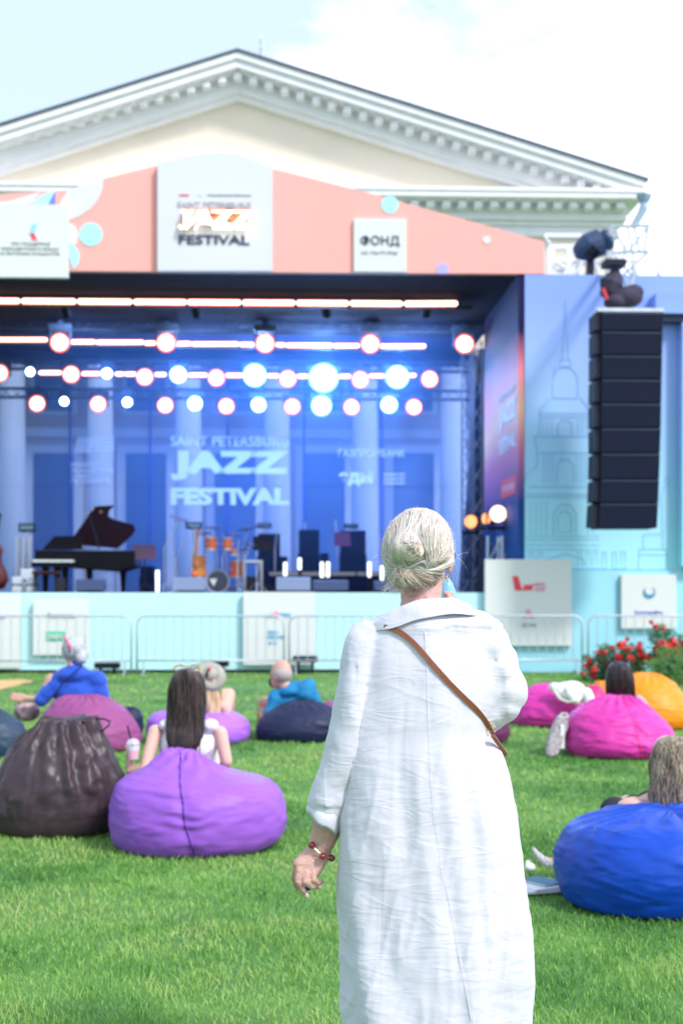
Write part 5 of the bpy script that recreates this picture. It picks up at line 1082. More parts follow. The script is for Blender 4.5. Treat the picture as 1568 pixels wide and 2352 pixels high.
def comb(o, n_, z0, z1, mats, r=.0016, hang=.03, cx=0, wd=.12, seed=1, wave=.006):
    tr_ = bvh(o); rg_ = np.random.default_rng(seed); vv, _ = get_v(o); SMc = MB(); lo_, hi_ = vv[:, 0].min(), vv[:, 0].max(); zmin, zmax = vv[:, 2].min(), vv[:, 2].max()
    for i in range(n_):
        xs = rg_.uniform(lo_, hi_); ztop = zmin+(zmax-zmin)*rg_.uniform(.35, 1.0); ln_ = (zmax-zmin)*rg_.uniform(.3, .8); ph = rg_.uniform(0, 6); pts = []
        for k in range(10):
            z_ = ztop-ln_*k/9; x_ = xs+wave*math.sin(k*.8+ph)+(xs-(lo_+hi_)/2)*.10*(k/9); h_ = tr_.ray_cast(Vector((x_, -4, z_)), Vector((0, 1, 0)))
            if h_[0]: pts.append(h_[0]+Vector((0, -.002-.003*rg_.random(), 0)))
            elif len(pts) > 3 and z_ < zmin+.05 and z_ > zmin-hang: pts.append(Vector((x_, pts[-1].y, z_)))
            elif len(pts) > 3: break
        if len(pts) > 3: SMc.m = int(rg_.integers(len(mats))); SMc.tube(pts, [r*(1-.7*abs(j/(len(pts)-1)-.4)) for j in range(len(pts))], 4, cap=False)
    return SMc.build('hair_strands', mats, o, world=False, smooth=True)
M_s1 = mat('dark_strand', (.014, .009, .011), .3); M_s2 = mat('brown_strand', (.06, .038, .032), .3); M_s3 = mat('chestnut_strand', (.12, .08, .065), .32); M_s4 = mat('ash_blonde_strand', (.34, .26, .17), .35); M_s5 = mat('light_blonde_strand', (.58, .48, .32), .35); M_s6 = mat('mouse_strand', (.12, .085, .06), .35)
# ---- 1 grey haired woman in blue
S = Sitter('grey haired person in a blue jumper stretching an arm out to the left', 172, 14.0); q = S.q
M_bluej = mat('royal_blue_knit', (.01, .075, .50), .85, bump=.3, bscale=30, sheen=.3); M_ghair = hairmat('grey_hair', (.28, .31, .36), (.58, .60, .64), sc=(30, 30, 5))
b = MB(); hc = q(165, 1492, .12); head(b, hc, .118, (-.85, .5, 0)); cap(b, hc-Vector((0, 0, .06)), q(172, 1540, .1), .058, .065)
sl, sr, hip = q(118, 1560, .12), q(228, 1558, .12), Vector((.02, .38, .28)); torso(b, sl, sr, hip, chest=.13)
el_w, wr = q(96, 1606, .1), q(62, 1604, .12); limb(b, [sl, el_w, wr], [.06, .045, .03]); hand(b, wr, (-1, 0, .12), (0, .3, 1), 1.2, .12)
limb(b, [sr, q(240, 1600, .15), q(215, 1620, .35)], [.06, .05, .035]); hand(b, q(215, 1620, .35), (-.5, .8, 0), (0, 0, 1))
for k in (-1, 1): limb(b, [hip+Vector((k*.1, 0, -.02)), hip+Vector((k*.16-.1, .45, .12)), hip+Vector((k*.16-.15, .65, -.26))], [.10, .075, .05]); cap(b, hip+Vector((k*.16-.15, .65, -.24)), hip+Vector((k*.16-.2, .82, -.25)), .04, .03)
body = remesh(b, 'body', M_skin2, S.t, .012, 3); face_parts(S.t, hc, .118, (-.85, .5, 0))
b = MB(); torso(b, sl+Vector((0, 0, -.01)), sr+Vector((0, 0, -.01)), hip, grow=.045, chest=.155); ell(b, q(172, 1550, .11), (.20, .11, .085)); ell(b, q(172, 1540, .11), (.12, .10, .075)); limb(b, [sl+Vector((.04, 0, -.03)), el_w], [.085, .07]); limb(b, [sr+Vector((-.02, 0, -.02)), q(236, 1610, .15), q(222, 1618, .3)], [.10, .085, .06]); cap(b, q(172, 1536, .11), q(172, 1524, .11), .085, .062)
o = remesh(b, 'jumper', M_bluej, S.t, .018, 4); wavy(o, .018, 5, 5, 9, 3)
b = MB(); ell(b, hc+Vector((.022, -.02, .012)), (.112, .118, .125)); ell(b, q(184, 1508, .10), (.07, .09, .085)); o = remesh(b, 'hair', M_ghair, S.t, .012, 3); wavy(o, .018, 14, 14, 8, 5)
b = MB(); b.tube([q(146, 1460, -.02), q(152, 1468, -.03), q(158, 1480, -.03), q(161, 1492, -.015)], .010, 6); b.build('glasses_band', M_mag, S.t, world=False); MB().tube([q(160, 1491, -.01), q(160, 1500, 0)], .010, 6).build('glasses_tip', M_blue, S.t, world=False)
st_ = [q(188, 1530, -.03), q(165, 1550, -.075), q(140, 1575, -.06), q(125, 1600, -.02)]; MB().tube(st_, .008, 6).build('bag_strap', M_black, S.t, world=False)
b = MB()
b.sph(q(62, 1635, .3), (.14, .10, .10), 16, 10); o = remesh(b, 'patterned_bag', mat('red_grey_pattern', (.45, .30, .32), .7, var=.9, vscale=14), None, .02, 2); o.matrix_world = Matrix.Translation(S.t.location) @ Matrix.Rotation(-YAW, 4, 'Z'); tag(o, 'red and grey patterned soft bag left of the person in blue', 'bag'); o.name = 'shoulder_bag'
# ---- 2 brown haired woman in white
S = Sitter('long brown haired person in a sleeveless white top holding a pink drink', 428, 8.95); q = S.q
M_whitetop = mat('white_cotton', (.80, .80, .80), .85, bump=.2, bscale=20); M_bhair = hairmat('dark_brown_hair', (.010, .007, .009), (.085, .055, .048), .32, sc=(30, 30, 1.1))
b = MB(); hc = q(432, 1580, .06); head(b, hc, .115, (.1, 1, 0)); cap(b, hc-Vector((0, 0, .07)), q(430, 1645, .05), .05, .055)
sl, sr, hip = q(357, 1680, .05), q(506, 1684, .05), Vector((0, .38, .27)); torso(b, sl, sr, hip, chest=.105)
lh = q(302, 1722, .12); limb(b, [sl, q(334, 1766, -.06), q(300, 1772, -.0), q(299, 1752, .02)], [.046, .038, .032, .025]); hand(b, q(299, 1754, .03), (.0, .1, 1), (-1, .35, 0), .86, .55)
limb(b, [sr, q(520, 1748, .02), q(500, 1800, .15)], [.046, .038, .028]); hand(b, q(500, 1800, .15), (-.3, .9, -.1), (1, 0, 0))
for k in (-1, 1): limb(b, [hip+Vector((k*.1, 0, -.02)), hip+Vector((k*.14, .42, .14)), hip+Vector((k*.14, .62, -.22))], [.10, .07, .045]); cap(b, hip+Vector((k*.14, .62, -.22)), hip+Vector((k*.14, .78, -.24)), .035, .028)
remesh(b, 'body', M_skin, S.t, .007, 3); face_parts(S.t, hc, .115, (.1, 1, 0))
b = MB(); sl2, sr2 = sl+Vector((.035, 0, .0)), sr+Vector((-.035, 0, .0)); torso(b, sl2, sr2, hip, grow=.035, chest=.13); ell(b, q(382, 1664, .04), (.05, .06, .04)); ell(b, q(482, 1666, .04), (.05, .06, .04)); o = remesh(b, 'white_top', M_whitetop, S.t, .010, 3); wavy(o, .012, 8, 8, 5, 8)
b = MB(); prof = [(1537, 416, 442), (1541, 406, 452), (1549, 397, 461), (1562, 390, 467), (1580, 385, 471), (1610, 383, 473), (1640, 381, 474), (1665, 381, 472), (1690, 384, 468), (1710, 390, 462), (1722, 400, 448), (1738, 420, 440)]
rs = []
for y, l, r_ in prof:
    a0 = q(l, y, 0); a1 = q(r_, y, 0); c = (a0+a1)/2; h = (a1.x-a0.x)/2; dep = .115 if y < 1620 else max(.05, .115-(y-1620)*.0012); yo = .03 if y < 1620 else .03-min(.08, (y-1620)*.001)
    rs.append([(c.x+h*math.cos(a), c.y+yo+dep*math.sin(a)*(.55 if math.sin(a) > 0 and y > 1600 else 1), c.z) for a in np.linspace(0, 2*PI, 24, endpoint=False)])
b.rings(rs); o = remesh(b, 'hair', M_bhair, S.t, .008, 3)
v, n = get_v(o); dd = np.array([noise.fractal((p[0]*22, p[1]*22, p[2]*2.2), 1, 2, 3) for p in v]); set_v(o, v+n*(dd*.010)[:, None]); comb(o, 420, 0, 0, [M_s1, M_s1, M_s2, M_s3], .0016, .05, seed=2)
# face opening: hair is only behind; glasses on top
b = MB(); 
for sx_ in (-1, 1):
    cc = q(429+sx_*17, 1534, .03); b.tube([cc+Vector((.033*math.cos(a), .03*math.sin(a), .018*math.sin(a))) for a in np.linspace(0, 2*PI, 16, endpoint=False)], .004, 6, closed=True)
b.tube([q(398, 1535, 0), q(408, 1531, .04), q(428, 1530, .07), q(450, 1532, .04), q(460, 1536, 0)], .004, 6); b.build('sunglasses', M_gold, S.t, world=False)
# drink
cpos = S.t.matrix_world if False else None
wl = Matrix.Translation(S.t.location) @ Matrix.Rotation(-YAW, 4, 'Z')
cw = wl @ q(306, 1722, -.045)
t = thing('drink_cup', 'clear plastic cup of pink drink with a black straw held by the brown haired person', 'cup', tuple(cw-Vector((0, 0, .055))), -YAW)
M_clear = mat('clear_plastic', (.9, .93, .96), .1, alpha=.45); M_drink = mat('pink_drink', (.95, .12, .22), .3); M_ice = mat('milky_ice', (.9, .75, .82), .4)
f = MB(); f.tube([(0, 0, 0), (0, 0, .05)], [.030, .036], 18); f.build('drink', M_drink, t, world=False); f = MB(); f.tube([(0, 0, .051), (0, 0, .078)], [.0362, .041], 18); f.build('ice', M_ice, t, world=False)
f = MB(); f.tube([(0, 0, -.004), (0, 0, .084)], [.033, .0445], 18, cap=False); f.build('shell', M_clear, t, world=False); f = MB()
f.tube([(0, 0, .085), (0, 0, .10), (0, 0, .115), (0, 0, .125)], [.047, .043, .034, .018], 18, cap=True); f.build('dome_lid', M_clear, t, world=False, smooth=True); MB().tube([(.0, 0, .06), (-.035, 0, .205)], .0055, 6).build('straw', M_black, t, world=False)
# ---- 3 hat woman
S = Sitter('blonde person in a pale wide brimmed straw hat sitting beyond the brown haired one', 480, 14.4); q = S.q
b = MB(); hc = q(476, 1566, .1); head(b, hc, .108, (.3, 1, 0)); cap(b, hc-Vector((0, 0, .07)), q(478, 1605, .1), .05, .055); sl, sr, hip = q(447, 1622, .1), q(510, 1622, .1), Vector((0, .38, .27)); torso(b, sl+Vector((-.03, 0, 0)), sr, hip)
limb(b, [sr, q(520, 1640, .15), q(515, 1612, .35)], [.045, .038, .028]); hand(b, q(515, 1612, .35), (0, .3, 1), (1, 0, 0)); limb(b, [sl, q(436, 1650, .15), q(450, 1660, .35)], [.045, .04, .03]); hand(b, q(450, 1660, .35), (.4, .8, 0), (0, 0, 1))
for k in (-1, 1): limb(b, [hip+Vector((k*.1, 0, -.02)), hip+Vector((k*.14, .42, .16)), hip+Vector((k*.14, .62, -.22))], [.10, .07, .045]); cap(b, hip+Vector((k*.14, .62, -.22)), hip+Vector((k*.14, .78, -.24)), .035, .028)
remesh(b, 'body', M_skin, S.t, .012, 3); face_parts(S.t, hc, .108, (.3, 1, 0))
b = MB(); torso(b, sl, sr, hip, grow=.02); remesh(b, 'beige_top', mat('beige_cotton', (.62, .45, .32), .85), S.t, .016, 3)
b = MB(); b.rings([[(q((l+r_)/2, y, 0).x+(r_-l)/2*S.s*math.cos(a), .06+.10*math.sin(a), q(0, y, 0).z) for a in np.linspace(0, 2*PI, 20, endpoint=False)] for y, l, r_ in ((1545, 460, 495), (1570, 455, 498), (1600, 462, 503), (1630, 470, 506), (1655, 480, 505))]); o = remesh(b, 'hair', hairmat('honey_hair', (.30, .18, .09), (.72, .52, .32), sc=(22, 22, 2)), S.t, .012, 2); wavy(o, .02, 18, 18, 3, 2)
M_straw = mat('straw', (.36, .35, .30), .85, bump=.4, bscale=60, var=.15, vscale=20); hz = q(483, 1550, .0); tl = Matrix.Rotation(R(32), 3, 'Y') @ Matrix.Rotation(R(62), 3, 'X')
f = MB(); nn = 32; vs = []
for r_, z_ in ((.065, 0), (.12, .005), (.172, -.02)): vs += [hz+tl @ Vector((r_*math.cos(2*PI*i/nn), r_*.9*math.sin(2*PI*i/nn), z_+.012*math.sin(4*PI*i/nn))) for i in range(nn)]
fs = [(k*nn+i, k*nn+(i+1) % nn, (k+1)*nn+(i+1) % nn, (k+1)*nn+i) for k in range(2) for i in range(nn)]; f.add(vs, fs); hat = thing('straw_hat', 'pale wide brimmed straw hat with a red spot on the seated blonde person', 'hat', tuple(wl @ Vector((0, 0, 0))) if False else tuple(Matrix.Translation(S.t.location) @ q(470, 1550, .02)), -YAW)
off = Vector(hat.location)-Vector(S.t.location); off = Matrix.Rotation(YAW, 3, 'Z') @ off
f.v = [tuple(Vector(v)-off) for v in f.v]; o = f.build('brim', M_straw, hat, world=False, smooth=True); sm_ = o.modifiers.new('s', 'SOLIDIFY'); sm_.thickness = .006
f = MB(); f.sph((0, 0, 0), (.088, .10, .075), 20, 12); f.v = [tuple(q(482, 1550, .04)-off+Matrix.Rotation(R(-15), 3, 'Y') @ Vector(v)) for v in f.v]; f.build('crown', M_straw, hat, world=False, smooth=True)
f = MB(); f.tube([q(478, 1538, -.06)-off, q(476, 1546, -.075)-off, q(475, 1556, -.07)-off], .012, 6); f.build('hat_band', M_black, hat, world=False); f = MB(); f.sph(q(481, 1536, -.04)-off, .018, 8, 6); f.build('ribbon', M_red, hat, world=False)
# ---- 4 bald man
S = Sitter('bald bearded person in a teal tee shirt resting against a navy beanbag', 655, 14.9); q = S.q
M_teals = mat('teal_cotton', (.005, .20, .42), .8, bump=.3, bscale=16)
b = MB(); hc = q(645, 1548, .1); head(b, hc, .152, (-.8, .6, -.15)); cap(b, hc-Vector((-.01, 0, .07)), q(664, 1592, .08), .062, .068)
sl, sr, hip = q(632, 1600, .1), q(706, 1578, .06), Vector((.12, .36, .26)); torso(b, sl, sr, hip, chest=.125)
limb(b, [sl, q(617, 1650, .05), q(606, 1668, .1)], [.06, .045, .036]); limb(b, [q(608, 1664, .1), q(600, 1640, .35)], [.036, .03]); hand(b, q(600, 1640, .35), (0, .5, .5), (-1, 0, 0))
limb(b, [sr, q(728, 1620, .1), q(715, 1640, .3)], [.062, .05, .035]); hand(b, q(715, 1640, .3), (-.4, .8, 0), (0, 0, 1))
kn = q(606, 1606, .45); limb(b, [hip+Vector((-.1, 0, -.02)), kn+Vector((0, .02, -.04)), kn+Vector((-.05, .22, -.42))], [.10, .07, .05]); cap(b, kn+Vector((-.05, .22, -.41)), kn+Vector((-.08, .42, -.43)), .04, .03)
limb(b, [hip+Vector((.1, 0, -.02)), hip+Vector((.12, .45, .15)), hip+Vector((.12, .68, -.22))], [.10, .07, .05]); cap(b, hip+Vector((.12, .68, -.22)), hip+Vector((.12, .85, -.23)), .04, .03)
remesh(b, 'body', M_skin2, S.t, .012, 3); face_parts(S.t, hc, .152, (-.8, .6, -.15))
b = MB(); torso(b, sl, sr, hip, grow=.045, chest=.15); ell(b, q(672, 1588, .08), (.16, .11, .07)); ell(b, q(702, 1592, .06), (.12, .12, .13)); limb(b, [sl+Vector((.01, 0, 0)), q(620, 1640, .05)], [.082, .072]); limb(b, [sr+Vector((0, 0, -.01)), q(722, 1610, .1)], [.095, .08]); cap(b, q(664, 1590, .08), q(662, 1584, .08), .085, .074)
o = remesh(b, 'tee_shirt', M_teals, S.t, .015, 4); wavy(o, .016, 6, 6, 8, 4)
b = MB(); ell(b, hc+Vector((-.088, .066, -.088)), (.048, .048, .058)); remesh(b, 'beard', mat('dark_beard', (.05, .045, .05), .8, bump=.5, bscale=90), S.t, .008, 2)
b = MB(); ell(b, hc+Vector((.014, -.010, .002)), (.110, .122, .100)); remesh(b, 'stubble', mat('grey_stubble', (.42, .36, .34), .8, bump=.3, bscale=120), S.t, .008, 2)
# ---- 5 dark haired woman on pink bag
S = Sitter('person with straight black shoulder length hair leaning on the large pink beanbag', 1425, 13.6); q = S.q
M_khair = hairmat('black_hair', (.010, .009, .018), (.045, .035, .06), .3)
b = MB(); hc = q(1424, 1552, .08); head(b, hc, .11, (0, 1, 0)); cap(b, hc-Vector((0, 0, .07)), q(1424, 1600, .08), .05, .055); sl, sr, hip = q(1385, 1612, .08), q(1464, 1612, .08), Vector((0, .36, .27)); torso(b, sl, sr, hip)
limb(b, [sl, q(1355, 1622, .1), q(1335, 1650, .3)], [.05, .042, .03]); hand(b, q(1335, 1650, .3), (-.3, .8, 0), (0, 0, 1)); limb(b, [sr, q(1485, 1640, .1), q(1470, 1650, .3)], [.05, .042, .03]); hand(b, q(1470, 1650, .3), (-.3, .8, 0), (0, 0, 1))
for k in (-1, 1): limb(b, [hip+Vector((k*.1, 0, -.02)), hip+Vector((k*.14, .42, .10)), hip+Vector((k*.14, .72, -.22))], [.10, .07, .045]); cap(b, hip+Vector((k*.14, .72, -.22)), hip+Vector((k*.14, .86, -.22)), .035, .028)
remesh(b, 'body', M_skin, S.t, .012, 3); face_parts(S.t, hc, .11, (0, 1, 0))
M_stripe = mat('striped_cotton', (.35, .38, .48), .8); t_ = M_stripe.node_tree; wv = t_.nodes.new('ShaderNodeTexWave'); wv.inputs['Scale'].default_value = 18; co_ = t_.nodes.new('ShaderNodeTexCoord'); rp = t_.nodes.new('ShaderNodeValToRGB'); rp.color_ramp.elements[0].color = (.03, .03, .06, 1); rp.color_ramp.elements[1].color = (.6, .65, .75, 1); rp.color_ramp.elements[0].position = .4; rp.color_ramp.elements[1].position = .55
t_.links.new(co_.outputs['Object'], wv.inputs[0]); t_.links.new(wv.outputs['Fac'], rp.inputs[0]); t_.links.new(rp.outputs[0], t_.nodes['Principled BSDF'].inputs['Base Color'])
b = MB(); torso(b, sl, sr, hip, grow=.025); limb(b, [sl, q(1356, 1622, .1), q(1340, 1642, .26)], [.07, .06, .045]); limb(b, [sr, q(1485, 1638, .1), q(1474, 1648, .26)], [.07, .06, .045]); remesh(b, 'striped_shirt', M_stripe, S.t, .015, 3)
b = MB(); b.rings([[(q((l+r_)/2, y, 0).x+(r_-l)/2*S.s*math.cos(a), .06+dp*math.sin(a), q(0, y, 0).z) for a in np.linspace(0, 2*PI, 24, endpoint=False)] for y, l, r_, dp in ((1520, 1418, 1433, .03), (1524, 1408, 1442, .07), (1532, 1400, 1450, .10), (1544, 1394, 1454, .115), (1560, 1392, 1457, .12), (1580, 1390, 1459, .11), (1596, 1391, 1460, .09), (1606, 1396, 1462, .07))]); o = remesh(b, 'hair', M_khair, S.t, .010, 3); v, n = get_v(o); dd = np.array([noise.fractal((p[0]*22, p[1]*22, p[2]*2), 1, 2, 3) for p in v]); set_v(o, v+n*(dd*.012)[:, None]); comb(o, 200, 0, 0, [M_s1, M_s1, M_s2], .0022, .05, seed=3)
# ---- 6 blonde on blue bag
S = Sitter('blonde bare shouldered person with stretched legs leaning on the royal blue beanbag', 1535, 7.35); q = S.q
M_dhair = hairmat('dark_blonde_hair', (.13, .09, .06), (.42, .33, .22), .4, sc=(26, 26, 1.3)); M_snake = mat('snakeskin', (.50, .50, .52), .5, var=.7, vscale=90)
b = MB(); hc = q(1532, 1738, .02); head(b, hc, .118, (-.2, 1, 0)); cap(b, hc-Vector((0, 0, .07)), q(1535, 1850, .04), .052, .06); ell(b, q(1500, 1852, .03), (.12, .06, .05)); ell(b, q(1456, 1856, .02), (.095, .06, .06)); sl, sr, hip = q(1450, 1855, .03), q(1614, 1855, .03), Vector((-.02, .42, .26)); torso(b, sl, sr, hip, chest=.11)
limb(b, [sl, q(1448, 1925, .12), q(1470, 1950, .35)], [.058, .045, .032]); hand(b, q(1470, 1950, .35), (.3, .8, -.1), (0, 0, 1)); limb(b, [sr, q(1630, 1945, .1), q(1600, 1960, .35)], [.055, .045, .032]); hand(b, q(1600, 1960, .35), (-.3, .8, 0), (0, 0, 1))
k1 = q(1408, 1862, .62); f1 = q(1268, 1985, .52); k2 = q(1440, 1850, .85); f2 = q(1328, 1938, 1.0)
limb(b, [hip+Vector((-.1, 0, -.02)), k1, f1+Vector((.05, 0, .02)), f1], [.095, .062, .036, .034]); limb(b, [hip+Vector((.1, 0, -.02)), k2, f2+Vector((.03, 0, .01)), f2], [.095, .062, .036, .034])
cap(b, f1, q(1240, 1972, .50), .030, .022); cap(b, f2, q(1322, 1915, 1.0), .03, .022)
remesh(b, 'body', M_skin, S.t, .009, 3); face_parts(S.t, hc, .118, (-.2, 1, 0))
b = MB(); limb(b, [hip+Vector((-.1, 0, -.02)), (hip+Vector((-.1, 0, 0)))*.08+k1*.92], [.125, .088]); limb(b, [hip+Vector((.1, 0, -.02)), (hip+Vector((.1, 0, 0)))*.2+k2*.8], [.12, .085]); ell(b, hip, (.19, .14, .14)); remesh(b, 'black_shorts', mat('black_cotton', (.012, .012, .02), .85), S.t, .014, 3)
b = MB(); torso(b, sl*.78+hip*.22, sr*.78+hip*.22, hip, grow=.02, chest=.12); remesh(b, 'black_top', MATS['black_cotton'], S.t, .014, 3)
b = MB(); cap(b, q(1275, 1996, .52), q(1258, 1988, .50), .030, .034); cap(b, q(1258, 1988, .5), q(1237, 1970, .49), .034, .026); cap(b, q(1237, 1970, .49), q(1222, 1948, .48), .026, .010); remesh(b, 'shoe', M_snake, S.t, .005, 2)
b = MB(); cap(b, q(1312, 1948, 1.0), q(1318, 1930, 1.0), .032, .034); cap(b, q(1318, 1930, 1.0), q(1322, 1908, 1.0), .034, .014); remesh(b, 'shoe', M_snake, S.t, .005, 2)
b = MB(); b.rings([[(q((l+r_)/2, y, 0).x+(r_-l)/2*S.s*math.cos(a), yo+dp*math.sin(a)*(.6 if (math.sin(a) > 0 and y > 1780) else 1), q(0, y, 0).z) for a in np.linspace(0, 2*PI, 28, endpoint=False)] for y, l, r_, dp, yo in ((1690, 1530, 1552, .04, 0), (1694, 1515, 1567, .08, 0), (1703, 1504, 1578, .105, 0), (1720, 1495, 1588, .125, 0), (1750, 1490, 1594, .135, 0), (1785, 1488, 1598, .12, -.02), (1815, 1484, 1600, .09, -.04), (1845, 1486, 1602, .07, -.05), (1864, 1497, 1598, .06, -.06), (1876, 1512, 1590, .04, -.07))]); o = remesh(b, 'hair', M_dhair, S.t, .007, 3); v, n = get_v(o); dd = np.array([noise.fractal((p[0]*16+math.sin(p[2]*30)*.5, p[1]*16, p[2]*2), 1, 2, 3) for p in v]); set_v(o, v+n*(dd*.012)[:, None]); comb(o, 520, 0, 0, [M_s4, M_s5, M_s6, M_s6], .0016, .05, seed=4, wave=.010)
# ================================================================== SMALL THINGS ON THE GRASS
def ground_pt(px, py): d = CH*FP/(py-HY); p = P(px, py, d); p.z = 0; return p, d
M_paper = mat('paper_white', (.80, .82, .82), .7)
c, d = ground_pt(1246, 2046); t = thing('magazine_stack', 'short stack of pale magazines on the grass left of the blue beanbag', 'magazines', tuple(c), .25)
for k, (w_, l_, z0, h_, rz) in enumerate(((.26, .24, .012, .014, .0), (.24, .22, .0265, .010, .2))):
    f = MB(); M_ = Matrix.Rotation(rz, 3, 'Z'); f.obox((0, 0, z0+h_/2), (w_, l_, h_), M_); f.build('magazine', M_paper, t, world=False, bevel=.002)
t = thing('tablet', 'dark screened tablet lying on the magazines beside the blue beanbag', 'tablet', (c.x+.0, c.y+.03, .038), .6); f = MB(); f.box(-.075, .075, -.10, .10, 0, .008); f.build('body', mat('silver_back', (.5, .6, .68), .3, metal=.5), t, world=False, bevel=.003); MB().box(-.068, .068, -.092, .092, .0085, .0095).build('screen', mat('slate_screen', (.10, .22, .32), .12), t, world=False)
c2, d = ground_pt(1220, 2012); t = thing('white_pouch', 'small rounded white pouch beside the magazines', 'pouch', (c2.x, c2.y+.05, .02)); b = MB(); ell(b, (0, 0, .016), (.03, .035, .024)); ell(b, (-.01, .01, .035), (.015, .015, .02)); remesh(b, 'pouch_body', M_paper, t, .006, 2); MB().tube([(-.01, .01, .05), (0, .0, .06), (.01, -.01, .045)], .002, 6).build('drawstring', M_grey, t, world=False)
# handbag beside pink bag
c = P(1278, 1725, 13.1); c.z = 0; t = thing('handbag', 'grey snakeskin handbag leaning against the large pink beanbag', 'handbag', tuple(c), -YAW)
s_ = 13.1/FP; f = MB(); V = [(x*s_, -.05+(z*s_)*.25, z*s_) for x, z in ((-26, 4), (-13, 0), (2, 5), (14, 38), (27, 66), (30, 94), (5, 94), (-14, 60), (-24, 30))]; n_ = len(V); f.add([Vector(v) for v in V]+[Vector(v)+Vector((0, .10, 0)) for v in V], [tuple(range(n_)), tuple(range(n_, 2*n_))[::-1]]+[(i, (i+1) % n_, (i+1) % n_+n_, i+n_) for i in range(n_)]); f.build('body', mat('grey_snake_leather', (.34, .30, .32), .5, var=.5, vscale=35, bump=.3, bscale=30), t, world=False, bevel=.02)
f = MB(); f.tube([(.03, .04, .36), (.05, .05, .40), (.10, .05, .40), (.11, .04, .36)], .006, 6); f.build('handle', M_paper, t, world=False); f = MB(); f.box(.035, .07, -.0, .01, .08, .30); f.build('paper_slip', M_paper, t, world=False)
# cloth on left pink bag
M_linen = mat('off_white_cloth', (.78, .78, .72), .9, bump=.4, bscale=18)
d = 16.1; b = MB(); s_ = d/FP
base = P(1305, HY, d); base.z = 0; 
def ql(x, y, dy=0): return Vector(((x-1305)*s_, dy, CH-(y-HY)*s_))
t = thing('draped_cloth', 'off white cloth jacket thrown over the pink beanbag', 'cloth', tuple(base), -YAW)
for a, b2, r0, r1, dy in (((1268, 1577), (1320, 1575), .05, .07, -.22), ((1280, 1592), (1330, 1590), .06, .08, -.30), ((1320, 1580), (1343, 1600), .07, .07, -.28), ((1338, 1600), (1335, 1640), .07, .05, -.50), ((1300, 1584), (1310, 1604), .07, .05, -.36)):
    cap(b, ql(*a, dy+.05), ql(*b2, dy), r0, r1)
o = remesh(b, 'fabric', M_linen, t, .02, 3); wavy(o, .03, 9, 9, 6, 1)
MB().tube([ql(1262, 1580, -.30), ql(1275, 1600, -.36), ql(1290, 1606, -.40), ql(1312, 1602, -.45)], .012, 6).build('hem', M_linen, t, world=False)
# ================================================================== STANDING WOMAN
WD = 3.75; WS = WD/FP; WX = 985
b0 = P(WX, HY, WD); b0.z = 0
wm = thing('person', 'blonde person with pinned up hair standing in a long loose white linen dress', 'person', tuple(b0), -YAW)
def q(x, y, dy=0): return Vector(((x-WX)*WS+(x-CX)/FP*dy, dy, CH-(y-HY)*(WD+dy)/FP))
WM = Matrix.Translation(b0) @ Matrix.Rotation(-YAW, 4, 'Z')
M_lin = bpy.data.materials.new('white_linen'); M_lin.use_nodes = True
def linen(m, col):
    t = m.node_tree; b = t.nodes['Principled BSDF']; b.inputs['Base Color'].default_value = (*col, 1); b.inputs['Roughness'].default_value = .9; b.inputs['Specular IOR Level'].default_value = .15
    b.inputs['Sheen Weight'].default_value = .15
    co = t.nodes.new('ShaderNodeTexCoord')
    def nzn(sc_, det, mapping, dist=0):
        mp_ = t.nodes.new('ShaderNodeMapping'); mp_.inputs['Scale'].default_value = mapping[0]; mp_.inputs['Rotation'].default_value = mapping[1]; n = t.nodes.new('ShaderNodeTexNoise'); n.inputs['Scale'].default_value = sc_; n.inputs['Detail'].default_value = det; n.inputs['Distortion'].default_value = dist
        t.links.new(co.outputs['Object'], mp_.inputs[0]); t.links.new(mp_.outputs[0], n.inputs['Vector']); return n
    def math_(op, a, b_=None, v=None):
        n = t.nodes.new('ShaderNodeMath'); n.operation = op; t.links.new(a, n.inputs[0])
        if b_ is not None: t.links.new(b_, n.inputs[1])
        if v is not None: n.inputs[1].default_value = v
        return n.outputs[0]
    def ridge(n): # sharp crease lines
        a = math_('SUBTRACT', n.outputs['Fac'], v=.5); a = math_('ABSOLUTE', a); a = math_('MULTIPLY', a, v=-9.0); a = math_('ADD', a, v=1.0); return math_('MAXIMUM', a, v=0.0)
    r1 = ridge(nzn(3.0, 3, ((1, 1, 3.2), (0, .35, 0)), .8)); r2 = ridge(nzn(4.5, 2, ((1.2, 1.2, 3.6), (0, -.5, 0)), 1.0)); r3 = ridge(nzn(3.2, 2, ((3.4, 2, .6), (0, -.15, 0)), .5))
    soft = nzn(5, 4, ((1, 1, .8), (0, 0, 0)))
    h = math_('ADD', r1, r2); h = math_('ADD', h, r3); s2 = math_('MULTIPLY', soft.outputs['Fac'], v=2.2); h = math_('ADD', h, s2)
    bu = t.nodes.new('ShaderNodeBump'); bu.inputs['Strength'].default_value = .20; bu.inputs['Distance'].default_value = .0045; t.links.new(h, bu.inputs['Height'])
    wv = nzn(420, 1, ((1, 1, .25), (0, 0, 0))); bu2 = t.nodes.new('ShaderNodeBump'); bu2.inputs['Strength'].default_value = .12; bu2.inputs['Distance'].default_value = .001
    t.links.new(wv.outputs['Fac'], bu2.inputs['Height']); t.links.new(bu.outputs[0], bu2.inputs['Normal']); t.links.new(bu2.outputs[0], b.inputs['Normal'])
    tr = t.nodes.new('ShaderNodeBsdfTranslucent'); tr.inputs[0].default_value = (.8, .86, .95, 1); mi = t.nodes.new('ShaderNodeMixShader'); mi.inputs[0].default_value = .12
    t.links.new(b.outputs[0], mi.inputs[1]); t.links.new(tr.outputs[0], mi.inputs[2]); t.links.new(mi.outputs[0], t.nodes['Material Output'].inputs['Surface'])
linen(M_lin, (.72, .70, .79))
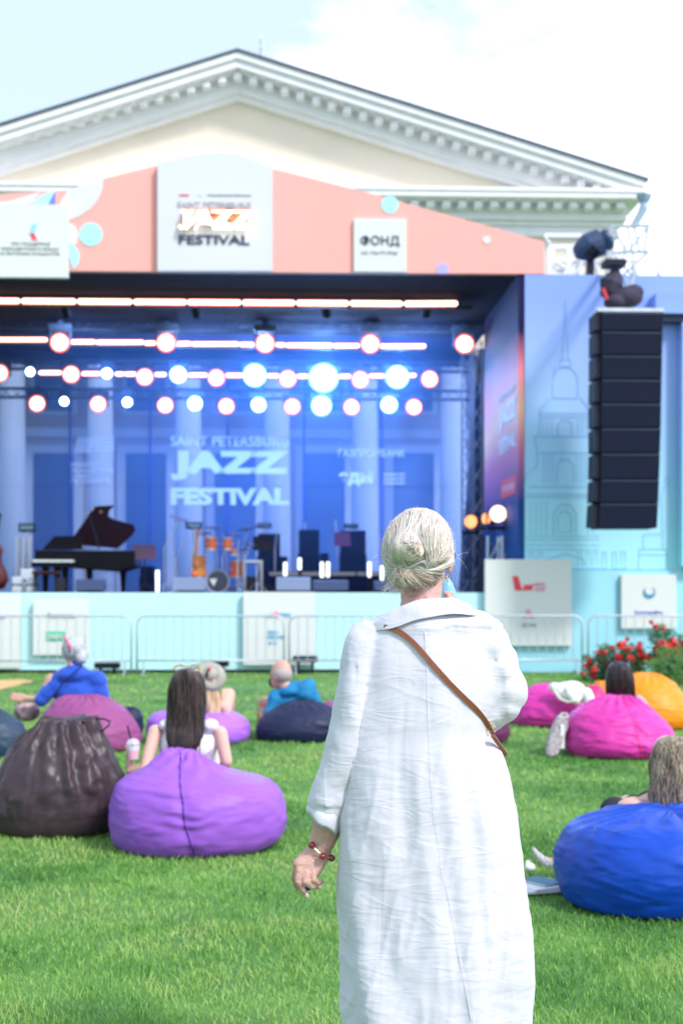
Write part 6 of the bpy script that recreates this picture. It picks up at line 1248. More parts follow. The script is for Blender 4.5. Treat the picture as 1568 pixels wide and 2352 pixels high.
M_lin2 = bpy.data.materials.new('pale_blue_underskirt'); M_lin2.use_nodes = True; linen(M_lin2, (.60, .76, .88))
M_wskin = mat('woman_skin', (.60, .35, .29), .5, sss=.2, bump=.25, bscale=160, var=.07, vscale=35)
# ---- body (one continuous surface)
b = MB(); hc = q(966, 1274, .06); HF = (.35, 1, -.02); head(b, hc, .118, HF)
limb(b, [hc-Vector((0, .0, .05)), q(966, 1376, .035), q(968, 1415, .03)], [.062, .054, .066])
# nape to shoulders
sl, sr = q(884, 1496, .02), q(1082, 1484, .02); hip = Vector((.01, .03, .88)); torso(b, sl, sr, hip, chest=.12)
for k in (-1, 1):
    h0 = hip+Vector((k*.09, 0, -.03)); kn = Vector((k*.09+.01, .04, .48)); an = Vector((k*.10+.01, -.01, .09)); limb(b, [h0, kn, an], [.105, .062, .042]); cap(b, an+Vector((0, -.03, -.045)), an+Vector((0, .16, -.06)), .04, .03)
# left arm
elb, wrist = q(790, 1740, .01), q(734, 1950, .03)
limb(b, [sl, elb], [.052, .050]); limb(b, [elb, q(762, 1850, .02), q(746, 1915, .03), wrist], [.056, .052, .038, .032])
# flattened wrist widening into the back of the hand
FW = 1.0
knl = [(686, 1992), (700, 2000), (713, 2005), (726, 2008)]     # knuckles: index outer left .. little inner right
for (x, y), xo in zip(knl, (716, 725, 735, 744)): cap(b, q(xo, 1958, .03), q(x, y-9, .012), .021, .0155, 10)
fing = [[(682, 1992, .012), (675, 2016, .03), (680, 2035, .05), (691, 2046, .055)],
        [(688, 1998, .0), (684, 2024, -.006), (695, 2043, .0), (704, 2055, .012)],
        [(704, 2004, -.002), (702, 2025, -.012), (715, 2036, -.002), (731, 2037, .018)],
        [(720, 2006, -.002), (720, 2021, -.008), (731, 2029, .002), (740, 2026, .018)]]
frr = ((.0120, .0092, .0082, .0062), (.0122, .0100, .0086, .0066), (.0118, .0096, .0084, .0064), (.0112, .0090, .0078, .0058))
for F_, rr in zip(fing, frr):
    pts = [q(x, y, dy+.005) for x, y, dy in F_]; limb(b, pts, rr, 10)
limb(b, [q(728, 1975, .05), q(722, 2004, .07), q(714, 2022, .07), q(709, 2032, .07)], [.018, .0145, .012, .009], 10)  # thumb, inside
# right arm raised to the mouth
elr = q(1160, 1590, .10); wr2 = q(1046, 1414, .26); limb(b, [sr, elr], [.052, .048]); limb(b, [elr, wr2], [.048, .030])
hb_ = q(1046, 1380, .27)
for k in range(4): cap(b, wr2+Vector((k*.006-.01, 0, k*.004)), q(1034+k*1.0, 1402-k*12, .26-.01*k), .012, .0100, 8)
for k in range(4):
    p0 = q(1036+k*.5, 1402-k*12, .25); cap(b, p0, q(1033, 1399-k*12, .215), .0100, .0090, 8); cap(b, q(1033, 1399-k*12, .215), q(1022, 1399-k*12, .215), .0090, .008, 8)
limb(b, [q(1040, 1402, .24), q(1038, 1384, .20), q(1030, 1370, .20)], [.014, .012, .009], 8)
body = remesh(b, 'body', M_wskin, wm, .0034, 2)
wavy(body, .0012, 60, 60, 60, 2); face_parts(wm, hc, .118, HF)
MB().sph(hc+Vector((.035, .09, -.048)), (.022, .012, .006), 10, 6).build('lips', M_pinkp, wm, world=False, smooth=True)
# finger nails
for x, y, dy, a in ((706, 2060, .006, .6), (692, 2051, .050, .5), (736, 2041, .012, 1.2)):
    f = MB(); f.sph((0, 0, 0), (.0055, .002, .0072), 10, 6); Mn = Matrix.Rotation(-a*.8, 3, 'Y'); f.v = [tuple(q(x-1, y-3, dy-.006)+Mn @ Vector(v)) for v in f.v]; f.build('finger_nail', mat('nail_polish', (.66, .44, .40), .25) if 'nail_polish' not in MATS else MATS['nail_polish'], wm, world=False, smooth=True)
# ---- dress
b = MB()
rg_ = [(1392, 935, 1040, .055), (1402, 905, 1080, .085), (1418, 868, 1118, .105), (1440, 838, 1150, .12), (1470, 818, 1165, .13), (1520, 808, 1172, .14), (1580, 806, 1172, .145), (1640, 802, 1152, .15), (1685, 800, 1138, .152), (1705, 799, 1144, .155), (1738, 798, 1162, .16), (1790, 792, 1176, .165), (1850, 786, 1188, .17), (1900, 779, 1195, .172), (1960, 772, 1204, .176), (2040, 771, 1213, .18), (2110, 777, 1217, .185), (2200, 787, 1214, .19), (2280, 794, 1211, .192), (2380, 806, 1208, .195), (2480, 815, 1204, .195), (2560, 822, 1200, .195)]
yg = np.array([r[0] for r in rg_], float); yy = np.concatenate([np.arange(1392, 1440, 6), np.arange(1440, 2561, 16)])
rs = []
for y in yy:
    l = np.interp(y, yg, [r[1] for r in rg_]); r_ = np.interp(y, yg, [r[2] for r in rg_]); dp = np.interp(y, yg, [r[3] for r in rg_])
    c = (q(l, y)+q(r_, y))/2; h = (r_-l)/2*WS; e = .88
    rs.append([(c.x+np.sign(math.cos(a))*abs(math.cos(a))**e*h, (.03 if y > 1450 else .02)+np.sign(math.sin(a))*abs(math.sin(a))**e*dp, c.z) for a in np.linspace(0, 2*PI, 48, endpoint=False)])
b.rings(rs)
# left sleeve, elliptical sections
def sleeve(pts):
    rr = []
    P_ = [q(x, y, dy) for x, y, hw, hd, dy, tl in pts]
    for i, (x, y, hw, hd, dy, tl) in enumerate(pts):
        ax = Vector((math.cos(tl), 0, -math.sin(tl))); rr.append([P_[i]+ax*(math.cos(a)*hw*WS)+Vector((0, 1, 0))*math.sin(a)*hd for a in np.linspace(0, 2*PI, 28, endpoint=False)])
    b.rings(rr)
sleeve([(870, 1450, 45, .075, .02, .7), (845, 1480, 50, .09, .02, .55), (828, 1530, 46, .095, .02, .3), (815, 1600, 46, .095, .02, .12), (806, 1670, 48, .092, .02, .12), (790, 1730, 48, .088, .02, .2), (770, 1790, 44, .082, .02, .35), (752, 1838, 42, .074, .02, .55), (743, 1868, 41, .068, .02, .62)])
# right sleeve bulging down around the raised elbow
for (x, y, dy), r_ in (((1092, 1462, .02), (.075, .10, .075)), ((1118, 1482, .03), (.068, .11, .078)), ((1136, 1530, .05), (.066, .12, .085)), ((1152, 1580, .07), (.066, .12, .075)), ((1148, 1618, .07), (.054, .11, .055)), ((1128, 1640, .06), (.045, .10, .05)), ((1186, 1585, .08), (.028, .08, .05))): ell(b, q(x, y, dy), r_)
cap(b, q(1150, 1570, .12), q(1075, 1455, .25), .062, .05)
dress = remesh(b, 'dress', M_lin, wm, .0066, 7)
v, n = get_v(dress)
x, y, z = v[:, 0], v[:, 1], v[:, 2]
low = np.clip((1.25-z)/.7, 0, 1)
broad = np.array([noise.fractal((a[0]*7+a[2]*.8, a[1]*4, a[2]*1.1), 1, 2, 2) for a in v])
diag = np.array([noise.noise((a[0]*5+a[2]*2.2+3, a[1]*5, a[2]*5.5-a[0]*2)) for a in v])
ridg = np.array([1-min(1, abs(noise.noise((a[0]*9+a[2]*2.5, a[1]*6, a[2]*15+a[0]*3)))*4) for a in v])
ridg2 = np.array([1-min(1, abs(noise.noise((a[0]*18-a[2]*4.5+7, a[1]*8, a[2]*3.2)))*4) for a in v])
d_ = broad*(.022+.018*low)+diag*.006+ridg*(.0002+.0015*low*(.1+.9*np.clip(np.abs(x)/.2, 0, 1)**2))+ridg2*(.0016+.0030*low)
sleeveM = (x < -.19) & (z > .95)
slv = np.array([noise.fractal((a[0]*14, a[1]*10, a[2]*9), 1, 2, 3) for a in v[sleeveM]]); d_[sleeveM] += slv*.007
top = z > 1.42; d_[top] *= .35
set_v(dress, v+n*d_[:, None])
dtree = bvh(dress)
def drape_pts(pts, n_, off=.002):
    pts = np.array(pts, float); k = np.concatenate([[0], np.cumsum(np.hypot(*np.diff(pts, axis=0).T))]); u = np.linspace(0, k[-1], n_); X = np.interp(u, k, pts[:, 0]); Y_ = np.interp(u, k, pts[:, 1]); out_ = []
    cl = Vector((-(WX-CX)*WS, -WD, CH))
    for a_, c_ in zip(X, Y_):
        t_ = q(a_, c_, 0); dr = (t_-cl).normalized(); h_ = dtree.ray_cast(cl, dr)
        if h_[0]: out_.append(h_[0]-dr*off)
    return out_
def ribbon(pts, wd, th, name, m, par, smoothk=5, offs=0):
    A = np.array([p[:] for p in pts])
    for _ in range(smoothk): A[1:-1] = (A[:-2]+A[1:-1]*2+A[2:])/4
    A[:, 1] -= offs; pts = [Vector(a) for a in A]; vs = []; fs = []
    for i, p in enumerate(pts):
        t_ = (pts[min(i+1, len(pts)-1)]-pts[max(i-1, 0)]).normalized(); nn = Vector((0, -1, 0)); nn = (nn-t_*nn.dot(t_)).normalized(); sd_ = t_.cross(nn)
        vs += [p-sd_*wd/2, p+sd_*wd/2, p+sd_*wd/2+nn*th, p-sd_*wd/2+nn*th]
    for i in range(len(pts)-1):
        a = i*4
        for j in range(4): fs.append((a+j, a+(j+1) % 4, a+4+(j+1) % 4, a+4+j))
    fs += [(0, 1, 2, 3), (len(vs)-1, len(vs)-2, len(vs)-3, len(vs)-4)]
    return MB().add(vs, fs).build(name, m, par, world=False)
seam_p = [(976, 1436), (982, 1540), (984, 1650), (988, 1760), (996, 1870), (1012, 1990), (1034, 2100), (1060, 2220), (1084, 2345)]
ribbon(drape_pts(seam_p, 90, -.0012), .007, .0020, 'seam', M_lin, dress, 2)
yoke_p = [(870, 1432), (910, 1437), (960, 1437), (1010, 1432), (1060, 1424), (1098, 1416)]
ribbon(drape_pts(yoke_p, 40, .000), .005, .0012, 'seam', M_lin, dress, 2)
# collar
f = MB(); topc = [(812, 1462, .03, 0), (838, 1444, .0, .0), (868, 1420, -.03, .0), (896, 1399, -.055, 0), (930, 1384, -.07, 0), (965, 1374, -.075, 0), (1005, 1370, -.07, 0), (1040, 1371, -.05, 0), (1062, 1377, -.01, 0), (1070, 1386, .04, 0)]
botc = [(812, 1464, .02), (846, 1453, -.045), (880, 1447, -.082), (912, 1440, -.100), (946, 1430, -.104), (978, 1420, -.104), (1010, 1412, -.100), (1046, 1412, -.090), (1082, 1414, -.070), (1104, 1412, -.03)]
innc = [(822, 1470, .06), (852, 1452, .04), (880, 1432, .02), (906, 1414, -.0), (936, 1400, -.022), (966, 1394, -.03), (1002, 1392, -.025), (1032, 1394, -.01), (1048, 1400, .02), (1054, 1408, .06)]
def sm_curve(c, n_=30):
    c = np.array([t_[:3] for t_ in c], float); u = np.linspace(0, len(c)-1, n_); o_ = np.stack([np.interp(u, np.arange(len(c)), c[:, k]) for k in range(3)], 1)
    for _ in range(3): o_[1:-1] = (o_[:-2]+2*o_[1:-1]+o_[2:])/4
    return o_
T_, B_, I_ = sm_curve(topc), sm_curve(botc), sm_curve(innc); vs = []; m_ = 7
for i in range(30):
    t1, b1, i1 = q(*T_[i]), q(*B_[i]), q(*I_[i]); mid_ = (t1+b1)/2+Vector((0, -.006+.003*math.sin(i*.8), .004))
    for k in range(3): vs.append(i1.lerp(t1, k/3))
    for p_ in (t1+Vector((0, 0, .002*math.sin(i*.9))), t1.lerp(mid_, .5)+Vector((0, -.005+.003*math.sin(i*.55+1), .003)), mid_+Vector((0, .002*math.sin(i*.7), 0)), b1+Vector((0, .003, .002*math.sin(i*.6)))): vs.append(p_)
fs = [(i*7+j, i*7+j+1, (i+1)*7+j+1, (i+1)*7+j) for i in range(29) for j in range(6)]
col_ = MB().add(vs, fs).build('collar', M_lin, dress, world=False, smooth=True); sd_ = col_.modifiers.new('s', 'SOLIDIFY'); sd_.thickness = .003; ss = col_.modifiers.new('b', 'SUBSURF'); ss.levels = 1; ss.render_levels = 2
# rolled cuff
cc0, cc1 = q(749, 1856, .02), q(735, 1892, .02); ax = Vector((math.cos(.62), 0, -math.sin(.62))); rr = []
for c, hw, hd in ((q(752, 1846, .02), .046, .070), (q(752, 1848, .02), .052, .076), (q(742, 1880, .02), .0535, .078), (q(739, 1887, .02), .051, .076), (q(741, 1883, .02), .046, .070), (q(748, 1862, .02), .044, .066)):
    rr.append([c+ax*(math.cos(a)*hw)+Vector((0, 1, 0))*math.sin(a)*hd+ax.cross(Vector((0, 1, 0)))*.003*math.sin(a*5+1) for a in np.linspace(0, 2*PI, 40, endpoint=False)])
f = MB(); f.rings(rr, cap=False); o = f.build('sleeve_cuff', M_lin, dress, world=False, smooth=True)
# underskirt showing at lower left
rs = []
for y, l, r_ in ((2120, 800, 1190), (2200, 789, 1200), (2300, 786, 1205), (2400, 785, 1206), (2500, 786, 1206), (2590, 788, 1206), (2610, 790, 1204)):
    c = (q(l, y)+q(r_, y))/2; h = (r_-l)/2*WS; rs.append([(c.x+math.cos(a)*h, .045+math.sin(a)*.17+.004*math.sin(a*14), c.z) for a in np.linspace(0, 2*PI, 60, endpoint=False)])
f = MB(); f.rings(rs, cap=False); f.build('underskirt', M_lin2, wm, world=False, smooth=True)
for k in (-1, 1):
    b = MB(); an = Vector((k*.10+.01, -.01, .045)); cap(b, an+Vector((0, -.035, 0)), an+Vector((0, .17, -.012)), .047, .036); remesh(b, 'shoe', M_paper, wm, .008, 2)
# ---- bag strap
M_leather = mat('brown_leather', (.26, .075, .035), .42, bump=.15, bscale=120); M_lthread = mat('tan_thread', (.45, .20, .10), .7)
sp_ = [(882, 1440), (888, 1440), (900, 1442), (925, 1455), (955, 1482), (990, 1523), (1030, 1568), (1062, 1600), (1092, 1628), (1112, 1652), (1124, 1674), (1131, 1690)]
cwb = WM @ q(1000, 1540, -.16)
cb = thing('crossbody_bag', 'thin brown leather crossbody strap with small buckle running diagonally over the white dress', 'bag', tuple(b0), -YAW)
sd_pts = drape_pts(sp_, 90, .003)
ribbon(sd_pts, .0135, .0028, 'strap', M_leather, cb, 12, .002); 
st_o = cb.children[0]
for off_ in (-1, 1):
    A = np.array([p[:] for p in sd_pts])
    for _ in range(12): A[1:-1] = (A[:-2]+A[1:-1]*2+A[2:])/4
    f = MB()
    for i in range(1, len(A)-2):
        p = Vector(A[i]); t_ = (Vector(A[i+1])-Vector(A[i-1])).normalized(); nn = Vector((0, -1, 0)); nn = (nn-t_*nn.dot(t_)).normalized(); sdv = t_.cross(nn)
        a_ = p+sdv*off_*.0048+nn*.0052; f.cyl(a_, a_+t_*.0035, .0005, n=4)
    f.build('stitching', M_lthread, cb, world=False)
bp = q(1124, 1668, -.06); hh = drape_pts([(1120, 1662), (1128, 1676)], 2, .010)
f = MB(); c_ = (hh[0]+hh[1])/2 if len(hh) == 2 else bp; tx = Vector((.62, 0, -.78)); ux = Vector((.78, 0, .62))
cr_ = [c_+tx*a+ux*b_ for a, b_ in ((-.011, -.010), (.011, -.010), (.011, .010), (-.011, .010))]; f.tube([c+Vector((0, -.004, 0)) for c in cr_], .0018, 6, closed=True); f.cyl(c_-ux*.009+Vector((0, -.006, 0)), c_+ux*.009+Vector((0, -.006, 0)), .0013, n=6); f.build('buckle', M_gold, cb, world=False)
f = MB(); M_ = Matrix.Rotation(.1, 3, 'Z'); f.obox(q(1080, 1800, .24), (.20, .06, .14), M_); f.build('pouch', M_leather, cb, world=False, bevel=.012)
f = MB(); f.tube([q(890, 1452, .0), q(880, 1460, .06), q(870, 1470, .16), q(960, 1600, .21), q(1050, 1740, .235)], .006, 6); f.tube([q(1131, 1690, -.06), q(1160, 1730, .08), q(1130, 1760, .19), q(1110, 1770, .235)], .006, 6); f.build('front_strap', M_leather, cb, world=False)
# ---- bracelet
br = thing('bead_bracelet', 'silver bracelet with large dark red beads on the left wrist', 'bracelet', tuple(b0), -YAW); M_bead = mat('red_bead', (.22, .022, .018), .12, coat=.8, var=.3, vscale=200); M_silver = mat('silver', (.8, .8, .8), .2, metal=1)
beads = [(715.5, 1941, -.004), (741, 1967, -.012), (761, 1971, .012)]
beads3 = [q(*t_) for t_ in beads]+[q(752, 1948, .060), q(728, 1936, .062)]
for i, p in enumerate(beads3): MB().sph(p, .0098 if i != 1 else .0094, 20, 14).build('bead', M_bead, br, smooth=True, world=False)
for i in range(len(beads3)):
    a, c = beads3[i], beads3[(i+1) % len(beads3)]; dd = (c-a).normalized(); f = MB(); f.cyl(a+dd*.009, c-dd*.009, .0008, n=6); f.sph(a+dd*.0105, .0024, 8, 6); f.sph(c-dd*.0105, .0024, 8, 6); f.build('link', M_silver, br, world=False)
t = thing('blue_lid', 'bright blue bottle cap held in the fingers of the left hand', 'bottle cap', tuple(WM @ q(706, 2036, .030)), -YAW); f = MB(); f.cyl((0, -.006, 0), (0, .006, 0), .010, n=20); f.build('cap', M_blue, t, world=False, smooth=False, bevel=.002); f = MB(); f.tube([(.0102*math.cos(a), -.0045, .0102*math.sin(a)) for a in np.linspace(0, 2*PI, 20, endpoint=False)], .001, 4, closed=True); f.build('rim', M_blue, t, world=False)
# bottle at the mouth
t = thing('water_bottle', 'pale blue plastic water bottle raised to the mouth of the blonde person', 'bottle', tuple(WM @ q(1026, 1378, .235)), -YAW)
M_bot = mat('pale_blue_plastic', (.28, .62, .86), .12, alpha=.75); f = MB(); f.tube([(0, 0, -.07), (0, 0, -.065), (0, 0, .02), (.0, .0, .045), (-.006, -.0, .058)], [.022, .026, .026, .016, .012], 20); f.build('bottle_body', M_bot, t, world=False, smooth=True); f = MB()
for z_ in (-.045, -.025, -.005): f.tube([(.0265*math.cos(a), .0265*math.sin(a), z_) for a in np.linspace(0, 2*PI, 20, endpoint=False)], .0012, 4, closed=True)
f.build('ridge', M_bot, t, world=False)
# earring and glasses arm
f = MB(); c_ = q(1025, 1328, .04); f.tube([c_+Vector((.004*math.cos(a)+.003, .009*math.cos(a), .009*math.sin(a))) for a in np.linspace(0, 2*PI, 16, endpoint=False)], .0016, 6, closed=True)
er = thing('earring', 'small gold hoop earring on the right ear of the blonde person', 'earring', tuple(b0), -YAW); f.build('hoop', M_gold, er, world=False, smooth=True); MB().sph(c_+Vector((.004, -.004, -.009)), .0022, 8, 6).build('stud', M_silver, er, world=False)
f = MB(); f.tube([q(1036, 1268, .03), q(1043, 1272, .06), q(1046, 1280, .14)], .0022, 6); gl = thing('sunglasses', 'black sunglasses worn by the blonde standing person, only the arm tip showing', 'sunglasses', tuple(b0), -YAW); f.build('temple_arm', M_black, gl, world=False); f = MB()
s_h = Vector(HF).normalized().cross(Vector((0, 0, 1))); 
for k in (-1, 1): c_ = hc+Vector(HF).normalized()*.105+s_h*k*.033+Vector((0, 0, .006)); f.sph(c_, (.026, .008, .02), 14, 8)
f.build('lens', M_black, gl, world=False)
# ================================================================== HAIR of the standing woman
M_hA = mat('platinum_strand', (.87, .79, .71), .38, spec=.6); M_hB = mat('pale_gold_strand', (.69, .55, .43), .38, spec=.6); M_hC = mat('ash_strand', (.26, .20, .14), .4, spec=.5); M_hD = mat('white_strand', (.92, .90, .88), .35, spec=.6)
M_hbase = hairmat('platinum_hair', (.36, .28, .22), (.84, .73, .66), .52, sc=(60, 60, 14))
b = MB(); 
rgh = [(1162, 956, 968, .03), (1165, 944, 980, .045), (1172, 928, 1000, .065), (1182, 914, 1014, .082), (1197, 897, 1028, .097), (1220, 884, 1038, .110), (1245, 877, 1044, .116), (1268, 876, 1047, .117), (1290, 879, 1040, .112), (1305, 883, 1030, .102), (1320, 887, 1018, .086), (1336, 894, 1008, .070), (1350, 904, 1000, .054), (1359, 916, 987, .035)]
yh = [r[0] for r in rgh]; rs = []
for y in list(np.arange(1166, 1300, 4.))+list(np.arange(1300, 1357, 3.)):
    l = np.interp(y, yh, [r[1] for r in rgh]); r_ = np.interp(y, yh, [r[2] for r in rgh]); dp = np.interp(y, yh, [r[3] for r in rgh]); c = (q(l, y)+q(r_, y))/2; h = (r_-l)/2*WS
    fr_ = np.clip((y-1245)/55, 0, 1)   # front part recedes below the brow, leaving the face free
    rs.append([(c.x+math.cos(a)*h*(1-.20*fr_*max(0, math.sin(a))), .045+math.sin(a)*dp*(1-.55*fr_ if math.sin(a) > 0 else 1), c.z) for a in np.linspace(0, 2*PI, 40, endpoint=False)])
b.rings(rs)
ell(b, q(936, 1262, -.066), (.034, .036, .030)); ell(b, q(950, 1272, -.05), (.03, .03, .022))
ell(b, q(926, 1325, -.035), (.030, .026, .026)); ell(b, q(958, 1330, -.03), (.036, .024, .020))
hair = remesh(b, 'hair', M_hbase, wm, .0045, 4)
def bez(P0, P1, P2, P3, n_):
    u = np.linspace(0, 1, n_)[:, None]; P0, P1, P2, P3 = map(lambda a: np.array(a, float), (P0, P1, P2, P3)); return (1-u)**3*P0+3*(1-u)**2*u*P1+3*(1-u)*u*u*P2+u**3*P3
cl = Vector((-(WX-CX)*WS, -WD, CH)); tr0 = bvh(hair); lk = MB(); lk.v = [tuple(v_.co) for v_ in hair.data.vertices]; lk.f = [tuple(p_.vertices) for p_ in hair.data.polygons]
rl = np.random.default_rng(21)
def lock(P0, P1, P2, P3, r, k_=12, lift=.0):
    pts = []
    for x_, y_ in bez(P0, P1, P2, P3, k_):
        t_ = q(x_, y_, 0); dr = (t_-cl).normalized(); h_ = tr0.ray_cast(cl, dr)
        if h_[0]: pts.append(h_[0]+h_[1]*lift)
    if len(pts) > 4: lk.tube(pts, [r*(.35+.65*math.sin(PI*min(1, (j+1)/len(pts)))) for j in range(len(pts))], 8)
for i in range(9):      # left sheet
    u = (i+rl.uniform(-.2, .2))/8; a = R(100+u*78); S0 = (962+76*math.cos(a), 1262-90*math.sin(a)); lock(S0, (S0[0]-5*u-2, S0[1]+45), (900-8*u+6, 1275), (905+rl.uniform(0, 16), 1300), rl.uniform(.005, .0085))
for i in range(10):     # right sheet sweeping to the clip
    u = (i+rl.uniform(-.2, .2))/9; a = R(86-u*76); S0 = (962+74*math.cos(a), 1262-90*math.sin(a)); lock(S0, (S0[0]+4*u-8, S0[1]+40), (992+26*u, 1270+12*u), (978+rl.uniform(0, 10), 1296), rl.uniform(.005, .009), 14)
for i in range(4): lock((rl.uniform(930, 985), 1178), (rl.uniform(930, 980), 1205), (940, 1220), (930+i*9, 1245), .006)
for r0 in (27, 19, 11):    # swirl
    pts = []
    for k in range(16):
        a = R(215-k*17); t_ = q(938+r0*1.15*math.cos(a), 1263-r0*.9*math.sin(a), 0); dr = (t_-cl).normalized(); h_ = tr0.ray_cast(cl, dr)
        if h_[0]: pts.append(h_[0]+h_[1]*.002)
    if len(pts) > 4: lk.tube(pts, [.008*(.4+.6*math.sin(PI*(j+1)/len(pts)*.95)) for j in range(len(pts))], 8)
for i in range(4): lock((1036-2*i, 1282+4*i), (1015, 1308+2*i), (985, 1318), (955, 1302+i), .006)
for i in range(6): lock((1012-rl.uniform(0, 8), 1314+i*6), (985, 1315+i*4), (955, 1320), (930, 1308), .0055)
for i in range(7): lock((918+i*5, 1305), (905+i*6, 1320), (905+i*9, 1338), (915+i*11, 1354), .0055)
bpy.data.objects.remove(hair); hair = remesh(lk, 'hair', M_hbase, wm, .0034, 1)
ht = bvh(hair)
def hp(x_, y_, off):
    t_ = q(x_, y_, 0); dr = (t_-cl).normalized(); h_ = ht.ray_cast(cl, dr)
    return (h_[0]+h_[1]*off) if h_[0] else None
rng = np.random.default_rng(5)
SM = [MB() for _ in range(1)][0]
def bez(P0, P1, P2, P3, n_):
    u = np.linspace(0, 1, n_)[:, None]; P0, P1, P2, P3 = map(lambda a: np.array(a, float), (P0, P1, P2, P3)); return (1-u)**3*P0+3*(1-u)**2*u*P1+3*(1-u)*u*u*P2+u**3*P3
def strand(P0, P1, P2, P3, m_i, n_=14, r=.0007, off0=.001, wig=.8, tail=None):
    off0 = off0+abs(rng.normal())*.0022
    pts2 = bez(P0, P1, P2, P3, n_); ph = rng.uniform(0, 6); pts = []
    for i, (x_, y_) in enumerate(pts2):
        w_ = wig*math.sin(i*.9+ph); p = hp(x_+w_, y_+w_*.4, off0+rng.uniform(0, .0012))
        if p is None:
            if len(pts) > 2: break
            continue
        pts.append(p)
    if len(pts) < 4: return
    A = np.array([p[:] for p in pts])
    for _ in range(2): A[1:-1] = (A[:-2]+2*A[1:-1]+A[2:])/4
    SM.m = m_i; k = len(A); SM.tube([Vector(a) for a in A], [r*(1-.5*abs(i/(k-1)-.4)) for i in range(k)], 3, cap=False)
def J(p, s_): return (p[0]+rng.normal()*s_, p[1]+rng.normal()*s_)
def pick(w_): return int(rng.choice(4, p=w_))
wA = (.44, .22, .05, .29); wL = (.25, .40, .30, .05)
# left sheet: crown falling down the left side and curling right to the clip
for i in range(620):
    u = rng.uniform(0, 1); a = R(95+ u*85); r0 = rng.uniform(.75, .98); S0 = (962+80*math.cos(a)*r0, 1262-94*math.sin(a)*r0)
    E0 = J((905+u*-6+rng.uniform(0, 30), 1300), 3); strand(S0, (S0[0]-6*u-3, S0[1]+45), (898-8*u+rng.uniform(0, 14), 1275), E0, pick(wA))
# centre: crown down to the swirl
for i in range(420):
    S0 = (rng.uniform(930, 985), rng.uniform(1170, 1215)); E0 = J((928+rng.uniform(0, 30), 1248), 3); strand(S0, (S0[0]-4, S0[1]+25), (E0[0]-3, E0[1]-30), E0, pick(wA))
# right sheet: crown sweeping down right then back to the clip
for i in range(760):
    u = rng.uniform(0, 1); a = R(88-u*80); r0 = rng.uniform(.55, .98); S0 = (962+76*math.cos(a)*r0, 1262-92*math.sin(a)*r0)
    E0 = J((974+rng.uniform(0, 14), 1296+rng.uniform(-8, 6)), 1.5); strand(S0, (S0[0]+4*u-8, S0[1]+40), (990+26*u, 1270+12*u), E0, pick(wA), 16)
# big swirl (bun) arcs
for i in range(620):
    r0 = rng.uniform(4, 31); a0 = rng.uniform(150, 330); da = rng.uniform(60, 140); n_ = 12; pts = []
    for k in range(n_):
        a = R(a0-da*k/(n_-1)); rr_ = r0*(1-.12*k/(n_-1)); p = hp(937+rr_*1.12*math.cos(a), 1264-rr_*.86*math.sin(a), .001+rng.uniform(0, .001))
        if p: pts.append(p)
    if len(pts) > 4: SM.m = pick((.35, .35, .10, .20)); SM.tube(pts, .00055, 3, cap=False)
# sweep under the clip from the right temple
for i in range(320):
    S0 = J((1034, 1285), 5); E0 = J((955, 1302), 5); strand(S0, (1015, 1306+rng.uniform(-4, 5)), (985, 1316), E0, pick((.40, .25, .10, .25)), 14)
# nape: from ear line back to the clip, darker
for i in range(520):
    S0 = (rng.uniform(985, 1016), rng.uniform(1312, 1350)); E0 = J((930, 1306), 6); strand(S0, (S0[0]-20, S0[1]-2), (955, 1318), E0, pick(wL), 12)
for i in range(460): # lower twist hanging from the clip
    S0 = (rng.uniform(915, 950), 1304+rng.uniform(-2, 6)); E0 = (rng.uniform(912, 985), rng.uniform(1338, 1356)); strand(S0, (S0[0]-14, S0[1]+12), (E0[0]-18, E0[1]-8), E0, pick(wL), 10)
for i in range(300): # left side towards the clip
    S0 = (rng.uniform(886, 896), rng.uniform(1290, 1330)); E0 = J((925, 1306), 5); strand(S0, (S0[0]+10, S0[1]-4), (912, 1302), E0, pick(wA), 8)
hs = SM.build('hair_strands', [M_hA, M_hB, M_hC, M_hD], hair, world=False, smooth=True)
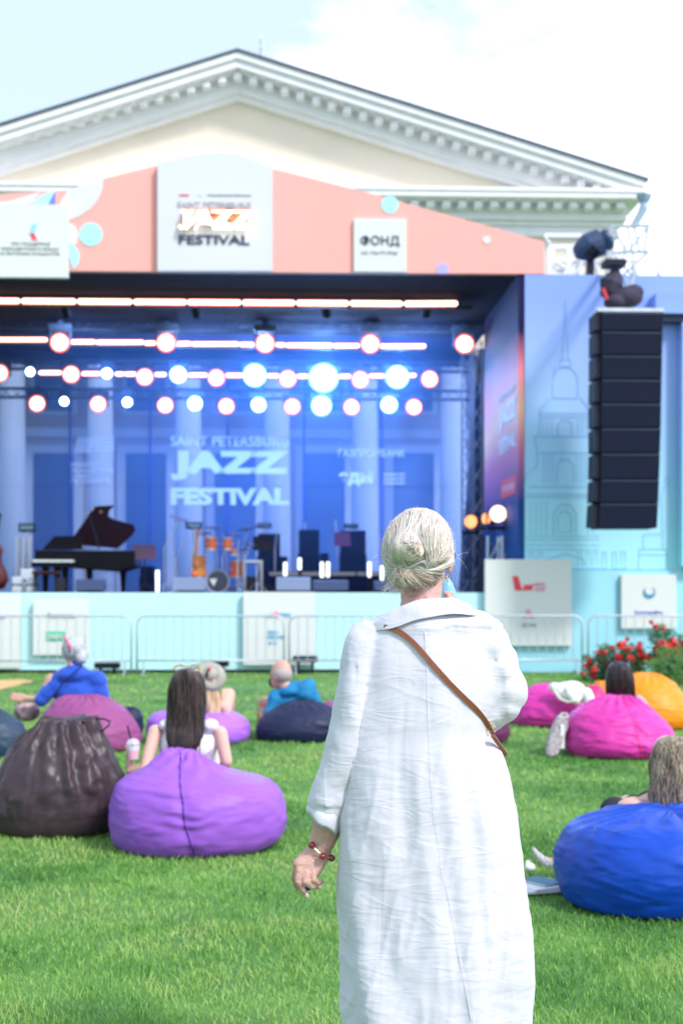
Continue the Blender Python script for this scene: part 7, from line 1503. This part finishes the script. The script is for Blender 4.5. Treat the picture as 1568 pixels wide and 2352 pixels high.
# flyaways
SM = MB()
def fly(p0, p1, p2, r=.00035, m_i=3):
    pts = [q(*(np.array(p0)*(1-u)**2+np.array(p1)*2*u*(1-u)+np.array(p2)*u*u)) for u in np.linspace(0, 1, 8)]; SM.m = m_i; SM.tube(pts, [r*(1-.6*i/7) for i in range(8)], 3, cap=False)
for i in range(330):
    a = rng.uniform(-.5, 3.9); r0 = .97; x_, y_ = 962+81*math.cos(a)*r0, 1264-95*math.sin(a)*r0; L1 = rng.uniform(3, 11)*(1.6 if rng.random() < .1 else 1); ta = a+rng.choice([-1, 1])*rng.uniform(.5, 1.4)
    dy = rng.uniform(-.02, .05); fly((x_, y_, dy), (x_+L1*.6*math.cos(a), y_-L1*.6*math.sin(a), dy), (x_+L1*math.cos(ta), y_-L1*math.sin(ta), dy))
for i in range(130):   # wisps at the nape left
    x_, y_ = rng.uniform(888, 925), rng.uniform(1325, 1352); dx, dy_ = rng.uniform(-32, 2), rng.uniform(8, 40); k_ = rng.uniform(.3, 1); fly((x_, y_, -.03), (x_+dx*.3, y_+dy_*.6, -.04), (x_+dx*k_, y_+dy_*k_, -.03), .0004, pick((.3, .1, .1, .5)))
for i in range(90):
    x_, y_ = rng.uniform(925, 1000), rng.uniform(1342, 1354); fly((x_, y_, -.035), (x_-3, y_+8, -.035), (x_+rng.uniform(-12, 6), y_+rng.uniform(6, 22), -.03), .00032, pick(wL))
for e in ((1046, 1280, 1075, 1270), (1046, 1282, 1070, 1305), (1042, 1290, 1048, 1312), (880, 1275, 856, 1282), (882, 1290, 864, 1292), (1040, 1240, 1046, 1225)): fly((e[0], e[1], 0), ((e[0]+e[2])/2, min(e[1], e[3])-3, 0), (e[2], e[3], 0), .0004)
SM.build('loose_strands', [M_hA, M_hB, M_hC, M_hD], hair, world=False, smooth=True)
# hair clip
hcpt = [(912, 1297), (920, 1303), (930, 1306), (940, 1304), (950, 1297), (960, 1291), (970, 1288), (978, 1291), (981, 1298), (977, 1304)]
cp = [p for p in (hp(x_, y_, .005) for x_, y_ in hcpt) if p]; clp = thing('hair_clip', 'curved rhinestone hair clip pinned in the platinum bun', 'hair clip', tuple(b0), -YAW)
M_rh = mat('rhinestone', (.85, .85, .86), .08, metal=.6); M_clm = mat('clip_metal', (.40, .40, .38), .35, metal=1)
f = MB(); f.tube(cp, [.0014, .0022, .0028, .0031, .0034, .0036, .0036, .0034, .003, .002], 8); f.build('band', M_clm, clp, world=False, smooth=True); f = MB()
A = np.array([p[:] for p in cp]); u = np.linspace(0, len(A)-1, 30)
for j, uu in enumerate(u):
    p = Vector([np.interp(uu, np.arange(len(A)), A[:, k]) for k in range(3)])
    for s_ in (-.0028, .0028): f.sph(p+Vector((s_*.4, -.0032, s_*.8)), .0015, 6, 4)
f.build('rhinestones', M_rh, clp, world=False); f = MB(); c_ = hp(975, 1283, .004); f.tube([c_+Vector((.006*math.cos(a), 0, .008*math.sin(a))) for a in np.linspace(0, 2*PI, 16, endpoint=False)], .0014, 6, closed=True); f.build('loop', M_clm, clp, world=False)
